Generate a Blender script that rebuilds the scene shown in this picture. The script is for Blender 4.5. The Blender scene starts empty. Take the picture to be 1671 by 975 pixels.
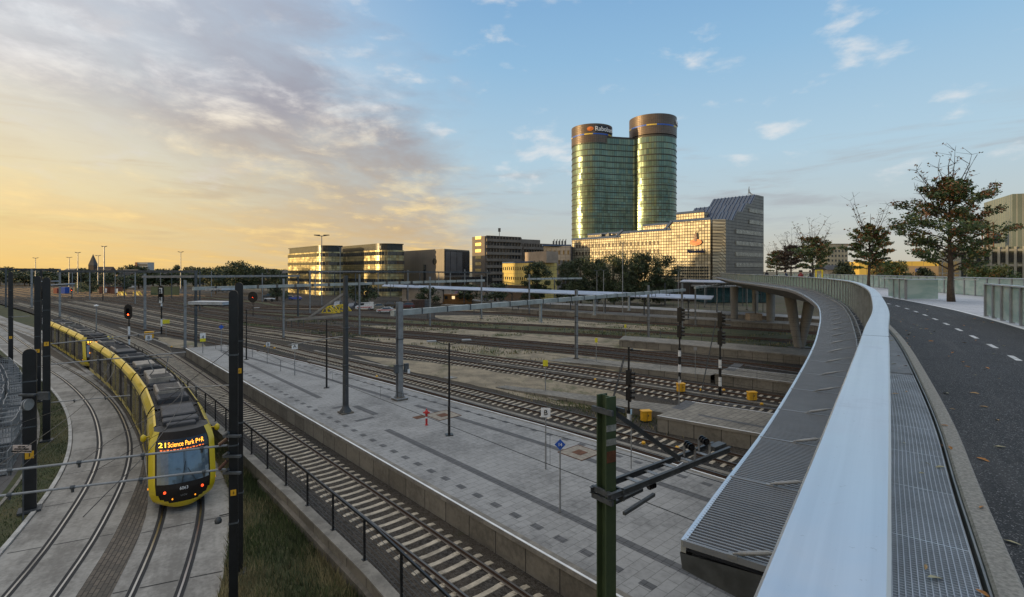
import bpy, bmesh, math, random
import numpy as np
from mathutils import Vector, Matrix
R = math.radians
sc = bpy.context.scene
col = sc.collection

# ------------------------------------------------------------------ camera
F = 835.0; CX = 835.5; HY = 442.0; ZC = 10.23
cam = bpy.data.cameras.new('camera'); camo = bpy.data.objects.new('camera', cam); col.objects.link(camo)
camo.location = (0, 0, ZC); camo.rotation_euler = (R(90), 0, 0)
cam.sensor_width = 36; cam.lens = 36 * F / 1671; cam.shift_y = -(487.5 - HY) / 1671
cam.clip_start = 0.05; cam.clip_end = 8000
sc.camera = camo

# ------------------------------------------------------------------ light
SUN_AZ = -97.0; SUN_EL = 5.0
sc.view_settings.view_transform = 'Standard'; sc.view_settings.look = 'None'
sc.view_settings.gamma = 1; sc.view_settings.exposure = 0.0
sd = Vector((math.sin(R(SUN_AZ)) * math.cos(R(SUN_EL)), math.cos(R(SUN_AZ)) * math.cos(R(SUN_EL)), math.sin(R(SUN_EL))))
sun = bpy.data.lights.new('sun', 'SUN'); sun.energy = 5.0; sun.angle = R(0.5); sun.color = (1.0, 0.69, 0.33)
suno = bpy.data.objects.new('sun', sun); col.objects.link(suno)
suno.rotation_euler = (-sd).to_track_quat('-Z', 'Y').to_euler(); suno.location = (-60, 0, 40)

world = bpy.data.worlds.new('World'); sc.world = world; world.use_nodes = True
wt = world.node_tree; wt.nodes.clear()
class NT:
    def __init__(s, t): s.t = t
    def n(s, typ, **kw):
        o = s.t.nodes.new(typ)
        for k, v in kw.items(): setattr(o, k, v)
        return o
    def put(s, sock, v):
        if isinstance(v, bpy.types.NodeSocket): s.t.links.new(v, sock)
        elif v is not None:
            if hasattr(sock.default_value, '__len__') and isinstance(v, (tuple, list)) and len(v) == 3 and len(sock.default_value) == 4: v = (*v, 1)
            sock.default_value = v
    def m(s, op, a, b=None, c=None, clamp=False):
        o = s.n('ShaderNodeMath', operation=op, use_clamp=clamp)
        s.put(o.inputs[0], a)
        if b is not None: s.put(o.inputs[1], b)
        if c is not None: s.put(o.inputs[2], c)
        return o.outputs[0]
    def mix(s, f, a, b, bt='MIX'):
        o = s.n('ShaderNodeMix', data_type='RGBA', blend_type=bt, clamp_factor=True)
        s.put(o.inputs[0], f); s.put(o.inputs[6], a); s.put(o.inputs[7], b); return o.outputs[2]
    def noise(s, vec, scale, detail=3, rough=.55, dist=0.0):
        o = s.n('ShaderNodeTexNoise'); s.put(o.inputs['Vector'], vec)
        o.inputs['Scale'].default_value = scale; o.inputs['Detail'].default_value = detail
        o.inputs['Roughness'].default_value = rough; o.inputs['Distortion'].default_value = dist
        return o.outputs['Fac']
    def ss(s, v, a, b, lo=0.0, hi=1.0):
        o = s.n('ShaderNodeMapRange', interpolation_type='SMOOTHSTEP'); s.put(o.inputs[0], v)
        for i, q in enumerate((a, b, lo, hi)): s.put(o.inputs[i + 1], q)
        return o.outputs[0]
    def mapping(s, vec, scale=(1, 1, 1), rot=(0, 0, 0), loc=(0, 0, 0)):
        o = s.n('ShaderNodeMapping'); s.put(o.inputs[0], vec)
        o.inputs[1].default_value = loc; o.inputs[2].default_value = rot; o.inputs[3].default_value = scale
        return o.outputs[0]
    def comb(s, x, y, z):
        o = s.n('ShaderNodeCombineXYZ'); s.put(o.inputs[0], x); s.put(o.inputs[1], y); s.put(o.inputs[2], z); return o.outputs[0]
    def sep(s, v):
        o = s.n('ShaderNodeSeparateXYZ'); s.put(o.inputs[0], v); return o.outputs
    def ramp(s, v, stops):
        o = s.n('ShaderNodeValToRGB'); s.put(o.inputs[0], v); e = o.color_ramp.elements
        while len(e) < len(stops): e.new(.5)
        for q, (p, c) in zip(e, stops): q.position = p; q.color = (*c, 1)
        return o.outputs[0]
def srgb(r, g, b):
    return tuple(((c / 255) / 12.92 if c / 255 <= .04045 else ((c / 255 + .055) / 1.055) ** 2.4) for c in (r, g, b))
w = NT(wt)
SKY_STRENGTH = 0.15
sky = w.n('ShaderNodeTexSky', sky_type='NISHITA', sun_disc=False, sun_elevation=R(SUN_EL), sun_rotation=R(SUN_AZ), altitude=0, air_density=1.0, dust_density=1.6, ozone_density=1.6)
tc = w.n('ShaderNodeTexCoord'); dv = tc.outputs['Generated']
dx, dy, dz = w.sep(dv)
el = w.m('ARCSINE', dz); az = w.m('ARCTAN2', dx, dy)
K = 1.0 / SKY_STRENGTH
def kc(c, k=1.0): return tuple(x * K * k for x in srgb(*c))
# clear air: the sky texture leaned towards the evening's pale blue
elp = w.m('MAXIMUM', el, 0.0)
eln = w.m('DIVIDE', elp, 0.62, clamp=True)
blue = w.ramp(eln, [(0, srgb(205, 198, 180)), (.14, srgb(196, 205, 206)), (.34, srgb(182, 211, 229)), (.62, srgb(150, 193, 227)), (1, srgb(112, 162, 214))])
warm = w.ramp(eln, [(0, srgb(250, 206, 122)), (.12, srgb(255, 230, 156)), (.3, srgb(253, 240, 206)), (.55, srgb(238, 240, 240)), (1, srgb(200, 216, 236))])
wf = w.ss(az, R(-56), R(0), 1.0, 0.0)
clear = w.mix(wf, blue, warm)
kk = w.n('ShaderNodeVectorMath', operation='SCALE'); w.put(kk.inputs[0], clear); kk.inputs['Scale'].default_value = K
skyc = w.mix(0.9, sky.outputs[0], kk.outputs[0])
# clouds on a high flat layer
den = w.m('ADD', w.m('MAXIMUM', dz, 0.0), 0.07)
pv = w.comb(w.m('DIVIDE', dx, den), w.m('DIVIDE', dy, den), 0.0)
pr = w.mapping(pv, scale=(.9, .38, 1), rot=(0, 0, R(38)))
n1 = w.noise(pr, 0.62, 7, .58, .35)
n2 = w.noise(w.mapping(pv, scale=(1.1, .75, 1), rot=(0, 0, R(38)), loc=(3, 9, 1)), 2.3, 8, .62, .3)
n3 = w.noise(w.mapping(dv, scale=(1, 1, 3.2), loc=(.3, 1.7, 0)), 5.5, 7, .6, .2)
# main cloud bank on the left: its edge runs from high (az -18 deg) to low (az +6 deg)
edge = w.m('ADD', w.m('MULTIPLY', el, -0.85), R(6))
bank = w.ss(w.m('ADD', w.m('SUBTRACT', az, edge), w.m('MULTIPLY', w.m('SUBTRACT', n3, .5), .55)), R(-14), R(4), 1.0, 0.0)
body = w.ss(w.m('ADD', n1, w.m('MULTIPLY', w.m('SUBTRACT', n2, .5), .4)), .34, .66)
mask1 = w.m('MULTIPLY', bank, w.m('ADD', w.m('MULTIPLY', body, .62), .40), clamp=True)
lowstr = w.noise(w.comb(w.m('MULTIPLY', az, 2.2), w.m('MULTIPLY', el, 17.0), 0.0), 1.5, 6, .6, .4)
mask2 = w.m('MULTIPLY', w.ss(lowstr, .5, .68), w.m('MULTIPLY', w.ss(el, .02, .07), w.ss(el, .17, .27, 1.0, 0.0)))
mask2 = w.m('MULTIPLY', mask2, .75)
puff = w.noise(w.mapping(dv, scale=(1, 1, 2.4), loc=(2.2, .4, 5.0)), 9.0, 6, .55, .1)
mask3 = w.m('MULTIPLY', w.ss(puff, .56, .76), w.m('MULTIPLY', w.ss(el, .10, .16), .7))
lit = w.ss(w.m('ADD', w.m('MULTIPLY', n2, .55), w.m('MULTIPLY', w.noise(w.mapping(dv, scale=(1, 1, 2.6), loc=(7, 2, 1)), 7.5, 7, .6, .3), .6)), .53, .80)
grey = w.ramp(eln, [(0, srgb(218, 184, 128)), (.22, srgb(176, 166, 158)), (.5, srgb(146, 150, 166)), (1, srgb(160, 172, 196))])
greyw = w.ramp(eln, [(0, srgb(250, 206, 122)), (.22, srgb(240, 220, 174)), (.45, srgb(186, 182, 186)), (1, srgb(190, 198, 212))])
grey = w.mix(wf, grey, greyw)
white = w.ramp(eln, [(0, srgb(250, 208, 124)), (.26, srgb(252, 230, 180)), (.5, srgb(238, 236, 236)), (1, srgb(236, 242, 250))])
ccol = w.mix(lit, grey, white)
def scl(c):
    q = w.n('ShaderNodeVectorMath', operation='SCALE'); w.put(q.inputs[0], c); q.inputs['Scale'].default_value = K; return q.outputs[0]
low = w.mix(wf, srgb(172, 178, 184), srgb(214, 178, 120))
c2 = w.mix(mask2, skyc, scl(low))
c3 = w.mix(mask3, c2, scl(w.mix(.0, srgb(232, 232, 232), srgb(255, 255, 255))))
c4 = w.mix(mask1, c3, scl(ccol))
# the brightest glow stands low round the sun, beyond the left of the photograph
sv = w.n('ShaderNodeVectorMath', operation='DOT_PRODUCT'); w.put(sv.inputs[0], dv); sv.inputs[1].default_value = tuple(sd)
glow = w.m('MULTIPLY', w.ss(sv.outputs['Value'], .62, 1.0), w.ss(el, .0, .5, 1.0, 0.0))
gl = w.n('ShaderNodeVectorMath', operation='SCALE'); gl.inputs[0].default_value = kc((255, 206, 110), 1.3); w.put(gl.inputs['Scale'], glow)
# unseen pale cloud overhead, added as neutral fill for the foreground
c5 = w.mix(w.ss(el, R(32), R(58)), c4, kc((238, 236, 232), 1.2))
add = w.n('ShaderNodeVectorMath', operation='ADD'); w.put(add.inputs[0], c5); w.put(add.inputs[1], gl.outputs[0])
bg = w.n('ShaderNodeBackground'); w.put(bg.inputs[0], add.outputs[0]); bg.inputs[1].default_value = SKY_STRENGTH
wo = w.n('ShaderNodeOutputWorld'); wt.links.new(bg.outputs[0], wo.inputs[0])

# ------------------------------------------------------------------ helpers
th = R(42.06); SN, CS = math.sin(th), math.cos(th)
def W(s, t, z=0.0): return Vector((s * CS - t * SN, s * SN + t * CS, z))      # railway frame: s across, t along
def at(px, py, z):                                                           # a point of the survey on level z
    D = (ZC - z) * F / (py - HY); return Vector(((px - CX) * D / F, D, z))
def pd(px, py, D): return Vector(((px - CX) * D / F, D, ZC - (py - HY) * D / F))
def dist(py, z): return (ZC - z) * F / (py - HY)
def toST(v): return v.x * CS + v.y * SN, -v.x * SN + v.y * CS

class MB:
    def __init__(s): s.v = []; s.f = []; s.mi = []; s.uv = {}
    def face(s, pts, m=0):
        b = len(s.v); s.v += [tuple(p) for p in pts]; s.f.append(tuple(range(b, b + len(pts)))); s.mi.append(m)
    def mesh(s, vs, fs, m=0):
        b = len(s.v); s.v += [tuple(p) for p in vs]
        for f in fs: s.f.append(tuple(b + i for i in f)); s.mi.append(m)
        return s
    def box(s, c, d, rz=0, m=0, rot=None, taper=1.0):
        M = rot if rot is not None else Matrix.Rotation(rz, 3, 'Z')
        c = Vector(c); vs = []
        for z in (-.5, .5):
            k = taper if z > 0 else 1
            for x, y in ((-.5, -.5), (.5, -.5), (.5, .5), (-.5, .5)):
                vs.append(c + M @ Vector((x * d[0] * k, y * d[1] * k, z * d[2])))
        s.mesh(vs, [(3, 2, 1, 0), (4, 5, 6, 7), (0, 1, 5, 4), (1, 2, 6, 5), (2, 3, 7, 6), (3, 0, 4, 7)], m); return s
    def bbox(s, c, d, b=.02, rz=0, m=0):           # a box with chamfered upright and top edges
        M = Matrix.Rotation(rz, 3, 'Z'); c = Vector(c); hx, hy, hz = d[0] / 2, d[1] / 2, d[2] / 2
        def ring(x, y, z, k): return [(x - k, -y, z), (x, -y + k, z), (x, y - k, z), (x - k, y, z), (-x + k, y, z), (-x, y - k, z), (-x, -y + k, z), (-x + k, -y, z)]
        rs = [ring(hx, hy, -hz, b), ring(hx, hy, hz - b, b), ring(hx - b, hy - b, hz, b * .6)]
        vs = [c + M @ Vector(p) for r in rs for p in r]; fs = [tuple(range(7, -1, -1)), tuple(range(16, 24))]
        for k in (0, 8):
            for i in range(8): j = (i + 1) % 8; fs.append((k + i, k + j, k + 8 + j, k + 8 + i))
        s.mesh(vs, fs, m); return s
    def beam(s, a, b, w_, h, m=0, up=Vector((0, 0, 1))):
        a, b = Vector(a), Vector(b); d = (b - a); L = d.length; d.normalize()
        x = d.cross(up)
        if x.length < 1e-4: x = Vector((1, 0, 0))
        x.normalize(); u = x.cross(d)
        M = Matrix((x, d, u)).transposed()
        return s.box((a + b) / 2, (w_, L, h), rot=M, m=m)
    def ibeam(s, a, b, w_, h, t=.02, m=0, up=Vector((0, 0, 1))):
        a, b = Vector(a), Vector(b); d = (b - a).normalized(); x = d.cross(up)
        if x.length < 1e-4: x = Vector((1, 0, 0))
        x.normalize(); u = x.cross(d).normalized()
        s.beam(a + u * (h / 2 - t / 2), b + u * (h / 2 - t / 2), w_, t, m, up)
        s.beam(a - u * (h / 2 - t / 2), b - u * (h / 2 - t / 2), w_, t, m, up)
        s.beam(a, b, t, h - 2 * t, m, up); return s
    def tube(s, pts, r, n=8, m=0, cap=True):
        pts = [Vector(p) for p in pts]; N = len(pts)
        rs = r if isinstance(r, (list, tuple)) else [r] * N
        b = len(s.v); pu = None
        for i, p in enumerate(pts):
            d = (pts[min(i + 1, N - 1)] - pts[max(i - 1, 0)]); d.normalize()
            if pu is None: pu = d.orthogonal().normalized()
            x = (pu - d * pu.dot(d))
            if x.length < 1e-5: x = d.orthogonal()
            x.normalize(); y = d.cross(x); pu = x
            for k in range(n):
                a = 2 * math.pi * k / n; s.v.append(tuple(p + (x * math.cos(a) + y * math.sin(a)) * rs[i]))
        for i in range(N - 1):
            for k in range(n):
                q = (k + 1) % n; s.f.append((b + i * n + k, b + i * n + q, b + (i + 1) * n + q, b + (i + 1) * n + k)); s.mi.append(m)
        if cap:
            s.f.append(tuple(b + k for k in range(n - 1, -1, -1))); s.mi.append(m)
            s.f.append(tuple(b + (N - 1) * n + k for k in range(n))); s.mi.append(m)
        return s
    def prism(s, poly, z0, z1, m=0, mtop=None, msides=None):
        n = len(poly); b = len(s.v)
        s.v += [(p[0], p[1], z0) for p in poly] + [(p[0], p[1], z1) for p in poly]
        A = sum(poly[i][0] * poly[(i + 1) % n][1] - poly[(i + 1) % n][0] * poly[i][1] for i in range(n))
        ccw = A > 0
        top = tuple(b + n + i for i in range(n)); bot = tuple(b + i for i in range(n))
        s.f.append(top if ccw else top[::-1]); s.mi.append(m if mtop is None else mtop)
        s.f.append(bot[::-1] if ccw else bot); s.mi.append(m)
        for i in range(n):
            j = (i + 1) % n; q = (b + i, b + j, b + n + j, b + n + i)
            s.f.append(q if ccw else q[::-1]); s.mi.append(m)
        return s
    def lathe(s, prof, n=16, m=0, c=(0, 0, 0)):
        b = len(s.v); N = len(prof)
        for r, z in prof:
            for k in range(n):
                a = 2 * math.pi * k / n; s.v.append((c[0] + r * math.cos(a), c[1] + r * math.sin(a), c[2] + z))
        for i in range(N - 1):
            for k in range(n):
                q = (k + 1) % n; s.f.append((b + i * n + k, b + i * n + q, b + (i + 1) * n + q, b + (i + 1) * n + k)); s.mi.append(m)
        s.f.append(tuple(b + k for k in range(n - 1, -1, -1))); s.mi.append(m)
        s.f.append(tuple(b + (N - 1) * n + k for k in range(n))); s.mi.append(m)
        return s
    def strip(s, A, B, m=0, uvs=False):      # a sheet between two polylines
        for i in range(len(A) - 1): s.face([A[i], B[i], B[i + 1], A[i + 1]], m)
        return s
    def build(s, name, mats, parent=None, smooth=False, local=False, uv=None):
        me = bpy.data.meshes.new(name)
        vs = s.v
        if parent is not None and not local:
            L = parent_loc(parent); vs = [(x - L[0], y - L[1], z - L[2]) for x, y, z in vs]
        me.from_pydata(vs, [], s.f)
        if not isinstance(mats, (list, tuple)): mats = [mats]
        for q in mats: me.materials.append(q)
        if len(mats) > 1: me.polygons.foreach_set('material_index', s.mi)
        if smooth is True: me.shade_smooth()
        elif smooth:
            me.shade_smooth()
            bm = bmesh.new(); bm.from_mesh(me)
            bmesh.ops.remove_doubles(bm, verts=bm.verts, dist=1e-4)
            for e in bm.edges:
                if len(e.link_faces) == 2 and e.calc_face_angle(0) > R(smooth): e.smooth = False
            bm.to_mesh(me); bm.free()
        if uv is not None:
            l = me.uv_layers.new(name='UVMap')
            me.calc_loop_triangles()
            for lp in me.loops: l.data[lp.index].uv = uv(Vector(s.v[lp.vertex_index]))
        me.update()
        o = bpy.data.objects.new(name, me); col.objects.link(o)
        if parent is not None: o.parent = parent
        return o
def parent_loc(p):
    L = Vector((0, 0, 0))
    while p is not None: L += p.location; p = p.parent
    return L
def tag(o, label=None, cat=None, group=None, kind=None):
    if label: o['label'] = label
    if cat: o['category'] = cat
    if group: o['group'] = group
    if kind: o['kind'] = kind
    return o
def thing(name, loc, label, cat, group=None, rz=0):
    o = bpy.data.objects.new(name, None); col.objects.link(o); o.location = loc; o.rotation_euler = (0, 0, rz); o.empty_display_size = .3
    return tag(o, label, cat, group)
def adopt(e, root):      # the parts of a helper empty become parts of another thing
    bpy.context.view_layer.update()
    for c in [c for c in bpy.data.objects if c.parent == e]:
        Mw = c.matrix_world.copy(); c.parent = root; c.matrix_parent_inverse = root.matrix_world.inverted(); c.matrix_basis = Mw
    bpy.data.objects.remove(e)
def dup(o, loc=None, rz=None, label=None, scale=None, _p=None, _idx=None):
    if _idx is None:
        _idx = {}
        for c in bpy.data.objects:
            if c.parent: _idx.setdefault(c.parent.name, []).append(c)
    c = o.copy(); col.objects.link(c)
    if _p is not None: c.parent = _p
    if loc is not None: c.location = loc
    if rz is not None: c.rotation_euler = (0, 0, rz)
    if scale is not None: c.scale = scale if hasattr(scale, '__len__') else (scale,) * 3
    if label: c['label'] = label
    for k in _idx.get(o.name, []): dup(k, _p=c, _idx=_idx)
    return c
def struct(name, mb, mat, **k): return tag(mb.build(name, mat, **k), kind='structure')
def text_mesh(txt, size, align='CENTER', ext=0.0, bold=0.0):
    cu = bpy.data.curves.new('lettering', 'FONT'); cu.body = txt; cu.size = size; cu.align_x = align; cu.align_y = 'CENTER'; cu.extrude = ext; cu.offset = bold
    o = bpy.data.objects.new('lettering', cu); col.objects.link(o)
    bpy.context.view_layer.update()
    me = bpy.data.meshes.new_from_object(o.evaluated_get(bpy.context.evaluated_depsgraph_get()))
    bpy.data.objects.remove(o); return me
def lettering(txt, size, mat, M, parent, name='lettering', ext=.01, width=None, bold=0.0):
    me = text_mesh(txt, size, ext=ext, bold=bold)
    xs = [v.co.x for v in me.vertices]
    if width and xs:
        k = width / (max(xs) - min(xs)); me.transform(Matrix.Scale(k, 4, (1, 0, 0)))
    me.transform(M); me.materials.clear(); me.materials.append(mat)
    o = bpy.data.objects.new(name, me); col.objects.link(o); o.parent = parent; return o
def interp(pts, t):
    xs = [p[0] for p in pts]
    if t <= xs[0]: i = 0
    elif t >= xs[-1]: i = len(xs) - 2
    else: i = max(k for k in range(len(xs) - 1) if xs[k] <= t)
    a, b = pts[i], pts[i + 1]; k = (t - a[0]) / (b[0] - a[0])
    return a[1] + (b[1] - a[1]) * k
def smooth_poly(pts, n=6):
    P = [Vector(p) for p in pts]; out = []
    for i in range(len(P) - 1):
        p0 = P[max(i - 1, 0)]; p1 = P[i]; p2 = P[i + 1]; p3 = P[min(i + 2, len(P) - 1)]
        for k in range(n):
            t = k / n
            out.append(.5 * ((2 * p1) + (p2 - p0) * t + (2 * p0 - 5 * p1 + 4 * p2 - p3) * t * t + (3 * p1 - p0 - 3 * p2 + p3) * t ** 3))
    out.append(P[-1]); return out
def resample(P, step):
    out = [P[0].copy()]; acc = 0
    for a, b in zip(P, P[1:]):
        L = (b - a).length
        if L < 1e-9: continue
        d = step - acc
        while d <= L: out.append(a + (b - a) * (d / L)); d += step
        acc = L - (d - step)
    return out
def offset(P, o):      # o > 0 : to the left of the direction of travel
    out = []
    for i, p in enumerate(P):
        d = P[min(i + 1, len(P) - 1)] - P[max(i - 1, 0)]; d = Vector((d.x, d.y, 0)).normalized()
        out.append(p + Vector((-d.y, d.x, 0)) * o)
    return out
def lift(P, dz): return [p + Vector((0, 0, dz)) for p in P]
def setz(P, z): return [Vector((p.x, p.y, z)) for p in P]
def profile(mb, P, prof, m=0, closed=True, ms=None):      # sweep (offset, z) profile along P
    n = len(prof); b = len(mb.v)
    for i, p in enumerate(P):
        d = P[min(i + 1, len(P) - 1)] - P[max(i - 1, 0)]; d = Vector((d.x, d.y, 0)).normalized(); nx = Vector((-d.y, d.x, 0))
        for o, z in prof: mb.v.append(tuple(p + nx * o + Vector((0, 0, z))))
    for i in range(len(P) - 1):
        for k in range(n if closed else n - 1):
            q = (k + 1) % n; mb.f.append((b + i * n + k, b + (i + 1) * n + k, b + (i + 1) * n + q, b + i * n + q)); mb.mi.append(m if ms is None else ms[k])
    if closed:
        mb.f.append(tuple(b + k for k in range(n))); mb.mi.append(m)
        mb.f.append(tuple(b + (len(P) - 1) * n + k for k in range(n - 1, -1, -1))); mb.mi.append(m)
    return mb

# ------------------------------------------------------------------ materials
_M = {}
def mat(name, color, rough=.6, metal=0.0, var=.25, scale=3.0, bump=0.0, bscale=None, color2=None, spec=None, emit=None, estr=0, coat=0, alpha=None, coords='Object'):
    if name in _M: return _M[name]
    m_ = bpy.data.materials.new(name); m_.use_nodes = True; t = NT(m_.node_tree); b = m_.node_tree.nodes['Principled BSDF']
    tcn = t.n('ShaderNodeTexCoord').outputs[coords] if coords != 'World' else t.n('ShaderNodeNewGeometry').outputs['Position']
    n = t.noise(tcn, scale, 5, .6)
    n_b = t.noise(tcn, scale * 7.3, 3, .6)
    f = t.m('ADD', t.m('MULTIPLY', n, .7), t.m('MULTIPLY', n_b, .3))
    c2 = color2 if color2 else tuple(c * (1 - var) for c in color)
    c1 = tuple(min(1, c * (1 + var * .6)) for c in color) if not color2 else color
    c = t.mix(t.ss(f, .35, .65), c2, c1); t.put(b.inputs['Base Color'], c)
    b.inputs['Metallic'].default_value = metal
    t.put(b.inputs['Roughness'], t.ss(n_b, .3, .7, max(0, rough - .08), min(1, rough + .08)))
    if spec is not None: b.inputs['Specular IOR Level'].default_value = spec
    if bump:
        bn = t.n('ShaderNodeBump'); bn.inputs['Strength'].default_value = bump; bn.inputs['Distance'].default_value = .05
        t.put(bn.inputs['Height'], t.noise(tcn, bscale or scale * 6, 4, .7)); t.put(b.inputs['Normal'], bn.outputs[0])
    if emit: b.inputs['Emission Color'].default_value = (*emit, 1); b.inputs['Emission Strength'].default_value = estr
    if coat: b.inputs['Coat Weight'].default_value = coat
    _M[name] = m_; return m_
def newmat(name):
    m_ = bpy.data.materials.new(name); m_.use_nodes = True; _M[name] = m_
    return m_, NT(m_.node_tree), m_.node_tree.nodes['Principled BSDF']
alu, t_, b_ = newmat('brushed_aluminium'); P_ = t_.n('ShaderNodeNewGeometry').outputs['Position']
Q_ = t_.mapping(t_.mapping(P_, rot=(0, 0, R(-54))), scale=(.35, 22, 1)); n_ = t_.noise(Q_, 1.2, 5, .6); s_ = t_.noise(P_, 2.2, 6, .7); d_ = t_.noise(P_, 46, 3, .7)
sc_ = t_.m('GREATER_THAN', t_.noise(t_.mapping(t_.mapping(P_, rot=(0, 0, R(-20))), scale=(2.2, 40, 1)), 1.5, 2, .5, 1.5), .72)
c_ = t_.mix(t_.ss(n_, .3, .7), (.60, .63, .67), (.67, .70, .74)); c_ = t_.mix(t_.m('MULTIPLY', t_.ss(s_, .56, .72), .30), c_, (.36, .38, .40)); c_ = t_.mix(t_.m('MULTIPLY', t_.ss(d_, .66, .72), .35), c_, (.25, .25, .24)); t_.put(b_.inputs['Base Color'], c_)
b_.inputs['Metallic'].default_value = .75; t_.put(b_.inputs['Roughness'], t_.m('ADD', t_.ss(s_, .3, .7, .28, .42), t_.m('MULTIPLY', sc_, .12)))
black = mat('black_paint', (.012, .013, .015), .38, 0, .3, 2)
darkgrey = mat('dark_grey_paint', (.045, .05, .055), .5, 0, .3, 2)
steel = mat('galvanised_steel', (.27, .28, .29), .5, .35, .25, 1.2)
steel_d = mat('weathered_steel', (.09, .10, .11), .55, .4, .35, 1.5)
concrete = mat('concrete', (.21, .195, .17), .85, 0, .35, 1.3, .25)
concrete_d = mat('stained_concrete', (.13, .115, .095), .9, 0, .45, .8, .3)
white = mat('white_paint', (.72, .73, .74), .55, 0, .12, 2)
yellow = mat('yellow_enamel', (.72, .38, .02), .5, 0, .15, 3)
ysign = mat('yellow_sign', (.70, .62, .03), .5, 0, .1, 3)
red = mat('red_paint', (.42, .02, .02), .45, 0, .2, 3)
bluep = mat('blue_enamel', (.02, .09, .42), .4, 0, .1, 3)
rubber = mat('rubber', (.02, .02, .022), .8)
wood_d = mat('creosoted_wood', (.055, .042, .032), .85, 0, .4, 3, .3)
sleeper_c = mat('sleeper_concrete', (.40, .35, .275), .85, 0, .35, 2.2, .2, coords='World')
bark = mat('bark', (.085, .062, .045), .9, 0, .4, 6, .6)
rust = mat('rusty_iron', (.12, .05, .025), .85, 0, .4, 4, .3)
glass_dark = mat('dark_glass', (.02, .028, .034), .08, 0, .2, .5, spec=.8)
mast_g = mat('mast_green', (.055, .085, .04), .6, .1, .3, 2, .1, color2=(.035, .06, .03))
red_lamp = mat('signal_red_lamp', (.9, .03, .01), .3, emit=(1, .05, .01), estr=16)
warm_lamp = mat('warm_lamp', (1, .8, .5), .3, emit=(1, .72, .35), estr=1.0)
def rail_mat():
    m_, t, b = newmat('rail_iron'); g = t.n('ShaderNodeNewGeometry'); nz = t.sep(g.outputs['Normal'])[2]
    f = t.ss(nz, .85, .95); n = t.noise(g.outputs['Position'], 2.5, 4)
    t.put(b.inputs['Base Color'], t.mix(f, t.mix(n, (.035, .02, .013), (.085, .05, .032)), (.17, .15, .13)))
    t.put(b.inputs['Metallic'], t.m('MULTIPLY', f, .8)); t.put(b.inputs['Roughness'], t.m('SUBTRACT', .8, t.m('MULTIPLY', f, .42)))
    return m_
rail_m = rail_mat()
def rail_mat2():
    m_, t, b = newmat('polished_rail'); g = t.n('ShaderNodeNewGeometry'); nz = t.sep(g.outputs['Normal'])[2]
    f = t.ss(nz, .85, .95)
    t.put(b.inputs['Base Color'], t.mix(f, (.05, .04, .035), (.62, .57, .5))); t.put(b.inputs['Metallic'], f)
    t.put(b.inputs['Roughness'], t.m('SUBTRACT', .75, t.m('MULTIPLY', f, .45))); return m_
rail_p = rail_mat2()
def ballast_mat(name, c1, c2, c3, patch):
    m_, t, b = newmat(name); P = t.n('ShaderNodeNewGeometry').outputs['Position']
    v = t.n('ShaderNodeTexVoronoi'); t.put(v.inputs['Vector'], P); v.inputs['Scale'].default_value = 15
    vs = t.sep(v.outputs['Color'])[0]
    c = t.mix(vs, c1, c2)
    Rv = t.mapping(P, scale=(1, 1, 1), rot=(0, 0, -th)); big = t.noise(t.mapping(Rv, scale=(1, .12, 1)), .35, 5, .6)
    c = t.mix(t.m('MULTIPLY', t.ss(big, .42, .62), patch), c, c3)
    weeds = t.m('MULTIPLY', t.ss(t.noise(P, .6, 6, .7), .56, .66), t.ss(t.noise(P, .045, 3), .45, .6))
    c = t.mix(t.m('MULTIPLY', weeds, .75), c, (.045, .055, .02)); t.put(b.inputs['Base Color'], c)
    b.inputs['Roughness'].default_value = .95; b.inputs['Specular IOR Level'].default_value = .2
    bn = t.n('ShaderNodeBump'); bn.inputs['Strength'].default_value = .9; bn.inputs['Distance'].default_value = .05
    t.put(bn.inputs['Height'], v.outputs['Distance']); t.put(b.inputs['Normal'], bn.outputs[0]); return m_
ballast = ballast_mat('ballast', (.014, .013, .013), (.078, .073, .068), (.10, .08, .058), .45)
def sand_mat(name, ca, cb, green):
    m_, t, b = newmat(name); P = t.n('ShaderNodeNewGeometry').outputs['Position']
    n = t.noise(P, .5, 6, .65); n2 = t.noise(P, 9, 4, .7)
    c = t.mix(t.ss(t.m('ADD', t.m('MULTIPLY', n, .6), t.m('MULTIPLY', n2, .4)), .38, .62), ca, cb)
    gmask = t.ss(t.m('ADD', t.noise(t.mapping(P, rot=(0, 0, -th), scale=(1, .4, 1)), .22, 5, .7), t.m('MULTIPLY', t.noise(P, 3, 4, .7), .25)), .64, .74)
    c = t.mix(t.m('MULTIPLY', gmask, green), c, (.05, .065, .02)); t.put(b.inputs['Base Color'], c); b.inputs['Roughness'].default_value = .95
    bn = t.n('ShaderNodeBump'); bn.inputs['Strength'].default_value = .5; bn.inputs['Distance'].default_value = .05
    t.put(bn.inputs['Height'], n2); t.put(b.inputs['Normal'], bn.outputs[0]); return m_
sand = sand_mat('sandy_path', (.155, .13, .092), (.30, .25, .175), .6)
turf = sand_mat('rough_turf', (.035, .045, .016), (.075, .07, .03), .5)
plain = sand_mat('far_plain', (.055, .05, .032), (.10, .085, .055), .9)
slab_m = None
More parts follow.
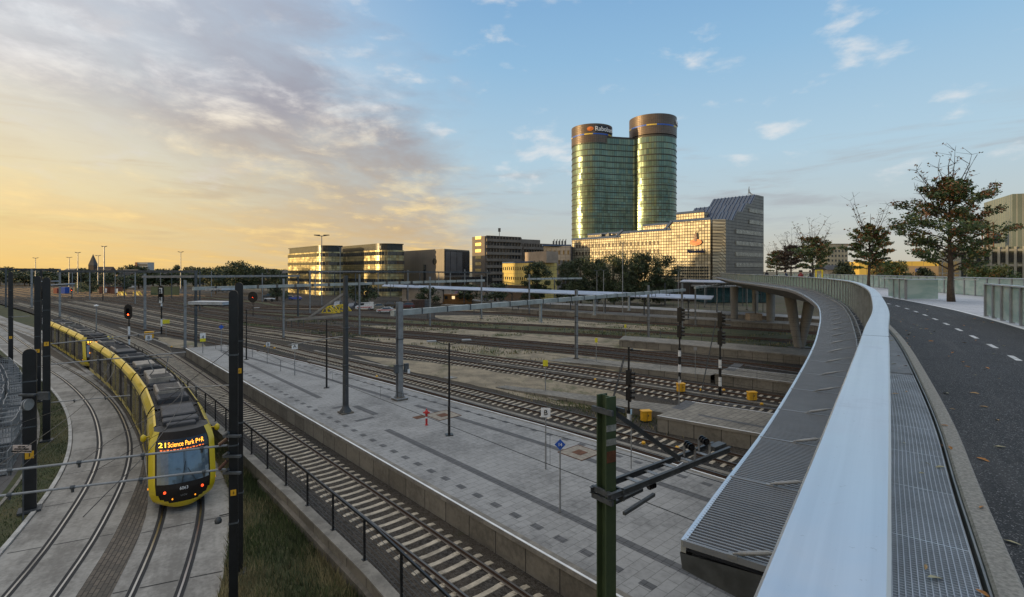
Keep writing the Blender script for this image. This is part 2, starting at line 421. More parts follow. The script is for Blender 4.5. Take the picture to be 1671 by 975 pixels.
def paving(name, ca, cb, joint, bw, bh, rot, mortar=.012, off=.5, stain=.3, jw=.7):
    m_, t, b = newmat(name); P = t.n('ShaderNodeNewGeometry').outputs['Position']
    V = t.mapping(P, rot=(0, 0, rot))
    br = t.n('ShaderNodeTexBrick'); t.put(br.inputs['Vector'], V); br.offset = off
    br.inputs['Scale'].default_value = 1; br.inputs['Mortar Size'].default_value = mortar; br.inputs['Mortar Smooth'].default_value = .3
    br.inputs['Brick Width'].default_value = bw; br.inputs['Row Height'].default_value = bh
    br.inputs['Color1'].default_value = (*ca, 1); br.inputs['Color2'].default_value = (*cb, 1); br.inputs['Mortar'].default_value = (*joint, 1)
    n = t.noise(P, .35, 6, .65); n2 = t.noise(P, 5, 4, .65)
    dark = t.m('SUBTRACT', 1.0, t.m('MULTIPLY', t.ss(t.m('ADD', t.m('MULTIPLY', n, .65), t.m('MULTIPLY', n2, .35)), .42, .66), stain))
    vm = t.n('ShaderNodeVectorMath', operation='SCALE'); t.put(vm.inputs[0], br.outputs['Color']); t.put(vm.inputs['Scale'], dark)
    t.put(b.inputs['Base Color'], vm.outputs[0]); b.inputs['Roughness'].default_value = .75
    bn = t.n('ShaderNodeBump'); bn.inputs['Strength'].default_value = .35; bn.inputs['Distance'].default_value = .02
    t.put(bn.inputs['Height'], t.m('SUBTRACT', n2, br.outputs['Fac'])); t.put(b.inputs['Normal'], bn.outputs[0]); return m_
plat_m = paving('platform_paving', (.30, .30, .298), (.262, .262, .26), (.15, .15, .146), .62, .4, -th, .012, .5, .42)
plat2_m = paving('old_platform_paving', (.25, .23, .195), (.18, .165, .14), (.07, .065, .055), .62, .4, -th, .02, .5, .4)
slate_m = paving('slate_line', (.11, .11, .115), (.085, .086, .09), (.03, .03, .03), .3, .3, -th, .012, 0, .2)
deckpave = paving('bridge_paving', (.52, .53, .56), (.45, .46, .5), (.3, .3, .32), .6, .6, R(35), .008, .5, .15)
wall_m = paving('edge_wall_concrete', (.22, .20, .165), (.15, .135, .11), (.05, .045, .04), 500, 1.6, -th, .03, 0, .45)

# ================================================================== SETTING
ZT = -0.8       # level of the tramway
ZY = -0.18      # level of the railway yard
g = MB(); g.face([(-4000, -600, -1.05), (4000, -600, -1.05), (4000, 5000, -1.05), (-4000, 5000, -1.05)]); struct('ground', g, plain)
WALLP = [(2, 6.9), (9, 7.6), (16, 8.02), (24, 8.12), (40, 8.1), (75, 7.3), (100, 5.4), (150, -.5), (180, -4.5), (268, -18), (500, -55)]   # t, s of the retaining wall
tt = [-60, 2, 5, 9, 12, 16, 20, 30, 40, 58, 75, 87, 100, 125, 150, 180, 268, 500]
edge_y = [W(interp(WALLP, t), t) for t in tt]
g = MB(); far_y = [W(interp([(-60, 118), (80, 112), (200, 100), (500, 40)], t), t) for t in tt]
g.strip(setz(far_y, ZY), setz(edge_y, ZY)); struct('yard_ground', g, ballast)
# city ground beyond the yard
g = MB(); far2 = [p + Vector((CS, SN, 0)) * 900 for p in far_y]
g.strip(setz(far2, -.22), setz(far_y, -.22)); struct('city_ground', g, plain)

# ---------------------------------------------------------------- railway tracks
def tcurve(t, s0):      # common bend of the whole fan far down the line
    return s0
FAR = [(180, -.5 - 0), (268, -13.8), (500, -52)]
def far_pts(k): return [(150, 3 + 4.3 * k), (180, -.8 + 4.4 * k), (268, -13.8 + 4.5 * k), (480, -48 + 4.6 * k)]
TR = {
 'T1': [(-25, 10.45), (60, 10.45), (78, 10.2), (98, 8.75), (125, 6.1)] + far_pts(0),
 'T2': [(-25, 24.6), (17, 24.2), (29, 23.5), (43, 22.6), (68, 19.6), (85, 17.6), (110, 13.0)] + far_pts(1),
 'T3': [(-25, 30.0), (8, 27.9), (21.5, 27.4), (45, 25.7), (62, 23.9), (80, 22.3), (110, 16.8)] + far_pts(2),
 'T4': [(-25, 40.5), (10, 39.6), (28, 37.6), (48, 33.9), (65, 29.9), (87, 25.6), (115, 20)] + far_pts(3),
 'T5': [(-25, 46), (10, 44.3), (31, 41.7), (55, 36.9), (64, 35.0), (88, 29.8), (115, 24.5)] + far_pts(4),
 'T6': [(-25, 56), (10, 54.4), (36, 51.0), (61, 44.4), (90, 35.2), (115, 29)] + far_pts(5),
 'T7': [(-25, 60), (10, 58.6), (40, 54.8), (60, 49.4), (75, 45.0), (90.6, 38.7), (115, 33)] + far_pts(6),
 'T8': [(-25, 75), (10, 72.5), (46, 66.4), (68, 57.6), (82, 52.7), (115, 41)] + far_pts(7),
 'T9': [(-25, 88), (25, 82), (46, 75.6), (66, 69), (80, 63.2), (107, 52), (135, 40)] + far_pts(8),
 'T10': [(-25, 96), (30, 93.5), (57, 87.3), (102, 78.5), (130, 56)] + far_pts(9),
 'T11': [(-25, 108), (30, 105.0), (57, 101), (102, 88), (130, 68)] + far_pts(10),
 'T12': [(60, 114), (102, 96), (130, 78)] + far_pts(11),
 'T13': [(100, 108), (130, 88)] + far_pts(12.3),
}
def sm(pts, t):            # smooth interpolation (Catmull-Rom in s(t))
    xs = [p[0] for p in pts]; i = max([k for k in range(len(xs) - 1) if xs[k] <= t] or [0])
    p0 = pts[max(i - 1, 0)]; p1 = pts[i]; p2 = pts[i + 1]; p3 = pts[min(i + 2, len(pts) - 1)]
    h = p2[0] - p1[0]; k = (t - p1[0]) / h
    m1 = (p2[1] - p0[1]) / max(p2[0] - p0[0], 1e-6) * h; m2 = (p3[1] - p1[1]) / max(p3[0] - p1[0], 1e-6) * h
    return (2 * k ** 3 - 3 * k ** 2 + 1) * p1[1] + (k ** 3 - 2 * k ** 2 + k) * m1 + (-2 * k ** 3 + 3 * k ** 2) * p2[1] + (k ** 3 - k ** 2) * m2
def line_of(pts, t0=None, t1=None):
    t0 = pts[0][0] if t0 is None else t0; t1 = pts[-1][0] if t1 is None else t1
    out = []; t = t0
    while t < t1:
        out.append(W(sm(pts, t), t)); t += 3 if t < 160 else 10
    out.append(W(sm(pts, t1), t1)); return out
LINES = {k: line_of(v, t1=420) for k, v in TR.items()}
RP = [(.075, -.16), (.075, -.145), (.012, -.12), (.012, -.04), (.036, -.03), (.036, 0), (-.036, 0), (-.036, -.03), (-.012, -.04), (-.012, -.12), (-.075, -.145), (-.075, -.16)][::-1]
RPs = [(.07, -.16), (.036, -.05), (.036, 0), (-.036, 0), (-.036, -.05), (-.07, -.16)][::-1]
def sleeper_mesh(kind):
    mb = MB()
    if kind == 'c':
        for x0, x1 in ((-1.26, -.42), (.42, 1.26)): pass
        prof = [(-1.26, .01), (-1.1, .045), (-.45, .045), (-.3, .028), (.3, .028), (.45, .045), (1.1, .045), (1.26, .01)]
        top = [(x, -.19 + z) for x, z in prof]
        for (xa, za), (xb, zb) in zip(top, top[1:]):
            mb.face([(xa, -.10, za), (xb, -.10, zb), (xb, .10, zb), (xa, .10, za)])
            mb.face([(xa, -.13, -.34), (xb, -.13, -.34), (xb, -.10, zb), (xa, -.10, za)])
            mb.face([(xb, .13, -.34), (xa, .13, -.34), (xa, .10, za), (xb, .10, zb)])
        mb.face([(-1.26, .13, -.34), (-1.26, -.13, -.34), (-1.26, -.1, -.18), (-1.26, .1, -.18)]); mb.face([(1.26, -.13, -.34), (1.26, .13, -.34), (1.26, .1, -.18), (1.26, -.1, -.18)])
        for x in (-.82, -.62, .62, .82): mb.box((x, 0, -.145), (.07, .12, .04))
    else: mb.box((0, 0, -.24), (2.5, .25, .16))
    return mb
def make_track(key, label, kind='c', individual=None, polished=False):
    P = LINES[key]; st0 = P[0]
    root = thing('railway_track', (P[2].x, P[2].y, 0), label, 'railway track', 'railway tracks of the yard')
    for sgn in (-1, 1):
        mb = MB(); profile(mb, offset(P, .7525 * sgn), RP if individual else RPs); mb.build('rail', rail_p if polished else rail_m, root)
    pts = resample(P, .62); mt = sleeper_c if kind == 'c' else wood_d
    proto = None; rest = MB(); ns = 0; L0 = parent_loc(root)
    tmpl = sleeper_mesh(kind) if individual else MB().box((0, 0, -.24), (2.5, .25, .16))
    for i, p in enumerate(pts):
        s_, t_ = toST(p); d = pts[min(i + 1, len(pts) - 1)] - pts[max(i - 1, 0)]; rz = math.atan2(d.y, d.x) - math.pi / 2
        if t_ > 230: break
        if individual and individual[0] <= t_ <= individual[1] and ns < 99:
            if proto is None:
                proto = tmpl.build('sleeper', mt, root, local=True); o = proto
            else:
                o = proto.copy(); col.objects.link(o); o.parent = root
            o.location = p - L0 + Vector((0, 0, random.uniform(-.006, .006))); o.rotation_euler = (0, 0, rz + random.uniform(-.01, .01)); ns += 1
        else:
            M = Matrix.Rotation(rz, 3, 'Z'); rest.mesh([p + M @ Vector(q) for q in tmpl.v], tmpl.f)
    tag(rest.build('sleeper_run', mt, root), kind='stuff')
    return root
random.seed(4)
make_track('T1', 'single curving track with pale concrete sleepers between the retaining wall and the paved platform', 'c', (3.5, 66))
make_track('T2', 'track hard against the far edge of the paved platform, half hidden by it', 'w')
make_track('T3', 'track with pale sleepers running just beyond the paved platform, second line past it', 'c', (6, 62))
make_track('T4', 'track passing behind the yellow relay boxes and the striped signal posts, nearer of that pair', 'c', (14, 70))
make_track('T5', 'track next behind the pair at the striped signal posts, below the low stone platform', 'c')
make_track('T6', 'rusty track between the two sandy walkways in the middle of the yard, nearer rail pair', 'w')
make_track('T7', 'rusty track between the two sandy walkways in the middle of the yard, farther rail pair', 'w')
make_track('T8', 'rusty track beyond the second sandy walkway, in front of the wire fence with weeds', 'w')
make_track('T9', 'overgrown rusty track among green weeds behind the wire fence', 'w')
make_track('T10', 'track running along the foot of the long far platform wall', 'w')
make_track('T11', 'track behind the long far platform, in front of the blue roofed platform', 'w')
make_track('T12', 'far left yard track beside the parked cars', 'w')
make_track('T13', 'outermost far left yard track before the trees', 'w')

def between(name, ptsA, ptsB, z, m_, label=None):
    mb = MB(); mb.strip(setz(ptsB, z), setz(ptsA, z)); return struct(name, mb, m_)
def band(k1, o1, k2, o2, t0, t1, wob=0.25, seed=0):
    rnd = random.Random(seed); A, B = [], []; t = t0; a = 0; b = 0
    while t <= t1:
        a = a * .7 + rnd.uniform(-wob, wob); b = b * .7 + rnd.uniform(-wob, wob)
        fade = min(1, (t - t0) / 6 + .05, (t1 - t) / 10 + .02)
        sa = sm(TR[k1], t) + o1 + a; sb = sm(TR[k2], t) + o2 + b; mid = (sa + sb) / 2
        A.append(W(mid + (sa - mid) * fade, t)); B.append(W(mid + (sb - mid) * fade, t)); t += 1.5
    return A, B
for k, (a, oa, b, ob, t0, t1, m_) in enumerate([
    ('T3', 1.9, 'T4', -1.7, 21, 60, sand), ('T5', 1.9, 'T6', -1.7, 26, 78, sand), ('T7', 1.9, 'T8', -2.0, 32, 92, sand),
    ('T8', 2.0, 'T9', -1.8, 25, 115, turf), ('T9', 1.8, 'T10', -1.8, 20, 70, turf), ('T9', 2.4, 'T10', -4.8, 46, 100, sand),
    ('T4', 1.7, 'T5', -1.7, 72, 100, sand), ('T10', 2.0, 'T11', -2.0, 95, 190, sand), ('T8', 1.8, 'T9', -1.6, 116, 210, turf), ('T12', 1.8, 'T13', -1.6, 110, 240, turf), ('T1', 2.0, 'T2', -1.8, 76, 98, sand), ('T5', 1.6, 'T6', -1.6, 96, 150, turf)]):
    A, B = band(a, oa, b, ob, t0, t1, .3, k); between('gravel_path', A, B, ZY + .02 + .004 * k, m_)
# cable duct lids
def duct(k, o, t0, t1, label):
    P = [W(sm(TR[k], t) + o, t) for t in np.arange(t0, t1, 1.5)]
    mb = MB(); profile(mb, P, [(.17, ZY - .05), (.17, ZY + .09), (-.17, ZY + .09), (-.17, ZY - .05)][::-1]); return tag(mb.build('cable_duct', concrete), label, 'cable duct', 'concrete cable ducts')
duct('T3', -2.1, 4, 60, 'concrete cable duct lying between the platform edge track and the pale sleepered track')
duct('T4', 2.1, 2, 47, 'pale concrete cable duct between the twin tracks by the yellow relay boxes')
duct('T3', 1.9, 50, 68, 'short concrete cable duct beside the track left of the tall platform mast')
duct('T1', 2.4, 84, 118, 'concrete cable duct left of the striped signal post with the red lamp')
# weeds: blades of grass where the yard is overgrown
def grass(name, area, n, h, cols, seed, zf, kindlab=None, wid=.035):
    rnd = random.Random(seed); mb = MB()
    for i in range(n):
        p = area(rnd)
        if p is None: continue
        hh = h * rnd.uniform(.4, 1.25); a = rnd.uniform(0, math.tau); dx_, dy_ = math.cos(a) * wid * rnd.uniform(.5, 1.4), math.sin(a) * wid
        lx, ly = rnd.uniform(-.5, .5) * hh, rnd.uniform(-.5, .5) * hh
        z = zf(p); mb.face([(p[0] - dx_, p[1] - dy_, z - .02), (p[0] + dx_, p[1] + dy_, z - .02), (p[0] + lx, p[1] + ly, z + hh)], 1 if math.sin(p[0] * 1.7 + p[1]) + math.sin(p[1] * .9 - p[0] * .5) > rnd.uniform(-.6, 1.6) else rnd.choice([0, 0, 2]))
    return tag(mb.build(name, cols), kind='stuff')
gr1 = mat('grass_green', (.065, .09, .026), .8, 0, .4, 1, coords='World'); gr2 = mat('grass_dry', (.24, .20, .10), .85, 0, .3, 1, coords='World'); gr3 = mat('grass_dark', (.03, .045, .014), .8, 0, .3, 1, coords='World')
def ar_weeds(r):
    k = r.choice([('T8', 'T9', 24, 100), ('T9', 'T10', 24, 90), ('T8', 'T9', 24, 110), ('T5', 'T6', 40, 120), ('T7', 'T8', 60, 120)])
    t = r.uniform(k[2], k[3]); u = r.uniform(.2, .8)
    if math.sin(t * .9 + u * 5) + math.sin(t * .23 + 2) < .1: return None
    return W(sm(TR[k[0]], t) * (1 - u) + sm(TR[k[1]], t) * u, t)
grass('weeds', ar_weeds, 15000, .33, [gr1, gr2, gr3], 5, lambda p: ZY, wid=.07)
def ar_w2(r):
    t = r.gauss(24, 3.5); s = sm(TR['T3'], t) + r.gauss(3.2, .8); 
    return W(s, t) if t > 15 else None
grass('weeds', ar_w2, 2600, .22, [gr1, gr1, gr2], 6, lambda p: ZY, wid=.03)

# ---------------------------------------------------------------- platforms
def platform(label, near, far, tipz=None, top=plat_m, line=True, group='station platforms', wallm=wall_m):
    # near, far: world polylines running the same way
    z = .84; root = thing('platform', (near[0].x, near[0].y, ZY), label, 'platform', group)
    mb = MB(); n = len(near)
    ni = offset(near, 0); k = .32
    def inner(A, B, w_): return [a + (b - a).normalized() * w_ for a, b in zip(A, B)]
    I1 = inner(near, far, k); I2 = inner(far, near, k)
    mb.strip(setz(I2, z), setz(I1, z)); mb.build('paving', top, root)
    e = MB()
    for A, B, sg in ((near, I1, 1), (far, I2, -1)):
        e.strip(setz(B, z + .004) if sg > 0 else setz(A, z + .004), setz(A, z + .004) if sg > 0 else setz(B, z + .004))
        q = setz(A, z + .004); u = setz(A, z - .16)
        e.strip(q, u) if sg > 0 else e.strip(u, q)
        w0 = inner(A, B, .06 if True else 0)
        e.strip(u, setz(w0, z - .16)) if sg > 0 else e.strip(setz(w0, z - .16), u)
    e.build('coping', concrete, root)
    wl = MB()
    for A, B, sg in ((near, I1, 1), (far, I2, -1)):
        w0 = inner(A, B, .06); wl.strip(setz(w0, z - .16), setz(w0, ZY - .05)) if sg > 0 else wl.strip(setz(w0, ZY - .05), setz(w0, z - .16))
    for i in (0, -1):
        wl.face([tuple(near[i]) [:2] + (ZY - .05,), tuple(far[i])[:2] + (ZY - .05,), tuple(far[i])[:2] + (z + .004,), tuple(near[i])[:2] + (z + .004,)])
    wl.build('edge_wall', wallm, root)
    if line:
        for A, B in ((near, far), (far, near)):
            a = inner(A, B, .02); b = inner(A, B, .11); m2 = MB(); m2.strip(setz(a, z + .009), setz(b, z + .009)); m2.strip(setz(b, z + .0095), setz(a, z + .0095)); m2.build('edge_line', white, root)
    return root
P1FAR = [(-25, 22.9), (17.6, 22.46), (28.9, 21.68), (45, 20.3), (58, 18.75), (67.9, 17.45), (72.5, 16.3)]
ts = list(np.arange(-25, 70.1, 3.0)) + [72.5]
near1 = [W(12.12, t) for t in ts]; far1 = [W(sm(P1FAR, t), t) for t in ts]
pl1 = platform('large pale paved platform with white edge lines, between the two nearest tracks', near1, far1)
def on_platform(root, name, quads, m_, z=.845):
    mb = MB()
    if name == 'guide_line' and len(quads) > 8:
        for q in quads: mb.face([(p.x, p.y, z) for p in q])
        return mb.build(name, m_, root)
    for q in quads[:98] if len(quads) < 99 else quads[20:118]: mb = MB(); mb.face([(p.x, p.y, z) for p in q]); mb.build(name, m_, root)
def stq(s0, s1, t0, t1, f0=None):
    return [W(s0, t0), W(s1, t0), W(s1, t1), W(s0, t1)]
# dark guide lines: near side follows the near edge, far side follows the far edge
q = []
for t0, t1 in ((-20, 27.4), (37.5, 66)):
    q.append(stq(14.55, 14.95, t0, t1))
on_platform(pl1, 'guide_line', q, slate_m)
q = []
for t0, t1 in ((-20, 31), (34, 68)):
    t = t0
    while t < t1:
        tb = min(t + 3, t1); a, b = sm(P1FAR, t), sm(P1FAR, tb); w1 = 2.4
        q.append([W(a - w1 - .4, t), W(a - w1, t), W(b - w1, tb), W(b - w1 - .4, tb)]); t = tb
on_platform(pl1, 'guide_line', q, slate_m)
q = []
t = -15
while t < 66:
    q.append(stq(13.1, 13.4, t, t + .48)); a = sm(P1FAR, t); q.append([W(a - 1.3, t), W(a - 1.0, t), W(a - 1.0, t + .45), W(a - 1.3, t + .45)]); t += 1.17
on_platform(pl1, 'dash_stone', q, slate_m)
q = [stq(14.6, 17.2, 27.4, 27.7)]
def pq(a, b, w_=.45, z=.84):
    a = at(*a, z); b = at(*b, z); d = (b - a).normalized(); n = Vector((-d.y, d.x, 0)) * w_ / 2
    return [a - n, b - n, b + n, a + n]
on_platform(pl1, 'guide_line', [pq((579, 663), (614, 677)), pq((580, 688), (610, 681), .35), pq((543, 667), (562, 663), .35)], slate_m, .8465)
P2N = [(-20, 33.0), (11.6, 30.4), (19, 29.0)]
n2 = [W(interp(P2N, t), t) for t in (-20, -5, 5, 12, 18.3)]; f2 = [W(s, t) for s, t in ((38.2, -20), (37.4, -5), (36.8, 5), (35.6, 12), (34.2, 18.6))]
pl2 = platform('short grey paved platform end with a white rim, beside the middle yellow relay box', n2, f2, top=plat2_m)
on_platform(pl2, 'guide_line', [pq((1128, 655), (1105, 668), .8), pq((1166, 656), (1300, 672), .35), pq((1139, 677), (1290, 706), .35)], slate_m, .8465)
# ramps and low paved strips of the old platforms
def ramp(label, ns, fs, z0, z1, top=plat2_m):
    mb = MB(); n = len(ns); zz = [z0 + (z1 - z0) * i / (n - 1) for i in range(n)]
    A = [Vector((p.x, p.y, z)) for p, z in zip(ns, zz)]; B = [Vector((p.x, p.y, z)) for p, z in zip(fs, zz)]
    root = thing('platform_ramp', (A[0].x, A[0].y, ZY), label, 'platform', 'paved ramps of the old platforms')
    mb.strip(B, A); mb.build('paving', top, root)
    w_ = MB(); w_.strip(A, setz(A, ZY - .05)); w_.strip(setz(B, ZY - .05), B); w_.face([A[-1], B[-1], (B[-1].x, B[-1].y, ZY - .05), (A[-1].x, A[-1].y, ZY - .05)]); w_.build('edge_wall', wall_m, root)
    return root
ramp('low paved strip running left from the short platform end towards the weeds', [W(interp([(18.6, 31.6), (34, 29.4)], t), t) for t in np.arange(18.65, 35, 2)], [W(interp([(18.6, 34.2), (34, 30.6)], t), t) for t in np.arange(18.65, 35, 2)], .42, -.1)
n3 = [W(s, t) for s, t in ((50.5, -20), (48.4, 0), (46.4, 15), (45.2, 22.4))]; f3 = [W(s, t) for s, t in ((54.0, -20), (52.4, 0), (50.2, 15), (48.9, 22.8))]
pl3 = platform('grey stone platform end behind the two tall striped signal posts', n3, f3, top=plat2_m)
on_platform(pl3, 'guide_line', [pq((1206, 594), (1190, 605), .9), pq((1215, 596), (1330, 612), .4)], slate_m, .8465)
ramp('sloping paved ramp left of the tall striped signal posts, with a weedy edge', [W(interp([(22.5, 45.4), (40, 41.0 + 1.6)], t), t) for t in np.arange(22.85, 41, 2)], [W(interp([(22.5, 48.8), (40, 46.2)], t), t) for t in np.arange(22.85, 41, 2)], .55, -.1)
n4 = [W(s, t) for s, t in ((66.5, -20), (64.5, 5), (61.8, 20), (59.6, 34), (57.6, 42))]; f4 = [W(s, t) for s, t in ((72.2, -20), (70.1, 5), (67.6, 20), (64.4, 34), (61.4, 44))]
pl4 = platform('long pale paved platform carrying the V shaped bridge column', n4, f4, top=plat2_m, line=False)
n5 = [W(s, t) for s, t in ((100, -20), (99, 0), (97.4, 29.4), (91.8, 55), (88.9, 66.5), (84.6, 98), (80, 118))]; f5 = [W(s, t) for s, t in ((106, -20), (104.5, 0), (102.6, 29.4), (97.8, 55), (95.6, 66.5), (89, 98), (82.6, 119))]
pl5 = platform('long far brown walled platform stretching left to the middle of the yard', n5, f5, top=plat2_m, line=False)
n6 = [W(s, t) for s, t in ((111, -20), (110.5, 10), (109.8, 49.7), (107, 85), (98, 120), (91, 160))]; f6 = [W(s, t) for s, t in ((119, -20), (118, 10), (117, 49.7), (114.8, 85), (105, 120), (96, 160))]
pl6 = platform('farthest pale platform under the long blue white canopy roofs', n6, f6, top=plat_m, line=False)

# ---------------------------------------------------------------- tramway
A_mid = []
Lr = [(-82.57, 82.52), (-60.29, 63.2), (-44.07, 48.58), (-34.53, 39.45), (-28.48, 33.21), (-24.48, 28.68), (-21.57, 24.9), (-19.7, 22.0), (-18.26, 19.5), (-17.16, 17.35)]
Rr = [(-97.47, 97.41), (-61.53, 66.54), (-49.27, 55.75), (-38.02, 45.1), (-30.0, 37.13), (-25.33, 32.09), (-21.84, 27.83), (-19.5, 24.58), (-17.91, 22.0), (-16.73, 19.71), (-15.56, 17.43)]
# centre line of the left tram track (world), from near to far
Apts = [(-12.9, 8.0), (-14.4, 12.6), (-16.35, 17.4), (-18.6, 22.1), (-22.4, 28.6), (-27.2, 34.9), (-34.6, 42.9), (-45.2, 52.6), (-60.6, 65.2), (-82, 83.5), (-115, 112), (-175, 160), (-300, 262)]
A_line = resample(smooth_poly([(x, y, ZT) for x, y in Apts], 10), 1.5)
Bpts = [(-9.2, 9.4), (-10.6, 13.2), (-12.1, 17.3), (-15.1, 23.4), (-18.4, 28.1), (-22.8, 33.6), (-28.6, 40.1), (-35.6, 47.3), (-45.0, 56.2), (-57.8, 67.8), (-79, 86), (-113, 112.8), (-173, 162), (-298, 265)]
B_line = resample(smooth_poly([(x, y, ZT) for x, y in Bpts], 10), 1.5)
def wide(P, a, b): return offset(P, a), offset(P, b)
tw = MB(); L_, _ = wide(A_line, 2.1, 0); R_ = offset(B_line, -2.05)
conc_t = None
m_, t_, b_ = newmat('tram_slab'); P_ = t_.n('ShaderNodeNewGeometry').outputs['Position']
n_ = t_.noise(P_, .45, 6, .65); n2_ = t_.noise(P_, 6, 5, .7); n3_ = t_.noise(t_.mapping(t_.mapping(P_, rot=(0, 0, R(-122))), scale=(.15, 1, 1)), 1.2, 5, .65)
c_ = t_.mix(t_.ss(t_.m('ADD', t_.m('MULTIPLY', n_, .5), t_.m('ADD', t_.m('MULTIPLY', n2_, .25), t_.m('MULTIPLY', n3_, .3))), .42, .62), (.17, .16, .145), (.33, .315, .29))
t_.put(b_.inputs['Base Color'], c_); b_.inputs['Roughness'].default_value = .8
bn_ = t_.n('ShaderNodeBump'); bn_.inputs['Strength'].default_value = .25; bn_.inputs['Distance'].default_value = .02; t_.put(bn_.inputs['Height'], n2_); t_.put(b_.inputs['Normal'], bn_.outputs[0])
tram_slab = m_
def slab(P, a, b, z, m_, name): 
    mb = MB(); A, B = offset(P, a), offset(P, b); mb.strip(setz(A, z), setz(B, z)); return struct(name, mb, m_)
slab(A_line, 2.1, -2.2, ZT - .004, tram_slab, 'tramway_slab'); slab(B_line, 2.2, -2.0, ZT - .008, tram_slab, 'tramway_slab')
brick_t = paving('tram_bricks', (.115, .095, .075), (.085, .072, .06), (.035, .03, .025), 500, .22, R(-60), .03, 0, .4)
def setts():
    m_, t, b = newmat('setts'); uvn = t.n('ShaderNodeTexCoord').outputs['UV']
    br = t.n('ShaderNodeTexBrick'); t.put(br.inputs['Vector'], uvn); br.inputs['Scale'].default_value = 1
    br.inputs['Brick Width'].default_value = .42; br.inputs['Row Height'].default_value = .16; br.inputs['Mortar Size'].default_value = .018
    br.inputs['Color1'].default_value = (.15, .125, .10, 1); br.inputs['Color2'].default_value = (.10, .085, .07, 1); br.inputs['Mortar'].default_value = (.035, .03, .025, 1)
    n = t.noise(t.n('ShaderNodeNewGeometry').outputs['Position'], 1.0, 5, .7)
    t.put(b.inputs['Base Color'], t.mix(t.m('MULTIPLY', t.ss(n, .45, .65), .6), br.outputs['Color'], (.07, .065, .055))); b.inputs['Roughness'].default_value = .9
    bn = t.n('ShaderNodeBump'); bn.inputs['Strength'].default_value = .6; bn.inputs['Distance'].default_value = .03; t.put(bn.inputs['Height'], t.m('SUBTRACT', 1.0, br.outputs['Fac'])); t.put(b.inputs['Normal'], bn.outputs[0]); return m_
setts_m = setts()
# brick strip between the two slabs
Aa = offset(A_line, -1.42); mb = MB()
def nearest(P, q): return min(P, key=lambda p: (p - q).length)
Bo = resample(offset(B_line, 1.36), .25)
Bb = [nearest(Bo, a) for a in Aa]
cum = [0]
for a, b in zip(Aa, Aa[1:]): cum.append(cum[-1] + (b - a).length)
me_v = []; uvd = []
for i in range(len(Aa) - 1):
    wL = (Bb[i] - Aa[i]).length; wR = (Bb[i + 1] - Aa[i + 1]).length
    mb.face([(Aa[i].x, Aa[i].y, ZT), (Bb[i].x, Bb[i].y, ZT), (Bb[i + 1].x, Bb[i + 1].y, ZT), (Aa[i + 1].x, Aa[i + 1].y, ZT)])
    uvd += [(cum[i], 0), (cum[i], wL), (cum[i + 1], wR), (cum[i + 1], 0)]
o = struct('brick_strip', mb, setts_m); l = o.data.uv_layers.new(name='UVMap')
for i, uvc in enumerate(uvd): l.data[i].uv = uvc
for key, P, lab in (('A', A_line, 'empty tram track set in concrete, left of the trams'), ('B', B_line, 'tram track set in concrete that the two yellow trams run on')):
    root = thing('tram_track', (P[3].x, P[3].y, ZT), lab, 'tram track', 'tram tracks')
    for sg in (-1, 1):
        m1 = MB(); profile(m1, offset(P, .7525 * sg), [(.033, -.01), (.033, .012), (-.033, .012), (-.033, -.01)][::-1]); m1.build('rail', rail_p, root)
        m2 = MB(); A, B = offset(P, .7525 * sg + .15), offset(P, .7525 * sg - .15); m2.strip(setz(A, ZT + .001), setz(B, ZT + .001)); m2.build('rail_groove', rubber, root)
# slab joints
jm = MB()
for P in (A_line, B_line):
    Q = resample(P, 4.6)
    for i in range(1, 26):
        d = (Q[i + 1] - Q[i - 1]).normalized(); n = Vector((-d.y, d.x, 0)); p = Q[i]
        for a, b in ((1.95, .92), (.58, -.58), (-.92, -1.38)) if P is A_line else ((1.34, .92), (.58, -.58), (-.92, -1.95)):
            jm.face([p + n * a - d * .025 + Vector((0, 0, .0005)), p + n * b - d * .025 + Vector((0, 0, .0005)), p + n * b + d * .025 + Vector((0, 0, .0005)), p + n * a + d * .025 + Vector((0, 0, .0005))])
struct('slab_joints', jm, rubber)
# kerb of the tramway
kb = MB(); profile(kb, offset(A_line, 2.22), [(.09, -.1), (.09, .07), (-.09, .07), (-.09, -.1)][::-1]); struct('kerb', kb, mat('kerb_stone', (.42, .41, .39), .8, 0, .3, 1.5, .2))
# verge left of the tramway and between tramway and wall
vg = MB(); vg.strip(setz(offset(A_line, 4.2), ZT - .03), setz(offset(A_line, 2.2), ZT - .03)); struct('verge', vg, turf)
m_, t_, b_ = newmat('gravel_yard'); P_ = t_.n('ShaderNodeNewGeometry').outputs['Position']; t_.put(b_.inputs['Base Color'], t_.mix(t_.noise(P_, 3, 6, .7), (.05, .05, .05), (.14, .13, .125))); b_.inputs['Roughness'].default_value = .95
gravel = m_
vg = MB(); vg.strip(setz(offset(A_line, 26), ZT - .04), setz(offset(A_line, 3.9), ZT - .04)); struct('side_yard', vg, gravel)
# footpath line beyond the verge
kb = MB(); profile(kb, offset(A_line, 3.85)[:30], [(.07, -.1), (.07, .03), (-.07, .03), (-.07, -.1)][::-1]); struct('kerb', kb, mast_g if False else concrete)
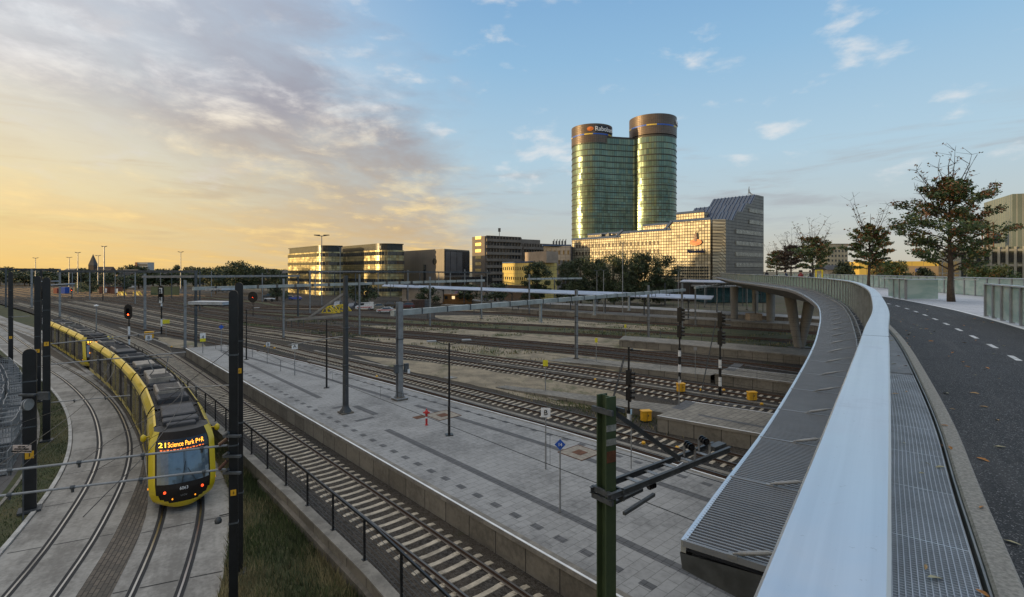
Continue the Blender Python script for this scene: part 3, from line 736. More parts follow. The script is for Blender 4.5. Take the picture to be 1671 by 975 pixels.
# ground between tramway and retaining wall (a rising grass bank)
Q = offset(B_line, -1.9); wl = [nearest([W(interp(WALLP, t), t) for t in np.arange(-20, 330, .5)], q) for q in Q]
bk = MB(); N = 6
rows = []
for k in range(N + 1):
    u = k / N; zz = ZT - .03 + (.12 * math.sin(u * 3) if 0 < k < N else 0)
    rows.append([Vector((a.x + (b.x - a.x) * u, a.y + (b.y - a.y) * u, zz + (.35 * u if i > 25 else 0.0 * u))) for i, (a, b) in enumerate(zip(Q, wl))])
for k in range(N): bk.strip(rows[k], rows[k + 1])
struct('grass_bank', bk, turf)
def ar_bank(r):
    i = int(r.random() ** 2.2 * 38); u = r.uniform(.03, .97); v = r.random()
    a, b = Q[i].lerp(Q[i + 1], v), wl[i].lerp(wl[i + 1], v); p = a.lerp(b, u)
    return p
grass('grass', ar_bank, 52000, .40, [gr1, gr2, gr3], 8, lambda p: ZT - .02, wid=.016)
def ar_verge(r):
    i = int(r.random() * 40); v = r.random(); P3 = offset_v; P4 = offset_w
    return P3[i].lerp(P3[i + 1], v).lerp(P4[i].lerp(P4[i + 1], v), r.random())
offset_v = offset(A_line, 2.35); offset_w = offset(A_line, 3.8)
grass('grass', ar_verge, 9000, .12, [gr1, gr2, gr3], 9, lambda p: ZT - .02, wid=.016)
def ar_emb(r):
    i = r.randint(38, 80); v = r.random()
    return Q[i].lerp(Q[i + 1], v).lerp(wl[i].lerp(wl[i + 1], v), r.random())
grass('grass', ar_emb, 16000, .55, [gr1, gr3, gr2], 10, lambda p: ZT, wid=.08)

# retaining wall between tramway and railway
ts = list(np.arange(2, 130, 2.0)); P = [W(interp(WALLP, t), t) for t in ts]
root = thing('retaining_wall', (P[5].x, P[5].y, ZT), 'weathered low concrete retaining wall between the grass bank and the nearest railway track', 'wall')
mb = MB(); profile(mb, P, [(.16, -1.1), (.16, -.02), (-.2, -.02), (-.2, -1.1)][::-1]); mb.build('wall_body', wall_m, root)
mb = MB(); profile(mb, P, [(.2, -.016), (.2, .05), (-.24, .05), (-.24, -.016)][::-1]); mb.build('coping', concrete, root)
mb = MB(); profile(mb, P[:14], [(.30, -1.1), (.30, -.45), (.165, -.38), (.165, -1.1)][::-1]); mb.build('footing', concrete_d, root)
# its railing
P = [W(interp(WALLP, t) + .18, t) for t in np.arange(3, 76, .5)]
root = thing('railing', (P[0].x, P[0].y, .05), 'black post and rail fence with thin mesh along the retaining wall', 'fence')
mb = MB(); profile(mb, lift(P, .06), [(.03, 1.40), (.03, 1.48), (-.03, 1.48), (-.03, 1.40)][::-1]); mb.build('top_rail', black, root)
mb = MB()
for zz in (.2, .4, .6, .8, 1.0, 1.2): profile(mb, lift(P, .05), [(.006, zz), (.006, zz + .012), (-.006, zz + .012), (-.006, zz)][::-1])
mb.build('wire', darkgrey, root)
Q2 = resample(P, 2.78)
for p in Q2:
    mb = MB(); mb.box(p + Vector((0, 0, .05 + .72)), (.07, .07, 1.5), rz=th); mb.box(p + Vector((0, 0, .06)), (.16, .16, .02), rz=th); mb.build('post', black, root)

# ================================================================== FOOTBRIDGE
ZD = ZC - 1.8; ZCAP = ZC - .49
capL = [(-6.5, -8.6), (-3.0, -3.8), (-.8, -.8), (.36, .768), (.966, 1.586), (2.30, 3.4), (3.14, 4.55), (4.4, 6.25), (6.05, 8.6), (8.4, 12.03), (10.5, 15.25), (13.75, 20.5), (16.9, 26.1), (20.6, 34.0), (22.9, 40.0), (27.8, 55.3), (31.6, 68.2), (35.6, 81), (40, 94), (46, 112), (54, 135)]
KL = resample(smooth_poly([(x, y, 0) for x, y in capL], 8), .5)
K = offset(KL, -.168)
def ksub(d0, d1, P=None):
    P = K if P is None else P; return [p for p in P if d0 <= p.y <= d1]
def along(P, d):      # index of the first point beyond depth d
    return next((i for i, p in enumerate(P) if p.y >= d), len(P) - 1)
bridge = thing('footbridge', (0, 0, ZD), 'long curved foot and cycle bridge crossing the railway yard on concrete columns', 'bridge')
asph, t_, b_ = newmat('asphalt'); P_ = t_.n('ShaderNodeNewGeometry').outputs['Position']
v_ = t_.n('ShaderNodeTexVoronoi'); t_.put(v_.inputs['Vector'], P_); v_.inputs['Scale'].default_value = 110
sp_ = t_.sep(v_.outputs['Color'])
c_ = t_.mix(t_.ss(sp_[0], .25, .95), (.012, .013, .015), (.062, .064, .07))
c_ = t_.mix(t_.m('MULTIPLY', t_.ss(t_.noise(P_, .7, 6, .7), .48, .58), .6), c_, (.02, .021, .024)); c_ = t_.mix(t_.m('MULTIPLY', t_.ss(t_.noise(t_.mapping(t_.mapping(P_, rot=(0, 0, R(-58))), scale=(.15, 2, 1)), 1.3, 4, .6), .5, .7), .5), c_, (.07, .07, .072)); c_ = t_.mix(t_.m('GREATER_THAN', sp_[1], .94), c_, (.2, .2, .21))
t_.put(b_.inputs['Base Color'], c_); b_.inputs['Roughness'].default_value = .8
bn_ = t_.n('ShaderNodeBump'); bn_.inputs['Strength'].default_value = .8; bn_.inputs['Distance'].default_value = .008; t_.put(bn_.inputs['Height'], v_.outputs['Distance']); t_.put(b_.inputs['Normal'], bn_.outputs[0])
def deckstrip(name, a, b, z, m_):
    mb = MB(); mb.strip(setz(offset(K, -a), z), setz(offset(K, -b), z)); return mb.build(name, m_, bridge)
deckstrip('cycle_path', .60, 3.95, ZD, asph)
deckstrip('edge_strip', 3.95, 4.10, ZD + .01, white)
deckstrip('paving', 4.10, 10.6, ZD + .012, deckpave)
granite = mat('granite_kerb', (.30, .285, .26), .8, 0, .35, 40, .3, coords='World')
mb = MB(); profile(mb, offset(K, -.525), [(.07, -.12), (.07, .05), (.055, .065), (-.055, .065), (-.07, .05), (-.07, -.12)][::-1]); mb.v = [(x, y, z + ZD) for x, y, z in mb.v]; mb.build('kerb', granite, bridge)
mb = MB(); profile(mb, offset(K, -.445), [(.006, -.1), (.006, .035), (-.006, .035), (-.006, -.1)][::-1]); mb.v = [(x, y, z + ZD) for x, y, z in mb.v]
profile(mb, lift(offset(K, -.415), ZD), [(.004, -.05), (.004, .012), (-.004, .012), (-.004, -.05)][::-1]); mb.build('edge_channel', steel, bridge)
mb = MB(); mb.strip(setz(offset(K, .12), ZD - .13), setz(offset(K, -.46), ZD - .13)); mb.build('gutter', rubber, bridge)
# grating: bearing bars and cross bars, panel by panel
gsteel = mat('grating_steel', (.50, .53, .58), .42, .35, .15, 2)
P = [p for p in resample(K[along(K, -1.5):], .03) if p.y < 9]
mb = MB()
for i in range(1, len(P) - 1):
    d = (P[i + 1] - P[i - 1]).normalized(); n = Vector((d.y, -d.x, 0)); p = P[i] + Vector((0, 0, ZD))
    big = (i % 34 == 0)
    a = p + n * .0; b = p + n * .41
    mb.beam(a, b, .012 if big else .0045, .03)
for k in range(14):
    o_ = -.01 - k * .0307; Q = offset(resample(P, .12), o_)
    profile(mb, lift(Q, ZD), [(.0026, -.014), (.0026, .013), (-.0026, .013), (-.0026, -.014)][::-1])
mb.build('drain_grating', gsteel, bridge)
P = [p for p in resample(K, .12) if 9 <= p.y < 34]; mb = MB()
for i in range(1, len(P) - 1):
    d = (P[i + 1] - P[i - 1]).normalized(); n = Vector((d.y, -d.x, 0)); p = P[i] + Vector((0, 0, ZD)); mb.beam(p, p + n * .41, .02, .03)
mb.build('drain_grating', gsteel, bridge)
# white dashes of the centre line
P = resample(offset(K, -2.28), .25)
i0 = along(P, 3.5); i = i0; paint = mat('road_paint', (.55, .56, .57), .7, 0, .35, 6, coords='World')
while i < len(P) - 6 and P[i].y < 60:
    seg = P[i:i + 4]; mb = MB(); mb.strip(setz(offset(seg, .05), ZD + .004), setz(offset(seg, -.05), ZD + .004)); mb.build('road_marking', paint, bridge); i += 8
# soffit
soff = mat('soffit_panels', (.20, .19, .185), .7, 0, .2, .5)
def wz(y): return interp([(0, 7.95), (5, 8.02), (9, 8.10), (20, 8.36), (40, 8.80), (70, 8.72), (140, 8.70)], y)
P = resample(K[along(K, 3.0):], 1.0); mb = MB()
prof = lambda y: [(1.39, wz(y) - .09), (1.37, wz(y) - .22), (.7, wz(y) - .34), (-1.0, 7.5), (-4, 7.05), (-8, 7.05), (-10.4, 8.0), (-10.65, ZD - .02)]
rows = []
for i, p in enumerate(P):
    d = P[min(i + 1, len(P) - 1)] - P[max(i - 1, 0)]; d.normalize(); nx = Vector((-d.y, d.x, 0)); rows.append([p + nx * o_ + Vector((0, 0, z_)) for o_, z_ in prof(p.y)])
for a, b in zip(rows, rows[1:]):
    for k in range(len(a) - 1): mb.face([a[k], a[k + 1], b[k + 1], b[k]])
mb.build('soffit', soff, bridge, smooth=50); mb = MB(); mb.face(rows[0]); mb.build('end_plate', steel_d, bridge)
# outer edge trim
P = [p for p in resample(K, .5) if p.y > 3.0]
mb2 = MB(); Q = offset(P, 1.37); Q = [Vector((a.x, a.y, wz(b.y))) for a, b in zip(Q, P)]; profile(mb2, Q, [(.012, -.08), (.012, .02), (-.03, .02), (-.03, -.08)][::-1]); mb2.build('edge_trim', alu, bridge)
# louvred wing panels with tie rods
i0 = along(K, 3.0); P = resample(K[i0:], 1.55); base_line = resample(K[i0:], .05)
louv = mat('louvre_aluminium', (.21, .225, .25), .5, .15, .1, 1.5); under = mat('louvre_tray', (.022, .023, .026), .8)
tray = mat('cable_tray_steel', (.30, .31, .32), .5, .6, .3, 2)
for j in range(len(P) - 1):
    seg = base_line[j * 31:(j + 1) * 31 + 1]
    if len(seg) < 10 or seg[0].y > 120: break
    mb = MB(); step = 1 if seg[0].y < 25 else 2
    for i in range(0, len(seg) - 1, step):
        d = seg[min(i + 1, len(seg) - 1)] - seg[max(i - 1, 0)]; d.normalize(); nx = Vector((-d.y, d.x, 0)); zz = wz(seg[i].y)
        a = seg[i] + nx * (.36 if seg[0].y > 8 else .1); b = seg[i] + nx * 1.36
        if i == 0: mb.beam(a + Vector((0, 0, zz)), b + Vector((0, 0, zz)), .03, .05)
        else: mb.beam(a + Vector((0, 0, zz)), b + Vector((0, 0, zz)), .019 * step, .04)
    A = [Vector((p.x, p.y, wz(p.y) - .06)) for p in offset(seg, .1)]; B = [Vector((p.x, p.y, wz(q.y) - .06)) for p, q in zip(offset(seg, 1.36), seg)]
    mb.strip(B, A, m=1)
    mb.build('louvre_panel', [louv, under], bridge)
    # tie rod at the joint
    d = (seg[1] - seg[0]).normalized(); nx = Vector((-d.y, d.x, 0)); zz = wz(seg[0].y)
    if seg[0].y < 60:
        a = seg[0] + nx * .98 + Vector((0, 0, zz + .035)); b = seg[0] + nx * .22 + d * .12 + Vector((0, 0, zz + .24)); c = a.lerp(b, .32)
        r = MB(); r.tube([a, a.lerp(c, .15), a.lerp(c, .2), c, c.lerp(b, .05), b], [.007, .010, .019, .019, .008, .008], 8); r.box(a - Vector((0, 0, .02)), (.07, .04, .03), rz=math.atan2(nx.y, nx.x)); r.build('tie_rod', steel, bridge, smooth=40)
# ladder shaped cable tray beside the glass
P = [p for p in resample(K, .4) if 9 < p.y < 80]; mb = MB(); O1 = offset(P, .26); O2 = offset(P, .40)
for O in (O1, O2): profile(mb, [Vector((a.x, a.y, wz(b.y) + .02)) for a, b in zip(O, P)], [(.012, 0), (.012, .09), (-.012, .09), (-.012, 0)][::-1])
for a, b, c in zip(O1, O2, P): mb.beam(Vector((a.x, a.y, wz(c.y) + .08)), Vector((b.x, b.y, wz(c.y) + .08)), .05, .02)
mb.build('cable_tray', tray, bridge)
# columns
def column(label_unused, a, b, ra, rb):
    mb = MB(); mb.tube([a, a.lerp(b, .5), b], [ra, (ra + rb) / 2, rb], 18); return mb.build('column', mat('column_concrete', (.19, .18, .165), .8, 0, .15, .6), bridge, smooth=40)
column('', Vector((34.9, 62.4, .80)), Vector((34.2, 63.0, 7.15)), .44, .66); column('', Vector((35.3, 62.6, .80)), Vector((36.3, 62.2, 7.1)), .44, .66)
mb = MB(); mb.box((35.1, 62.5, .87), (2.6, 1.0, .06)); mb.build('column_base', darkgrey, bridge)
for x, y in ((47.7, 94.5), (52.5, 103.5), (43.0, 99), (58, 122)): column('', Vector((x, y, .5)), Vector((x, y, 7.1)), .62, .72)

frost, t_, b_ = newmat('frosted_glass'); P_ = t_.n('ShaderNodeNewGeometry').outputs['Position']
t_.put(b_.inputs['Base Color'], t_.mix(t_.ss(t_.noise(t_.mapping(P_, scale=(1, 1, 2.5)), .8, 3), .35, .65), (.42, .56, .50), (.60, .70, .64)))
b_.inputs['Roughness'].default_value = .22; b_.inputs['Transmission Weight'].default_value = .35; b_.inputs['IOR'].default_value = 1.3
frostd, t_, b_ = newmat('ribbed_glass'); P_ = t_.n('ShaderNodeNewGeometry').outputs['Position']
t_.put(b_.inputs['Base Color'], t_.mix(t_.noise(P_, .5, 3), (.34, .47, .40), (.50, .62, .54)))
b_.inputs['Roughness'].default_value = .16; b_.inputs['Transmission Weight'].default_value = .25; b_.inputs['IOR'].default_value = 1.4
def balustrade(label, P, h_top, z0, glass, spacing=1.05, post=(.10, .10), cap=True, capw=.168, toe=.06, group='glass balustrades of the bridge', side=1):
    L = resample(P, spacing); root = thing('glass_balustrade', (L[0].x, L[0].y, z0), label, 'balustrade', group)
    if cap:
        mb = MB(); hw = capw / 2; profile(mb, setz(P, h_top), [(hw, -.05), (hw, -.006), (hw - .006, 0), (-hw + .006, 0), (-hw, -.006), (-hw, -.05)][::-1]); mb.build('handrail_cap', alu, root, smooth=35)
    n = 0; far = MB(); farp = MB()
    for a, b in zip(L, L[1:]):
        d = (b - a).normalized(); nx = Vector((-d.y, d.x, 0)); q = MB(); pp = MB()
        ang = math.atan2(d.y, d.x)
        lite = n >= 90
        (far if lite else q).box(((a + b) / 2).to_tuple()[:2] + ((z0 + toe + h_top - .05) / 2,), ((b - a).length - .06, .02, h_top - .05 - z0 - toe), rz=ang)
        (farp if lite else pp).box(a.to_tuple()[:2] + ((z0 + h_top - .05) / 2,), (post[0], post[1], h_top - .05 - z0), rz=ang)
        if not lite: q.build('glass_panel', glass, root); pp.build('post', steel, root)
        n += 1
    if far.v: tag(far.build('glass_run', glass, root), kind='stuff'); tag(farp.build('post_run', steel, root), kind='stuff')
    return root
capP = offset(K, .084)
P = [p for p in capP]
ob_ = balustrade('long curving glass balustrade whose broad bare handrail runs into the right foreground', P[:along(P, 120)], ZCAP, ZD - .02, frostd, 1.12, (.035, .12))
for y in (3.55, 9.4, 15.6, 22):
    i = along(P, y); d = (P[i + 1] - P[i]).normalized(); n = Vector((-d.y, d.x, 0)); mb = MB(); c = P[i] + Vector((0, 0, ZCAP - .02)); mb.beam(c - n * .085, c + n * .085, .006, .042); mb.build('cap_joint', darkgrey, ob_)
o_ = offset(K, -4.22)
balustrade('nearest glass balustrade right of the cycle path, with thick grey posts', [p for p in o_ if 2 < p.y < 20.4][::-1], ZCAP - .01, ZD, frost, 1.02, (.16, .12))
seg = [p for p in o_ if 31.2 < p.y < 36.4]
c1 = seg[0]; 
balustrade('short glass balustrade with four grey posts beside the far bend of the cycle path', seg, ZCAP - .01, ZD, frost, 1.25, (.14, .12))
loop = [seg[0], at(1479, 490, ZD), at(1540, 490, ZD), at(1596, 492, ZD)]; loop = [Vector((p.x, p.y, 0)) for p in loop]
balustrade('pale glass balustrade with wide panels behind the large tree trunk', loop, ZCAP - .02, ZD, frost, 2.4, (.05, .08))
balustrade('long low glass balustrade along the right hand edge of the bridge', [p for p in offset(K, -10.4) if 3 < p.y < 110], ZCAP + .02, ZD, frost, 1.5, (.14, .1))
# fallen leaves
leafm = [mat('fallen_leaf_a', (.42, .27, .12), .7, 0, .4, 8), mat('fallen_leaf_b', (.38, .35, .22), .7, 0, .4, 8), mat('fallen_leaf_c', (.45, .20, .05), .7, 0, .4, 8)]
lp = []
for k, m_ in enumerate(leafm):
    mb = MB(); r = .05
    pts = [(-1.1, 0, .0), (-.5, .42, .18), (.2, .5, .25), (.8, .22, .12), (1.15, 0, .05), (.8, -.25, .0), (.2, -.48, .1), (-.5, -.4, .05)]
    mb.v = [(x * r, y * r, z * r + .004) for x, y, z in pts] + [(0, 0, .004)]; mb.f = [(i, (i + 1) % 8, 8) for i in range(8)]; mb.mi = [0] * 8
    lp.append(mb)
rnd = random.Random(3); protos = [None] * 3
for i in range(190):
    y = 1.5 + 24 * rnd.random() ** 1.5; off = rnd.choice([rnd.uniform(.1, .6), rnd.uniform(.6, 1.6), rnd.uniform(.8, 3.9), rnd.uniform(.8, 3.9)])
    j = along(K, y); d = (K[j + 1] - K[j]).normalized(); p = K[j] + Vector((d.y, -d.x, 0)) * off + d * rnd.uniform(0, .5)
    zz = ZD + (.022 if off < .42 else (.07 if .45 < off < .6 else .004)); k = rnd.randint(0, 2)
    if protos[k] is None:
        o = lp[k].build('fallen_leaf', leafm[k]); protos[k] = o; tag(o, 'leaf', 'leaf', 'fallen leaves on the bridge')
    else: o = protos[k].copy(); col.objects.link(o)
    o['label'] = ['brown curled leaf', 'dull olive leaf', 'orange leaf'][k] + (' lying on the metal grating' if off < .45 else ' lying on the granite kerb' if off < .6 else ' lying on the dark cycle path') + (', close to the camera' if y < 5 else ', towards the tree' if y > 14 else '')
    o.location = (p.x, p.y, zz); o.rotation_euler = (rnd.uniform(-.2, .2), rnd.uniform(-.2, .2), rnd.uniform(0, 6.28)); s_ = rnd.uniform(.5, 1.1); o.scale = (s_, s_ * rnd.uniform(.6, 1), s_)

# ================================================================== TREES
leaf_cols = {
 'autumn': [mat('leaf_green', (.065, .115, .034), .6, 0, .3, .8), mat('leaf_olive', (.17, .165, .045), .6, 0, .3, .8), mat('leaf_russet', (.27, .115, .04), .6, 0, .3, .8)],
 'green': [mat('leaf_deep', (.028, .045, .018), .65, 0, .3, .5), mat('leaf_mid', (.05, .072, .025), .65, 0, .3, .5), mat('leaf_pale', (.085, .10, .035), .65, 0, .3, .5)],
 'brown': [mat('leaf_brown', (.075, .05, .035), .7, 0, .3, .8), mat('leaf_umber', (.05, .04, .028), .7, 0, .3, .8), mat('leaf_tan', (.13, .075, .04), .7, 0, .3, .8)]}
def leafcloud(mb, rnd, c, rad, n, size, flat=.5, pal=(0, 0, 1, 2)):
    for _ in range(n):
        while True:
            q = Vector((rnd.uniform(-1, 1), rnd.uniform(-1, 1), rnd.uniform(-1, 1)))
            if q.length < 1: break
        p = Vector(c) + Vector((q.x * rad[0], q.y * rad[1], q.z * rad[2]))
        nrm = Vector((rnd.gauss(0, 1), rnd.gauss(0, 1), rnd.gauss(0, 1) + flat * 2)).normalized(); x = nrm.orthogonal().normalized()
        a = rnd.uniform(0, 6.28); y = nrm.cross(x); x, y = x * math.cos(a) + y * math.sin(a), y * math.cos(a) - x * math.sin(a)
        s = size * rnd.uniform(.6, 1.35); mb.face([p - x * s, p - y * s * .55, p + x * s, p + y * s * .55], rnd.choice(pal))
def make_tree(name, label, cat, loc, H, cw, seed, pal='autumn', nleaf=9000, leaf=.09, trunk_r=.16, clear=.22, bare=.22, group=None, levels=True):
    rnd = random.Random(seed); root = thing(name, loc, label, cat, group)
    tb = MB(); lb = MB()
    lean = Vector((rnd.uniform(-.02, .02), rnd.uniform(-.02, .02), 1))
    top = H * (1 - bare * .35)
    pts = [Vector((lean.x * z + rnd.uniform(-.03, .03) * (z > 0), lean.y * z + rnd.uniform(-.03, .03) * (z > 0), z)) for z in np.linspace(0, top, 10)]
    rr = [trunk_r * (1.25 if i == 0 else 1) * (1 - .93 * i / 9) for i in range(10)]
    tb.tube(pts, rr, 9)
    nb = 44; clusters = []
    for i in range(nb):
        u = i / (nb - 1); z = H * (clear + (1 - clear - bare * .75) * u); a = i * 2.4 + rnd.uniform(-.4, .4)
        env = (.62 + 1.1 * u if u < .35 else 1.0 - .95 * ((u - .35) / .65) ** 1.5)
        Lb = cw / 2 * env * rnd.uniform(.6, 1.1)
        if Lb < .3: Lb = .3
        up = rnd.uniform(.15, .75) + u * .7
        p0 = Vector((lean.x * z, lean.y * z, z)); dirn = Vector((math.cos(a), math.sin(a), up)).normalized()
        bp = [p0]; 
        for k in range(1, 6): bp.append(p0 + dirn * Lb * k / 5 + Vector((rnd.uniform(-.05, .05), rnd.uniform(-.05, .05), -.02 * k * k * Lb * .3 + rnd.uniform(-.07, .07))) * (Lb * .5))
        tb.tube(bp, [trunk_r * .32 * (1 - u * .5) * (1 - .16 * k) for k in range(6)], 5)
        for k in range(2, 6):
            for sgn in (-1, 1):
                side = Vector((-dirn.y * sgn, dirn.x * sgn, rnd.uniform(-.35, .5))); Ls = Lb * rnd.uniform(.18, .42) * (1.15 - .12 * k)
                q = bp[k] + (side + dirn * .6).normalized() * Ls
                tb.tube([bp[k], q, q + (q - bp[k]) * .35 + Vector((0, 0, .06))], [trunk_r * .09, trunk_r * .05, trunk_r * .02], 4, cap=False)
                clusters.append((bp[k].lerp(q, .65), Ls * .42 + .10, u))
            clusters.append((bp[k], .12 + Lb * .07, u))
    tot = sum(c[1] ** 1.6 for c in clusters)
    for c, r_, u in clusters:
        n = int(nleaf * (r_ ** 1.6) / tot * rnd.uniform(.6, 1.4)); pl = (0, 0, 0, 1) if rnd.random() > .2 + u * .45 else (1, 2, 2, 0)
        leafcloud(lb, rnd, c, (r_, r_, r_ * .55), n, leaf, .5, pl)
    # bare leading shoots
    for i in range(int(9 * (bare > .05)) + 2):
        a = rnd.uniform(0, 6.28); z0 = H * (1 - bare * rnd.uniform(.9, 1.7)); sp0 = rnd.uniform(.05, .9); p0 = Vector((lean.x * z0 + math.cos(a) * sp0, lean.y * z0 + math.sin(a) * sp0, z0))
        L_ = H * bare * rnd.uniform(.8, 1.4); q = p0; pp = [p0]
        dr = Vector((math.cos(a) * rnd.uniform(.15, .75), math.sin(a) * rnd.uniform(.15, .75), 1)).normalized()
        for k in range(4): q = q + (dr + Vector((rnd.uniform(-.2, .2), rnd.uniform(-.2, .2), 0))) * L_ / 4; pp.append(q)
        tb.tube(pp, [.035, .028, .022, .015, .008], 4)
        for k in range(1, 5):
            for s in range(3):
                e = pp[k] + Vector((rnd.uniform(-1, 1), rnd.uniform(-1, 1), rnd.uniform(.1, .8))) * L_ * .22; tb.tube([pp[k], e], [.013, .006], 3, cap=False)
                if rnd.random() < .45: leafcloud(lb, rnd, e, (.1, .1, .06), 3, leaf * .8, .3, (1, 2, 2))
    tb.build('trunk', bark, root, local=True, smooth=True); lb.build('crown', leaf_cols[pal], root, local=True)
    return root
zt = ZD + .012
big = at(1552, 493, ZD)
make_tree('street_tree', 'largest autumn tree standing in the pale paving right of the cycle path', 'tree', (big.x, big.y, zt), 8.6, 6.9, 21, 'autumn', 15000, .082, .17, .20, .26, 'autumn trees on the bridge')
for px, D, H, cwid, lab, pal, sd_ in ((1417, 50, 8.4, 6.4, 'second largest autumn tree, behind the bend of the handrail', 'autumn', 22), (1326, 68, 8.2, 8.0, 'autumn tree right of the people on the bridge, third in the row', 'autumn', 33), (1291, 84, 7.9, 7.2, 'thin brownish tree behind the person in the red jacket', 'brown', 24), (1268, 97, 7.2, 7.4, 'dark rust coloured tree closest to the big office building', 'autumn', 25)):
    make_tree('street_tree', lab, 'tree', ((px - CX) * D / F, D, zt), H, cwid * .8, sd_, pal, 7000, .12, .15, .22, .36, 'autumn trees on the bridge')

# ================================================================== BUILDINGS
D_ = Vector((-SN, CS, 0)); N_ = Vector((CS, SN, 0))
def uvgrid(name, ca, cb, joint, bw, bh, m=.03, rough=.3, metal=.5, off=0.0, bump=.2, tilt=.0, spec=.5):
    mm, t, b = newmat(name); uv = t.n('ShaderNodeTexCoord').outputs['UV']
    br = t.n('ShaderNodeTexBrick'); t.put(br.inputs['Vector'], uv); br.offset = off; br.inputs['Scale'].default_value = 1
    br.inputs['Brick Width'].default_value = bw; br.inputs['Row Height'].default_value = bh; br.inputs['Mortar Size'].default_value = m; br.inputs['Mortar Smooth'].default_value = .1
    br.inputs['Color1'].default_value = (*ca, 1); br.inputs['Color2'].default_value = (*cb, 1); br.inputs['Mortar'].default_value = (*joint, 1)
    n = t.noise(uv, .06, 4, .6); f = t.ss(n, .3, .7, .78, 1.12)
    v = t.n('ShaderNodeVectorMath', operation='SCALE'); t.put(v.inputs[0], br.outputs['Color']); t.put(v.inputs['Scale'], f); t.put(b.inputs['Base Color'], v.outputs[0])
    b.inputs['Metallic'].default_value = metal; b.inputs['Specular IOR Level'].default_value = spec
    t.put(b.inputs['Roughness'], t.m('ADD', rough, t.m('MULTIPLY', br.outputs['Fac'], .3)))
    # every pane leans a little differently
    sp = t.sep(uv); cell = t.comb(t.m('FLOOR', t.m('DIVIDE', sp[0], bw)), t.m('FLOOR', t.m('DIVIDE', sp[1], bh)), 0.0)
    wn = t.n('ShaderNodeTexWhiteNoise', noise_dimensions='3D'); t.put(wn.inputs['Vector'], cell)
    if tilt:
        g = t.n('ShaderNodeNewGeometry'); sb = t.n('ShaderNodeVectorMath', operation='SUBTRACT'); t.put(sb.inputs[0], wn.outputs['Color']); sb.inputs[1].default_value = (.5, .5, .5)
        s2 = t.n('ShaderNodeVectorMath', operation='SCALE'); t.put(s2.inputs[0], sb.outputs[0]); s2.inputs['Scale'].default_value = tilt
        ad = t.n('ShaderNodeVectorMath', operation='ADD'); t.put(ad.inputs[0], g.outputs['Normal']); t.put(ad.inputs[1], s2.outputs[0])
        nm = t.n('ShaderNodeVectorMath', operation='NORMALIZE'); t.put(nm.inputs[0], ad.outputs[0])
        bn = t.n('ShaderNodeBump'); bn.inputs['Strength'].default_value = bump; bn.inputs['Distance'].default_value = .1; t.put(bn.inputs['Height'], t.m('SUBTRACT', 1.0, br.outputs['Fac'])); t.put(bn.inputs['Normal'], nm.outputs[0]); t.put(b.inputs['Normal'], bn.outputs[0])
    return mm
def wall(root, name, A, B, z0, z1, m_, thick=.35, u0=0.0):       # a wall slab from A to B with UV in metres
    A = Vector((A.x, A.y, 0)); B = Vector((B.x, B.y, 0)); d = (B - A).normalized(); mb = MB()
    nx = Vector((-d.y, d.x, 0)) * thick
    q = [A, B, B + nx, A + nx]; mb.prism([(p.x, p.y) for p in q], z0, z1)
    return mb.build(name, m_, root, uv=lambda v: (u0 + (v - A).dot(d), v.z))
def block(root, name, pts, z0, z1, m_, roofm=None):
    pts = [Vector((p[0], p[1], 0)) for p in pts]; mb = MB(); mb.prism([(p.x, p.y) for p in pts], z0, z1, 0, 1 if roofm else 0)
    o = mb.build(name, [m_, roofm] if roofm else m_, root)
    l = o.data.uv_layers.new(name='UVMap')
    L = parent_loc(root)
    for f in o.data.polygons:
        n = f.normal; t = Vector((-n.y, n.x, 0)); 
        for li in f.loop_indices:
            co = o.data.vertices[o.data.loops[li].vertex_index].co + L
            l.data[li].uv = (co.dot(t), co.z) if abs(n.z) < .5 else (co.x, co.y)
    return o
def windows(root, A, B, rows, n, w_, h, m_, inset=0.0, proud=.05, name='window', frame=None, skip=None, margin=0.0):
    A = Vector((A.x, A.y, 0)); B = Vector((B.x, B.y, 0)); d = (B - A); L = d.length; d.normalize(); out = Vector((d.y, -d.x, 0)); rz = math.atan2(d.y, d.x)
    proto = None; k = 0
    for z in rows:
        for i in range(n):
            if skip and skip(i, z): continue
            c = A + d * (margin + (L - 2 * margin) * (i + .5) / n) + out * (proud * .5)
            if proto is None:
                mb = MB(); mb.box((0, 0, 0), (w_, proud, h)); proto = mb.build(name, m_, root, local=True); o = proto
                if frame:
                    fb = MB(); e = .12
                    fb.box((0, -proud / 2 - .03, h / 2 + e / 2), (w_ + 2 * e, .1, e)); fb.box((0, -proud / 2 - .03, -h / 2 - e / 2), (w_ + 2 * e, .14, e))
                    fr = fb.build('frame', frame, proto, local=True)
            else:
                o = proto.copy(); col.objects.link(o); o.parent = root
            o.location = Vector((c.x, c.y, z)) - parent_loc(root); o.rotation_euler = (0, 0, rz); k += 1
            if k >= 98: return
win_dk = mat('window_glass', (.03, .036, .042), .12, 0, .4, .6, spec=.7)
win_lt = mat('window_lit_sky', (.10, .12, .13), .1, .3, .4, .6)
roofg = mat('roof_felt', (.10, .10, .10), .9, 0, .2, .1)
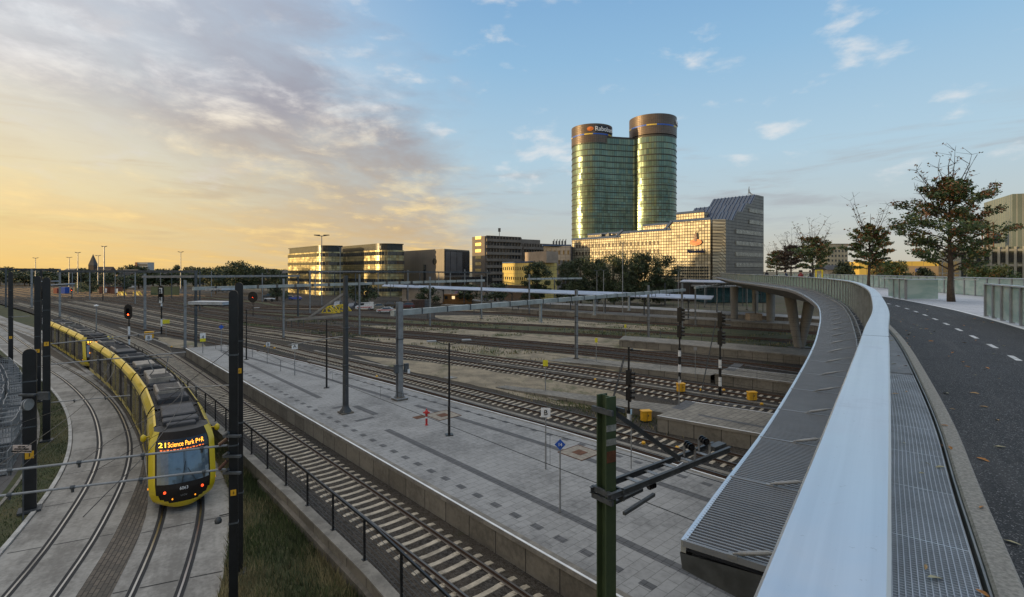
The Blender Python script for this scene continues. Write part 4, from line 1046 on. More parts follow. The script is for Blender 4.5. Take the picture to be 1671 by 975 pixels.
# ---- twin round office tower
tower = thing('office_tower', (68, 318, 0), 'tall twin cylinder glass tower with brown round crowns and company lettering, tallest building', 'tower')
TD = 318.0
c1 = Vector((49.6, TD, 0)); r1 = 12.3; c2 = Vector((87.2, TD - 1, 0)); r2 = 14.0
def arc(c, r, a0, a1, n): return [c + Vector((math.cos(R(a0 + (a1 - a0) * i / n)), math.sin(R(a0 + (a1 - a0) * i / n)), 0)) * r for i in range(n + 1)]
def bez(a, c, b, n): return [(a * (1 - t) ** 2 + c * 2 * t * (1 - t) + b * t * t) for t in [i / n for i in range(1, n)]]
La = arc(c1, r1, 60, 304, 50); Rb = arc(c2, r2, 202, 480, 56)
mid = Vector(((La[-1].x + Rb[0].x) / 2, c1.y - 7.6, 0))
outline = La + bez(La[-1], mid, Rb[0], 18) + Rb
outline += [Rb[-1].lerp(La[0], i / 8) for i in range(1, 8)]
per = [0]
for a, b in zip(outline, outline[1:] + outline[:1]): per.append(per[-1] + (b - a).length)
tglass = uvgrid('tower_glass', (.12, .18, .145), (.18, .235, .175), (.05, .05, .045), 1.45, 3.46, .07, .31, .72, 0, .1, .14)
tband = mat('tower_floor_band', (.05, .045, .038), .5, .3, .2, .3)
tcrown = uvgrid('crown_cladding', (.135, .105, .085), (.115, .09, .075), (.07, .05, .04), 1.2, 1.1, .05, .38, .5, 0, .2, .02)
NF = 24; z0 = 3.0; fh = 3.63
def ringwall(poly, za, zb, name, m_, root, grow=0.0, closed=True, uo=0):
    n = len(poly); c = sum(poly, Vector()) / n; mb = MB(); uvd = []; u = 0
    for i in range(n if closed else n - 1):
        a, b = poly[i], poly[(i + 1) % n]; 
        if grow:
            def gr(i_):
                d = (poly[(i_ + 1) % n] - poly[(i_ - 1) % n]).normalized(); return poly[i_ % n] + Vector((d.y, -d.x, 0)) * grow
            a, b = gr(i), gr((i + 1) % n)
        L = (b - a).length; mb.face([(a.x, a.y, za), (b.x, b.y, za), (b.x, b.y, zb), (a.x, a.y, zb)]); uvd += [(u, za), (u + L, za), (u + L, zb), (u, zb)]; u += L
    o = mb.build(name, m_, root); l = o.data.uv_layers.new(name='UVMap')
    for i, q in enumerate(uvd): l.data[i].uv = q
    bm = bmesh.new(); bm.from_mesh(o.data); bmesh.ops.remove_doubles(bm, verts=bm.verts, dist=1e-4); bm.to_mesh(o.data); bm.free(); o.data.shade_smooth()
    return o
for f in range(NF):
    za = z0 + f * fh
    ringwall(outline, za, za + fh, 'glass_storey', tglass, tower)
    n = len(outline); mb = MB()
    G = [p + Vector(((outline[(i + 1) % n] - outline[i - 1]).normalized().y, -(outline[(i + 1) % n] - outline[i - 1]).normalized().x, 0)) * .22 for i, p in enumerate(outline)]
    for i in range(n):
        j = (i + 1) % n; a, b, c, d = G[i], G[j], outline[j], outline[i]
        mb.face([(a.x, a.y, za - .22), (b.x, b.y, za - .22), (b.x, b.y, za + .22), (a.x, a.y, za + .22)])
        mb.face([(a.x, a.y, za + .22), (b.x, b.y, za + .22), (c.x, c.y, za + .22), (d.x, d.y, za + .22)]); mb.face([(d.x, d.y, za - .22), (c.x, c.y, za - .22), (b.x, b.y, za - .22), (a.x, a.y, za - .22)])
    mb.build('floor_band', tband, tower)
ztop = z0 + NF * fh
mb = MB(); mb.prism([(p.x, p.y) for p in outline], ztop, ztop + 1.1); mb.build('roof_edge', tband, tower)
mb = MB(); mb.prism([(p.x, p.y) for p in outline], -.3, z0); mb.build('plinth', darkgrey, tower)
for c, r, za, zb in ((c1, r1, 87.0, 98.2), (c2, r2, 91.6, 103.4)):
    ci = arc(c, r + .25, 0, 354, 59); o = ringwall(ci, za, zb, 'crown', tcrown, tower)
    mb = MB(); mb.prism([(p.x, p.y) for p in arc(c, r + .2, 0, 354, 59)], zb - .5, zb - .02); mb.build('roof', roofg, o)
    seam = MB(); zz = za + (zb - za) * .42
    for k in range(60):
        a, b = arc(c, r + .32, k * 6, k * 6 + 6, 1); seam.face([(a.x, a.y, zz), (b.x, b.y, zz), (b.x, b.y, zz + .75), (a.x, a.y, zz + .75)], 1 if (k // 4) % 3 == 1 else 0)
    seam.build('light_band', [mat('band_blue', (.02, .10, .5), .4), mat('band_yellow', (.6, .45, .08), .4)], o)
def curved_text(txt, size, c, r, az, z, m_, root):      # lettering wrapped round a drum; az = compass of its middle seen from the drum
    me = text_mesh(txt, size, ext=.06, bold=.06)
    for v in me.vertices:
        a = az + v.co.x / r; rr = r + v.co.z; y = v.co.y; v.co = (c.x + rr * math.cos(a), c.y + rr * math.sin(a), z + y)
    L = parent_loc(root); me.transform(Matrix.Translation(-L)); me.materials.clear(); me.materials.append(m_)
    o = bpy.data.objects.new('lettering', me); col.objects.link(o); o.parent = root
orange = mat('emblem_orange', (.60, .17, .03), .5, 0, .15, 2)
sgn_w = mat('sign_white', (.8, .82, .85), .5, 0, .05, 2)
sgn_b = mat('sign_backing', (.02, .025, .04), .5)
curved_text('Rabobank', 3.7, c1, r1 + .7, R(-58), 94.9, sgn_w, tower); curved_text('Rabobank', 3.6, c2, r2 + .7, R(-12), 99.6, sgn_w, tower)
mb = MB()
for k in range(10):
    a, b = arc(c1, r1 + .5, -92 + 3 + k * 6.4, -92 + 9.4 + k * 6.4, 1); mb.face([(a.x, a.y, 93.0), (b.x, b.y, 93.0), (b.x, b.y, 97.2), (a.x, a.y, 97.2)])
mb.build('sign_backing', sgn_b, tower)
for c, r, a, z in ((c1, r1, -103, 95.0), (c2, r2, -28, 99.4)):
    p = c + Vector((math.cos(R(a)), math.sin(R(a)), 0)) * (r + .35); mb = MB(); ud = Vector((-math.sin(R(a)), math.cos(R(a)), 0)); od = Vector((math.cos(R(a)), math.sin(R(a)), 0))
    for s0, m0 in ((1.0, 0),):
        for k in range(24):
            q = lambda k: p + ud * 2.0 * math.cos(k / 24 * math.tau) + Vector((0, 0, z + 1.3 * math.sin(k / 24 * math.tau)))
            mb.face([p + od * .35 + Vector((0, 0, z)), q(k) + od * .1, q(k + 1) + od * .1])
    mb.build('emblem', orange, tower)

# ---- stepped glass office building
C0 = Vector((74.5, 190, 0)); 
def ab(a, b): return C0 + D_ * a + N_ * b
step = thing('office_building', (C0.x, C0.y, 0), 'large stepped glass office building below the twin tower, orange emblem on its sunlit front', 'office building')
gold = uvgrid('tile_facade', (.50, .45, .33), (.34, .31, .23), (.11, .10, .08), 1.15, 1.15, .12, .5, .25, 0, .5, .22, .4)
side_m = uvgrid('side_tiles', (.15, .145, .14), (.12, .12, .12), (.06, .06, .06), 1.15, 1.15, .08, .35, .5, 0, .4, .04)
parap = mat('blue_parapet', (.05, .085, .17), .7, .0, .15, .5, spec=.2)
blueroof, t_, b_ = newmat('blue_glass_roof'); t_.put(b_.inputs['Base Color'], t_.mix(t_.noise(t_.n('ShaderNodeTexCoord').outputs['Object'], .2, 3), (.02, .03, .06), (.05, .075, .13))); b_.inputs['Metallic'].default_value = .4; b_.inputs['Roughness'].default_value = .22
parts_ = [(41.5, 69, 24.5, 24), (37, 41.5, 26.0, 20), (17.5, 37, 26.2, 20), (0.8, 17.5, 29.2, 20)]
for a0, a1, z, dep in parts_:
    block(step, 'wing', [ab(a0, 1.2 if False else 0), ab(a0, dep), ab(a1, dep), ab(a1, 0)], -.3, z, gold, roofg)
    mb = MB(); mb.prism([tuple(ab(a, b))[:2] for a, b in ((a0 - .1, -.25), (a0 - .1, .4), (a1 + .1, .4), (a1 + .1, -.25))], z + .003, z + .9); mb.build('parapet', parap, step)
# upper set back storeys
for a0, a1, b0, b1, z in ((8, 20, 9, 16, 33.4), (22, 34, 6, 16, 29.2), (42, 66, 8, 20, 27)):
    block(step, 'upper_storey', [ab(a0, b0), ab(a0, b1), ab(a1, b1), ab(a1, b0)], 20, z, gold, roofg)
    mb = MB(); mb.prism([tuple(ab(a, b))[:2] for a, b in ((a0 - .1, b0 - .2), (a0 - .1, b0 + .4), (a1 + .1, b0 + .4), (a1 + .1, b0 - .2))], z + .003, z + .8); mb.build('parapet', parap, step)
# sloping links between the steps of the parapet
for (a0, z0_), (a1, z1_) in (((43.5, 25.4), (40.0, 28.0)), ((19.6, 27.1), (16.6, 30.1))):
    p, q = ab(a0, -.3), ab(a1, -.3); mb = MB(); mb.beam((p.x, p.y, z0_ - .3), (q.x, q.y, z1_ - .3), .5, .8); mb.build('parapet', parap, step)
# right hand block: chamfered corner and side wall rising in terraces with sloping blue glass
chp = C0 + Vector((4.6, -.6, 0)); e = chp + N_ * 34
tiers = [(0, 29.2), (6, 29.2), (9.5, 33.0), (14, 33.0), (18, 36.8), (22, 36.8), (26.5, 41.0), (34, 41.0)]
mb = MB(); uvf = lambda v: ((v - chp).dot(N_) + (v - chp).dot(D_) * .3, v.z)
back = D_ * 20
sidep = [chp + N_ * b + Vector((0, 0, z)) for b, z in tiers]; bot0 = chp + Vector((0, 0, -.3)); bot1 = chp + N_ * 34 + Vector((0, 0, -.3))
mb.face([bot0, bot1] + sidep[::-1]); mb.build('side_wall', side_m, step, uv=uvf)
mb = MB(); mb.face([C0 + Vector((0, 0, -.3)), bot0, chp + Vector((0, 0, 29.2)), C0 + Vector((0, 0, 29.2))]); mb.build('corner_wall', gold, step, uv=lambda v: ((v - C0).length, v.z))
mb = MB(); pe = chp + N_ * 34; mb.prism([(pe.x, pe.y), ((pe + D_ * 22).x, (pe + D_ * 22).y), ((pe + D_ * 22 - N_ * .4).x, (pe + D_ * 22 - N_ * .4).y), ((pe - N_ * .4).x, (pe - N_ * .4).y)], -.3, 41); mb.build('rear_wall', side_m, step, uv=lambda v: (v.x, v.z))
for k in range(len(tiers) - 1):
    (b0, za), (b1, zb) = tiers[k], tiers[k + 1]; wd = 17 if k < 2 else (22 if k < 5 else 18); o0 = -.6 if False else 0
    p = [chp + N_ * b0 + Vector((0, 0, za)), chp + N_ * b1 + Vector((0, 0, zb)), chp + N_ * b1 + D_ * wd + Vector((0, 0, zb)), chp + N_ * b0 + D_ * wd + Vector((0, 0, za))]
    mb = MB(); mb.face(p); mb.build('terrace_roof', blueroof if zb > za + 1 else roofg, step)
    if zb > za + 1:
        for j in range(0, 12):
            q = (D_ * (wd * (j + .5) / 12)); r_ = MB(); r_.beam(p[0] + q + Vector((0, 0, .12)), p[1] + q + Vector((0, 0, .12)), .22 if j % 4 else .5, .25); r_.build('roof_rib', parap, step)
        # left gable of each terrace
    gl_ = MB(); gl_.face([p[3], p[2], Vector((p[2].x, p[2].y, 20)), Vector((p[3].x, p[3].y, 20))]); gl_.build('gable', gold, step, uv=lambda v: (v.x, v.z))
lightband = mat('pale_window_band', (.34, .34, .31), .28, .3, .3, .6)
for z, b0, b1 in ((8.2, 8, 33), (12.4, 8, 33), (16.6, 8, 33), (20.8, 8, 33), (25.2, 8, 33), (29.6, 20, 33), (34.2, 20, 33)):
    p, q = chp + N_ * b0, chp + N_ * b1; o_ = -D_ * .12; mb = MB(); mb.beam((p.x + o_.x, p.y + o_.y, z), (q.x + o_.x, q.y + o_.y, z), .2, 1.5); wb = mb.build('window_band', lightband, step)
    mb = MB()
    for j in range(int((b1 - b0) / 1.25)): c = p + N_ * (1.25 * j + .6) - D_ * .24; mb.box((c.x, c.y, z), (.1, .1, 1.5), rz=th)
    mb.build('mullion_grid', darkgrey, wb)
# front windows
A_, B_ = ab(67, 0), ab(22, 0)
win_am = mat('bronze_window', (.07, .055, .04), .5, 0, .5, .6, spec=.3)
windows(step, A_, B_, (21.6, 18.2), 24, .9, 1.5, win_am, proud=.08)
windows(step, A_, B_, (14.8, 11.4), 24, .9, 1.5, win_am, proud=.08)
wl_ = MB()
for r in range(11):
    for c_i in range(26):
        if (c_i < 6 and r > 8) or (c_i * 7 + r * 3) % 17 == 0: continue
        c = ab(2 + c_i * .78 * 1.15, -.06); wl_.box((c.x, c.y, 2.2 + r * 1.15), (.10, .62, .78), rz=th + math.pi)
tag(wl_.build('lattice_glazing', win_dk, step), kind='stuff')
# emblem and lettering on the front
ex = -D_; mz = Matrix((ex, Vector((0, 0, 1)), -N_)).transposed().to_4x4()
def on_front(a, z, off=.35): return Matrix.Translation(ab(a, -off) + Vector((0, 0, z)) - parent_loc(step)) @ mz
lettering('Rabobank', 1.8, mat('lettering_dark_blue', (.015, .025, .07), .9, spec=.05), on_front(6.5, 17.6, .6), step, ext=.15, width=7.0, bold=.06)
mb = MB(); c = on_front(6.5, 21.0) @ Matrix.Scale(.7, 4)
def disc(cx, cy, rx, ry, zf, m0, n=28):
    pts = [c @ Vector((cx + rx * math.cos(k / n * math.tau), cy + ry * math.sin(k / n * math.tau), zf)) for k in range(n)]; mb.face(pts, m0)
    pts2 = [c @ Vector((cx + rx * math.cos(k / n * math.tau), cy + ry * math.sin(k / n * math.tau), zf - .25)) for k in range(n)]
    for k in range(n): mb.face([pts2[k], pts2[(k + 1) % n], pts[(k + 1) % n], pts[k]], m0)
disc(0, 0, 3.5, 1.75, .3, 0); disc(-.7, .45, 1.3, .45, .36, 1); disc(1.3, -.5, 1.2, .4, .37, 1)
for cx, cy, rx, ry in ((0, 5.0, .42, .5), (0, 3.8, .75, .95), (.0, 2.6, 1.05, .6), (-.2, 1.7, .45, 1.1), (.35, 1.6, .4, 1.05)): disc(cx, cy, rx, ry, .5 + rx * .02, 2, 14)
emb = mb; o = bpy.data.meshes.new('emblem'); o.from_pydata(emb.v, [], emb.f)
for q_ in (orange, mat('emblem_red', (.42, .08, .02), .5), mat('emblem_figure', (.12, .05, .04), .5)): o.materials.append(q_)
o.polygons.foreach_set('material_index', emb.mi); oo = bpy.data.objects.new('emblem', o); col.objects.link(oo); oo.parent = step
mb = MB()
for k in range(4): mb.tube([tuple(ab(-1 - k * .4, 28 + k)) [:2] + (41,), tuple(ab(-1 + k * .5, 29 + k))[:2] + (44.5 - k * .6,)], .12, 5)
mb.build('roof_antenna', steel_d, step)
for k, (a, b, z) in enumerate(((52, 6, 24.6), (57, 7, 24.6), (47, 7, 24.6))):
    mb = MB(); c = ab(a, b); mb.box((c.x, c.y, z + .9), (2.6, 1.8, 1.8), rz=th); mb.box((c.x, c.y, z + 2.2), (1.6, 1.0, .8), rz=th); mb.build('roof_plant', steel_d, step)

# ---- the pair of long office buildings catching the evening sun
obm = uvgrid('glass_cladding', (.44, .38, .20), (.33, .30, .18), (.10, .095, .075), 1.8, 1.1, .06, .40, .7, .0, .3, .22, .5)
obd = mat('dark_strip', (.035, .04, .042), .35, .3, .3, .5)
def long_office(label, A, L, dep, H, rnd_end=True, nb=5):
    root = thing('office_building', (A.x, A.y, 0), label, 'office building', 'long low office buildings on the left')
    pts = [A, A + D_ * L, A + D_ * L + N_ * dep]
    e = A + N_ * dep; pts.append(e)
    rc = 6.0; cc = A + N_ * rc + D_ * rc           # rounded near corner
    # corner arc from facing -D (end) to facing -N (front)
    ar = []
    for k in range(9):
        a = k / 8 * math.pi / 2; ar.append(cc - N_ * rc * math.sin(a) - D_ * rc * math.cos(a))
    poly = [A + D_ * L, A + D_ * L + N_ * dep, e] + ar
    poly = [Vector((p.x, p.y, 0)) for p in poly]
    if sum(poly[i].x * poly[(i + 1) % len(poly)].y - poly[(i + 1) % len(poly)].x * poly[i].y for i in range(len(poly))) < 0: poly = poly[::-1]
    fhh = H / nb
    for k in range(nb):
        z = -.3 if k == 0 else k * fhh
        block(root, 'storey', poly, z, (k + 1) * fhh, obm, roofg)
    cen = sum(poly, Vector()) / len(poly)
    def scaled(k): return [cen + (p - cen) * k for p in poly]
    for k in range(nb):
        z = k * fhh + fhh * .45; G = [p + (p - cen).normalized() * .12 for p in poly]
        mb = MB(); n = len(G)
        for i in range(n):
            a, b = G[i], G[(i + 1) % n]; mb.face([(a.x, a.y, z), (b.x, b.y, z), (b.x, b.y, z + fhh * .38), (a.x, a.y, z + fhh * .38)])
        wb = mb.build('window_band', [win_dk], root)
        mb = MB()
        for i in range(n):
            a, b = G[i], G[(i + 1) % n]; m = max(1, int((b - a).length / 1.8))
            for j in range(m): c = a.lerp(b, j / m) + (a - cen).normalized() * .06; mb.box((c.x, c.y, z + fhh * .19), (.14, .14, fhh * .38), rz=th)
        mb.build('mullion_grid', steel_d, wb)
    S = [cen + (p - cen) * .96 for p in poly]
    block(root, 'attic', S, H + .003, H + 2.3, obd, roofg)
    mb = MB(); G = [cen + (p - cen) * 1.0 for p in poly]; mb.prism([(p.x, p.y) for p in G], H + 2.305, H + 2.7); mb.build('roof_slab', obd, root)
    mb = MB()
    for i in range(14): c = A + D_ * (L * (i + 1) / 15) + N_ * .4; mb.box((c.x, c.y, H + 1.15), (.7, .25, 1.2), rz=th + math.pi / 2)
    mb.build('attic_piers', lightband, root)
    return root
A1 = pd(550, 450, 208); A1 = Vector((A1.x - 3, A1.y, 0))
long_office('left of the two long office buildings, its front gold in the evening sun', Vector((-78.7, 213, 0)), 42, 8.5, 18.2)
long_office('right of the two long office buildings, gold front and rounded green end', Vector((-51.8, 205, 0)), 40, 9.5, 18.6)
# ---- theatre box
th_l = uvgrid('theatre_cladding', (.165, .15, .135), (.15, .14, .128), (.08, .075, .07), 1.5, 60, .04, .5, .2, 0, .2, .01)
th_d = mat('theatre_dark', (.035, .036, .04), .3, .3, .3, .3)
root = thing('theatre_building', (-30, 225, 0), 'large windowless grey box building with a round dark window, behind the long canopy', 'building')
P0 = pd(725, 440, 205); a = pd(655, 440, 232); b = pd(766, 440, 222)
P0.z = a.z = b.z = 0; c = a + (b - P0)
block(root, 'main_box', [P0, b, c, a], -.3, 19.0, th_l, roofg)
dd = (b - P0).normalized(); o_ = Vector((dd.y, -dd.x, 0)) * .15
mb = MB(); mb.prism([tuple(p)[:2] for p in (P0 + o_ + dd * .1, b + o_, b, P0 + dd * .1)], 8.4, 18.4); mb.build('dark_front', th_d, root)
for k, (u0, u1) in enumerate(((.03, .2), (.22, .45), (.47, .68))):
    mb = MB(); L = (b - P0).length; p, q = P0 + dd * L * u0 + o_ * 1.6, P0 + dd * L * u1 + o_ * 1.6; mb.prism([tuple(v)[:2] for v in (p, q, q - o_ * .5, p - o_ * .5)], 9.2, 18.0); mb.build('front_panel', mat('theatre_panel', (.12, .12, .13), .35, .3, .2, .3), root)
mb = MB(); p, q = P0 + o_ * 3, b + dd * 7 + o_ * 3; mb.prism([tuple(v)[:2] for v in (p, q, q + N_ * 8, p + N_ * 8)], 5.2, 7.6); mb.build('canopy_floor', th_d, root)
ed = (a - P0).normalized(); eo = Vector((-ed.y, ed.x, 0)) * .15
cc = P0 + ed * ((a - P0).length * .2) + eo; mb = MB()
mb.tube([cc + Vector((0, 0, 14)), cc + eo * 1.5 + Vector((0, 0, 14))], 1.25, 20); mb.build('round_window', win_dk, root)
cc = P0 + ed * ((a - P0).length * .42) + eo; mb = MB(); mb.box((cc.x, cc.y, 9.5), (1.2, .6, 6.5), rz=math.atan2(ed.y, ed.x)); mb.build('slot_window', win_dk, root)
mb = MB(); p = P0 + eo * 2; q = a + eo * 2; mb.prism([tuple(v)[:2] for v in (p, q, q - eo, p - eo)], -.3, 4.6); mb.build('plinth', concrete_d, root)
# ---- slab office with balcony bands
cg = mat('balcony_concrete', (.17, .15, .13), .8, 0, .2, .3)
root = thing('office_building', (-12, 240, 0), 'ribbed concrete office block with long balcony bands and a roof aerial', 'office building')
P0 = pd(791, 440, 240); P0.z = 0; e1 = P0 + Vector((.40, .92, 0)).normalized() * 0
dr = Vector((.80, .60, 0)); dl = Vector((-.60, .80, 0))
P1 = P0 + dr * 22; P2 = P0 + dr * 46; PB = P0 + dl * 11
block(root, 'main_block', [P0, P1, P1 + dl * 12, PB], -.3, 26.5, mat('slab_facade', (.15, .125, .105), .75, 0, .2, .3), roofg)
block(root, 'low_wing', [P1, P2, P2 + dl * 12, P1 + dl * 12], -.3, 24.0, _M['slab_facade'], roofg)
out = Vector((dr.y, -dr.x, 0))
for k in range(8):
    z = 3.0 + k * 3.1
    for A, B in ((P0, P1), (P1, P2)):
        if z + 1 > 26 or (A is P1 and z > 23): continue
        L = (B - A).length
        mb = MB(); p, q = A + dr * .6 + out * .9, B - dr * .4 + out * .9; mb.prism([tuple(v)[:2] for v in (p, q, q - out * .9, p - out * .9)], z - .75, z + .55); mb.build('balcony_band', cg, root)
        mb = MB(); p, q = A + dr * .8 + out * .06, B - dr * .6 + out * .06; mb.prism([tuple(v)[:2] for v in (p, q, q - out * .05, p - out * .05)], z + .553, z + 2.1); wb = mb.build('window_band', win_dk, root)
        mb = MB(); m = int(L / 1.7)
        for j in range(m): c = A + dr * (L * (j + .5) / m) + out * .25; mb.box((c.x, c.y, z + 1.35), (.3, .35, 1.55), rz=math.atan2(dr.y, dr.x))
        mb.build('pier_row', cg, wb)
    mb = MB(); p, q = P0 + dl * 3, P0 + dl * 8; o_ = -dr * .1; mb.prism([tuple(v)[:2] for v in (p + o_, q + o_, q, p)], z + .5, z + 1.9); mb.build('window', mat('sunset_glint_window', (.8, .62, .25), .45, .7, .1, .4) if k > 4 else win_lt, root)  # upper panes coloured gold for the reflected sunset
mb = MB(); c = P0 + dr * 12 + dl * 5; mb.tube([(c.x, c.y, 26.5), (c.x, c.y, 31)], .15, 6); mb.box((c.x, c.y, 30.2), (1.2, .9, 1.8)); mb.build('roof_aerial', steel_d, root)
mb = MB(); c = P0 + dr * 30 + dl * 5; mb.box((c.x, c.y, 25), (12, 5, 2), rz=math.atan2(dr.y, dr.x)); mb.build('roof_plant', cg, root)
# ---- small sunlit block and grey block
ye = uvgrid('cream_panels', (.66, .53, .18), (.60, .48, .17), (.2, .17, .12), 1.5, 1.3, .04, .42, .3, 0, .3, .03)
root = thing('office_building', (0, 186, 0), 'small block glowing yellow in the sun with three rows of small square windows', 'office building')
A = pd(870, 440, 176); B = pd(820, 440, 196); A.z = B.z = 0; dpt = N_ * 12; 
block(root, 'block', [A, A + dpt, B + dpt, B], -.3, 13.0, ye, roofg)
windows(root, B, A, (11.0, 7.4, 3.8), 14, .62, 1.1, win_dk, proud=.08)
mb = MB(); dd = (A - B).normalized(); o_ = Vector((dd.y, -dd.x, 0)) * .2; mb.prism([tuple(v)[:2] for v in (B + o_, A + o_, A - o_, B - o_)], 13.003, 13.5); mb.build('parapet', parap, root)
mb = MB(); p = B.lerp(A, .45) + dpt * .4; q = B.lerp(A, 1.1) + dpt * .4; block(root, 'roof_house', [p, q, q + dpt * .5, p + dpt * .5], 13, 17.0, mat('roof_house_panels', (.30, .24, .19), .6, 0, .2, .4), roofg)
root = thing('office_building', (20, 235, 0), 'grey block with rows of narrow windows between the balcony office and the stepped glass building', 'office building')
A = pd(931, 440, 232); B = pd(887, 440, 236); A.z = B.z = 0
gp = uvgrid('grey_panels', (.155, .16, .175), (.135, .14, .155), (.07, .07, .08), 2.2, 1.6, .06, .5, .2, 0, .3, .02)
block(root, 'block', [A, A + Vector((3, 14, 0)), B + Vector((3, 14, 0)), B], -.3, 21.5, gp, roofg)
windows(root, B, A, (18.5, 14.2, 10, 5.8), 6, .7, 1.9, mat('amber_window', (.10, .075, .04), .2, 0, .3, .5), proud=.08)
mb = MB(); mb.box(((A.x + B.x) / 2, 236, 21.8), (13, 6, .6)); mb.build('parapet', parap, root)
for k in range(5): mb = MB(); c = B.lerp(A, .4 + k * .11) + Vector((0, 4, 0)); mb.box((c.x, c.y, 23), (.8, .8, 2)); mb.tube([(c.x, c.y, 23.5), (c.x + .4, c.y, 24.8)], .2, 6); mb.build('roof_letter_frame', steel_d, root)

# ---- right hand side, beyond the bridge
root = thing('office_tower', (100, 112, 0), 'grey gridded apartment tower with pale vertical fins at the right edge of the frame', 'tower')
gf = uvgrid('grid_facade', (.10, .125, .11), (.08, .10, .095), (.24, .245, .225), 2.4, 3.2, .22, .25, .3, 0, .5, .03)
A = pd(1567, 440, 118); B = pd(1700, 440, 108); A.z = B.z = 0
Bq = pd(1760, 440, 104); Bq.z = 0
lowz = 10.23 + (442 - 405) * 118 / 835
block(root, 'low_block', [A, Bq, Bq + Vector((10, 18, 0)), A + Vector((10, 18, 0))], -.3, lowz, gf, roofg)
A2 = pd(1652, 440, 122); A2.z = 0; B2 = pd(1790, 440, 116); B2.z = 0
block(root, 'tower_block', [A2, B2, B2 + Vector((8, 16, 0)), A2 + Vector((8, 16, 0))], lowz + .003, 28.5, uvgrid('tower_cladding', (.13, .16, .135), (.11, .135, .12), (.22, .23, .21), 1.1, 30, .12, .4, .0, 0, .4, .02), roofg)
dd = (Bq - A).normalized(); oo_ = Vector((dd.y, -dd.x, 0)); L = (Bq - A).length
fin = mat('pale_fin', (.24, .245, .225), .6, 0, .15, .5)
for j in range(15):
    c = A + dd * (L * j / 14) + oo_ * .3; mb = MB(); mb.box((c.x, c.y, lowz / 2), (.42, .6, lowz), rz=math.atan2(dd.y, dd.x)); mb.build('fin', fin, root)
for k in range(5):
    z = k * 3.3 + 1.5; mb = MB(); p, q = A + oo_ * .2, Bq + oo_ * .2; mb.beam((p.x, p.y, z), (q.x, q.y, z), .4, .5); mb.build('floor_band', fin, root)
windows(root, A, Bq, (3.2, 6.5, 9.8, 13.1), 14, 1.5, 2.2, win_dk, proud=.06)
dd2 = (B2 - A2).normalized(); o2 = Vector((dd2.y, -dd2.x, 0)); L2 = (B2 - A2).length
for k in range(3):
    mb = MB(); p = A2 + dd2 * (L2 * (.28 + k * .24)) + o2 * .12; q = p + dd2 * 3.0; mb.prism([tuple(v)[:2] for v in (p, q, q - o2 * .1, p - o2 * .1)], 17, 27.5); mb.build('window_strip', mat('green_window', (.10, .13, .07), .15, .3, .4, .4), root)
# construction hoist seen beside the large tree
root = thing('construction_hoist', (118, 122, 0), 'slim rust coloured lattice hoist mast behind the large autumn tree', 'hoist')
c = pd(1612, 440, 124); mb = MB()
for sx, sy in ((-.7, -.7), (.7, -.7), (.7, .7), (-.7, .7)): mb.tube([(c.x + sx, c.y + sy, 0), (c.x + sx, c.y + sy, 21.8)], .14, 5)
for k in range(14):
    z = 8 + k * 1.0
    for (ax, ay), (bx, by) in (((-.7, -.7), (.7, -.7)), ((.7, .7), (-.7, .7))): mb.tube([(c.x + ax, c.y + ay, z), (c.x + bx, c.y + by, z + 1.0)], .08, 4); mb.tube([(c.x + ax, c.y + ay, z), (c.x + bx, c.y + by, z)], .08, 4)
mb.build('lattice_mast', rust, root)
mb = MB(); mb.box((c.x + 1.6, c.y, 18), (1.6, 1.6, 2.4)); mb.build('cage', steel_d, root)
# yellow lit low building
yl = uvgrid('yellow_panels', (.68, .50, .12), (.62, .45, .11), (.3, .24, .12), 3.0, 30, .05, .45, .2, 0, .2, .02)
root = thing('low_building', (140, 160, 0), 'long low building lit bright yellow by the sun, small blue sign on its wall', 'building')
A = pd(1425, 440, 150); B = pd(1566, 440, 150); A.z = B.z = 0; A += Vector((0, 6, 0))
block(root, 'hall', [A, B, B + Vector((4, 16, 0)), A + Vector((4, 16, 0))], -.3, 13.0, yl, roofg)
mb = MB(); p = A.lerp(B, .42); q = A.lerp(B, .98); mb.prism([tuple(v)[:2] for v in (p - Vector((0, 1.5, 0)), q - Vector((0, 1.5, 0)), q, p)], -.3, 11.6); mb.build('front_bay', mat('tan_wall', (.30, .23, .15), .6, 0, .15, .4), root)
c = A.lerp(B, .56) - Vector((0, 1.75, 0)); mb = MB(); mb.box((c.x, c.y, 10.4), (2.1, .3, .9)); mb.build('blue_sign', bluep, root)
for k in range(4): mb = MB(); mb.box((c.x - .75 + k * .5, c.y - .17, 10.25), (.3, .04, .34)); mb.build('sign_mark', white, root)
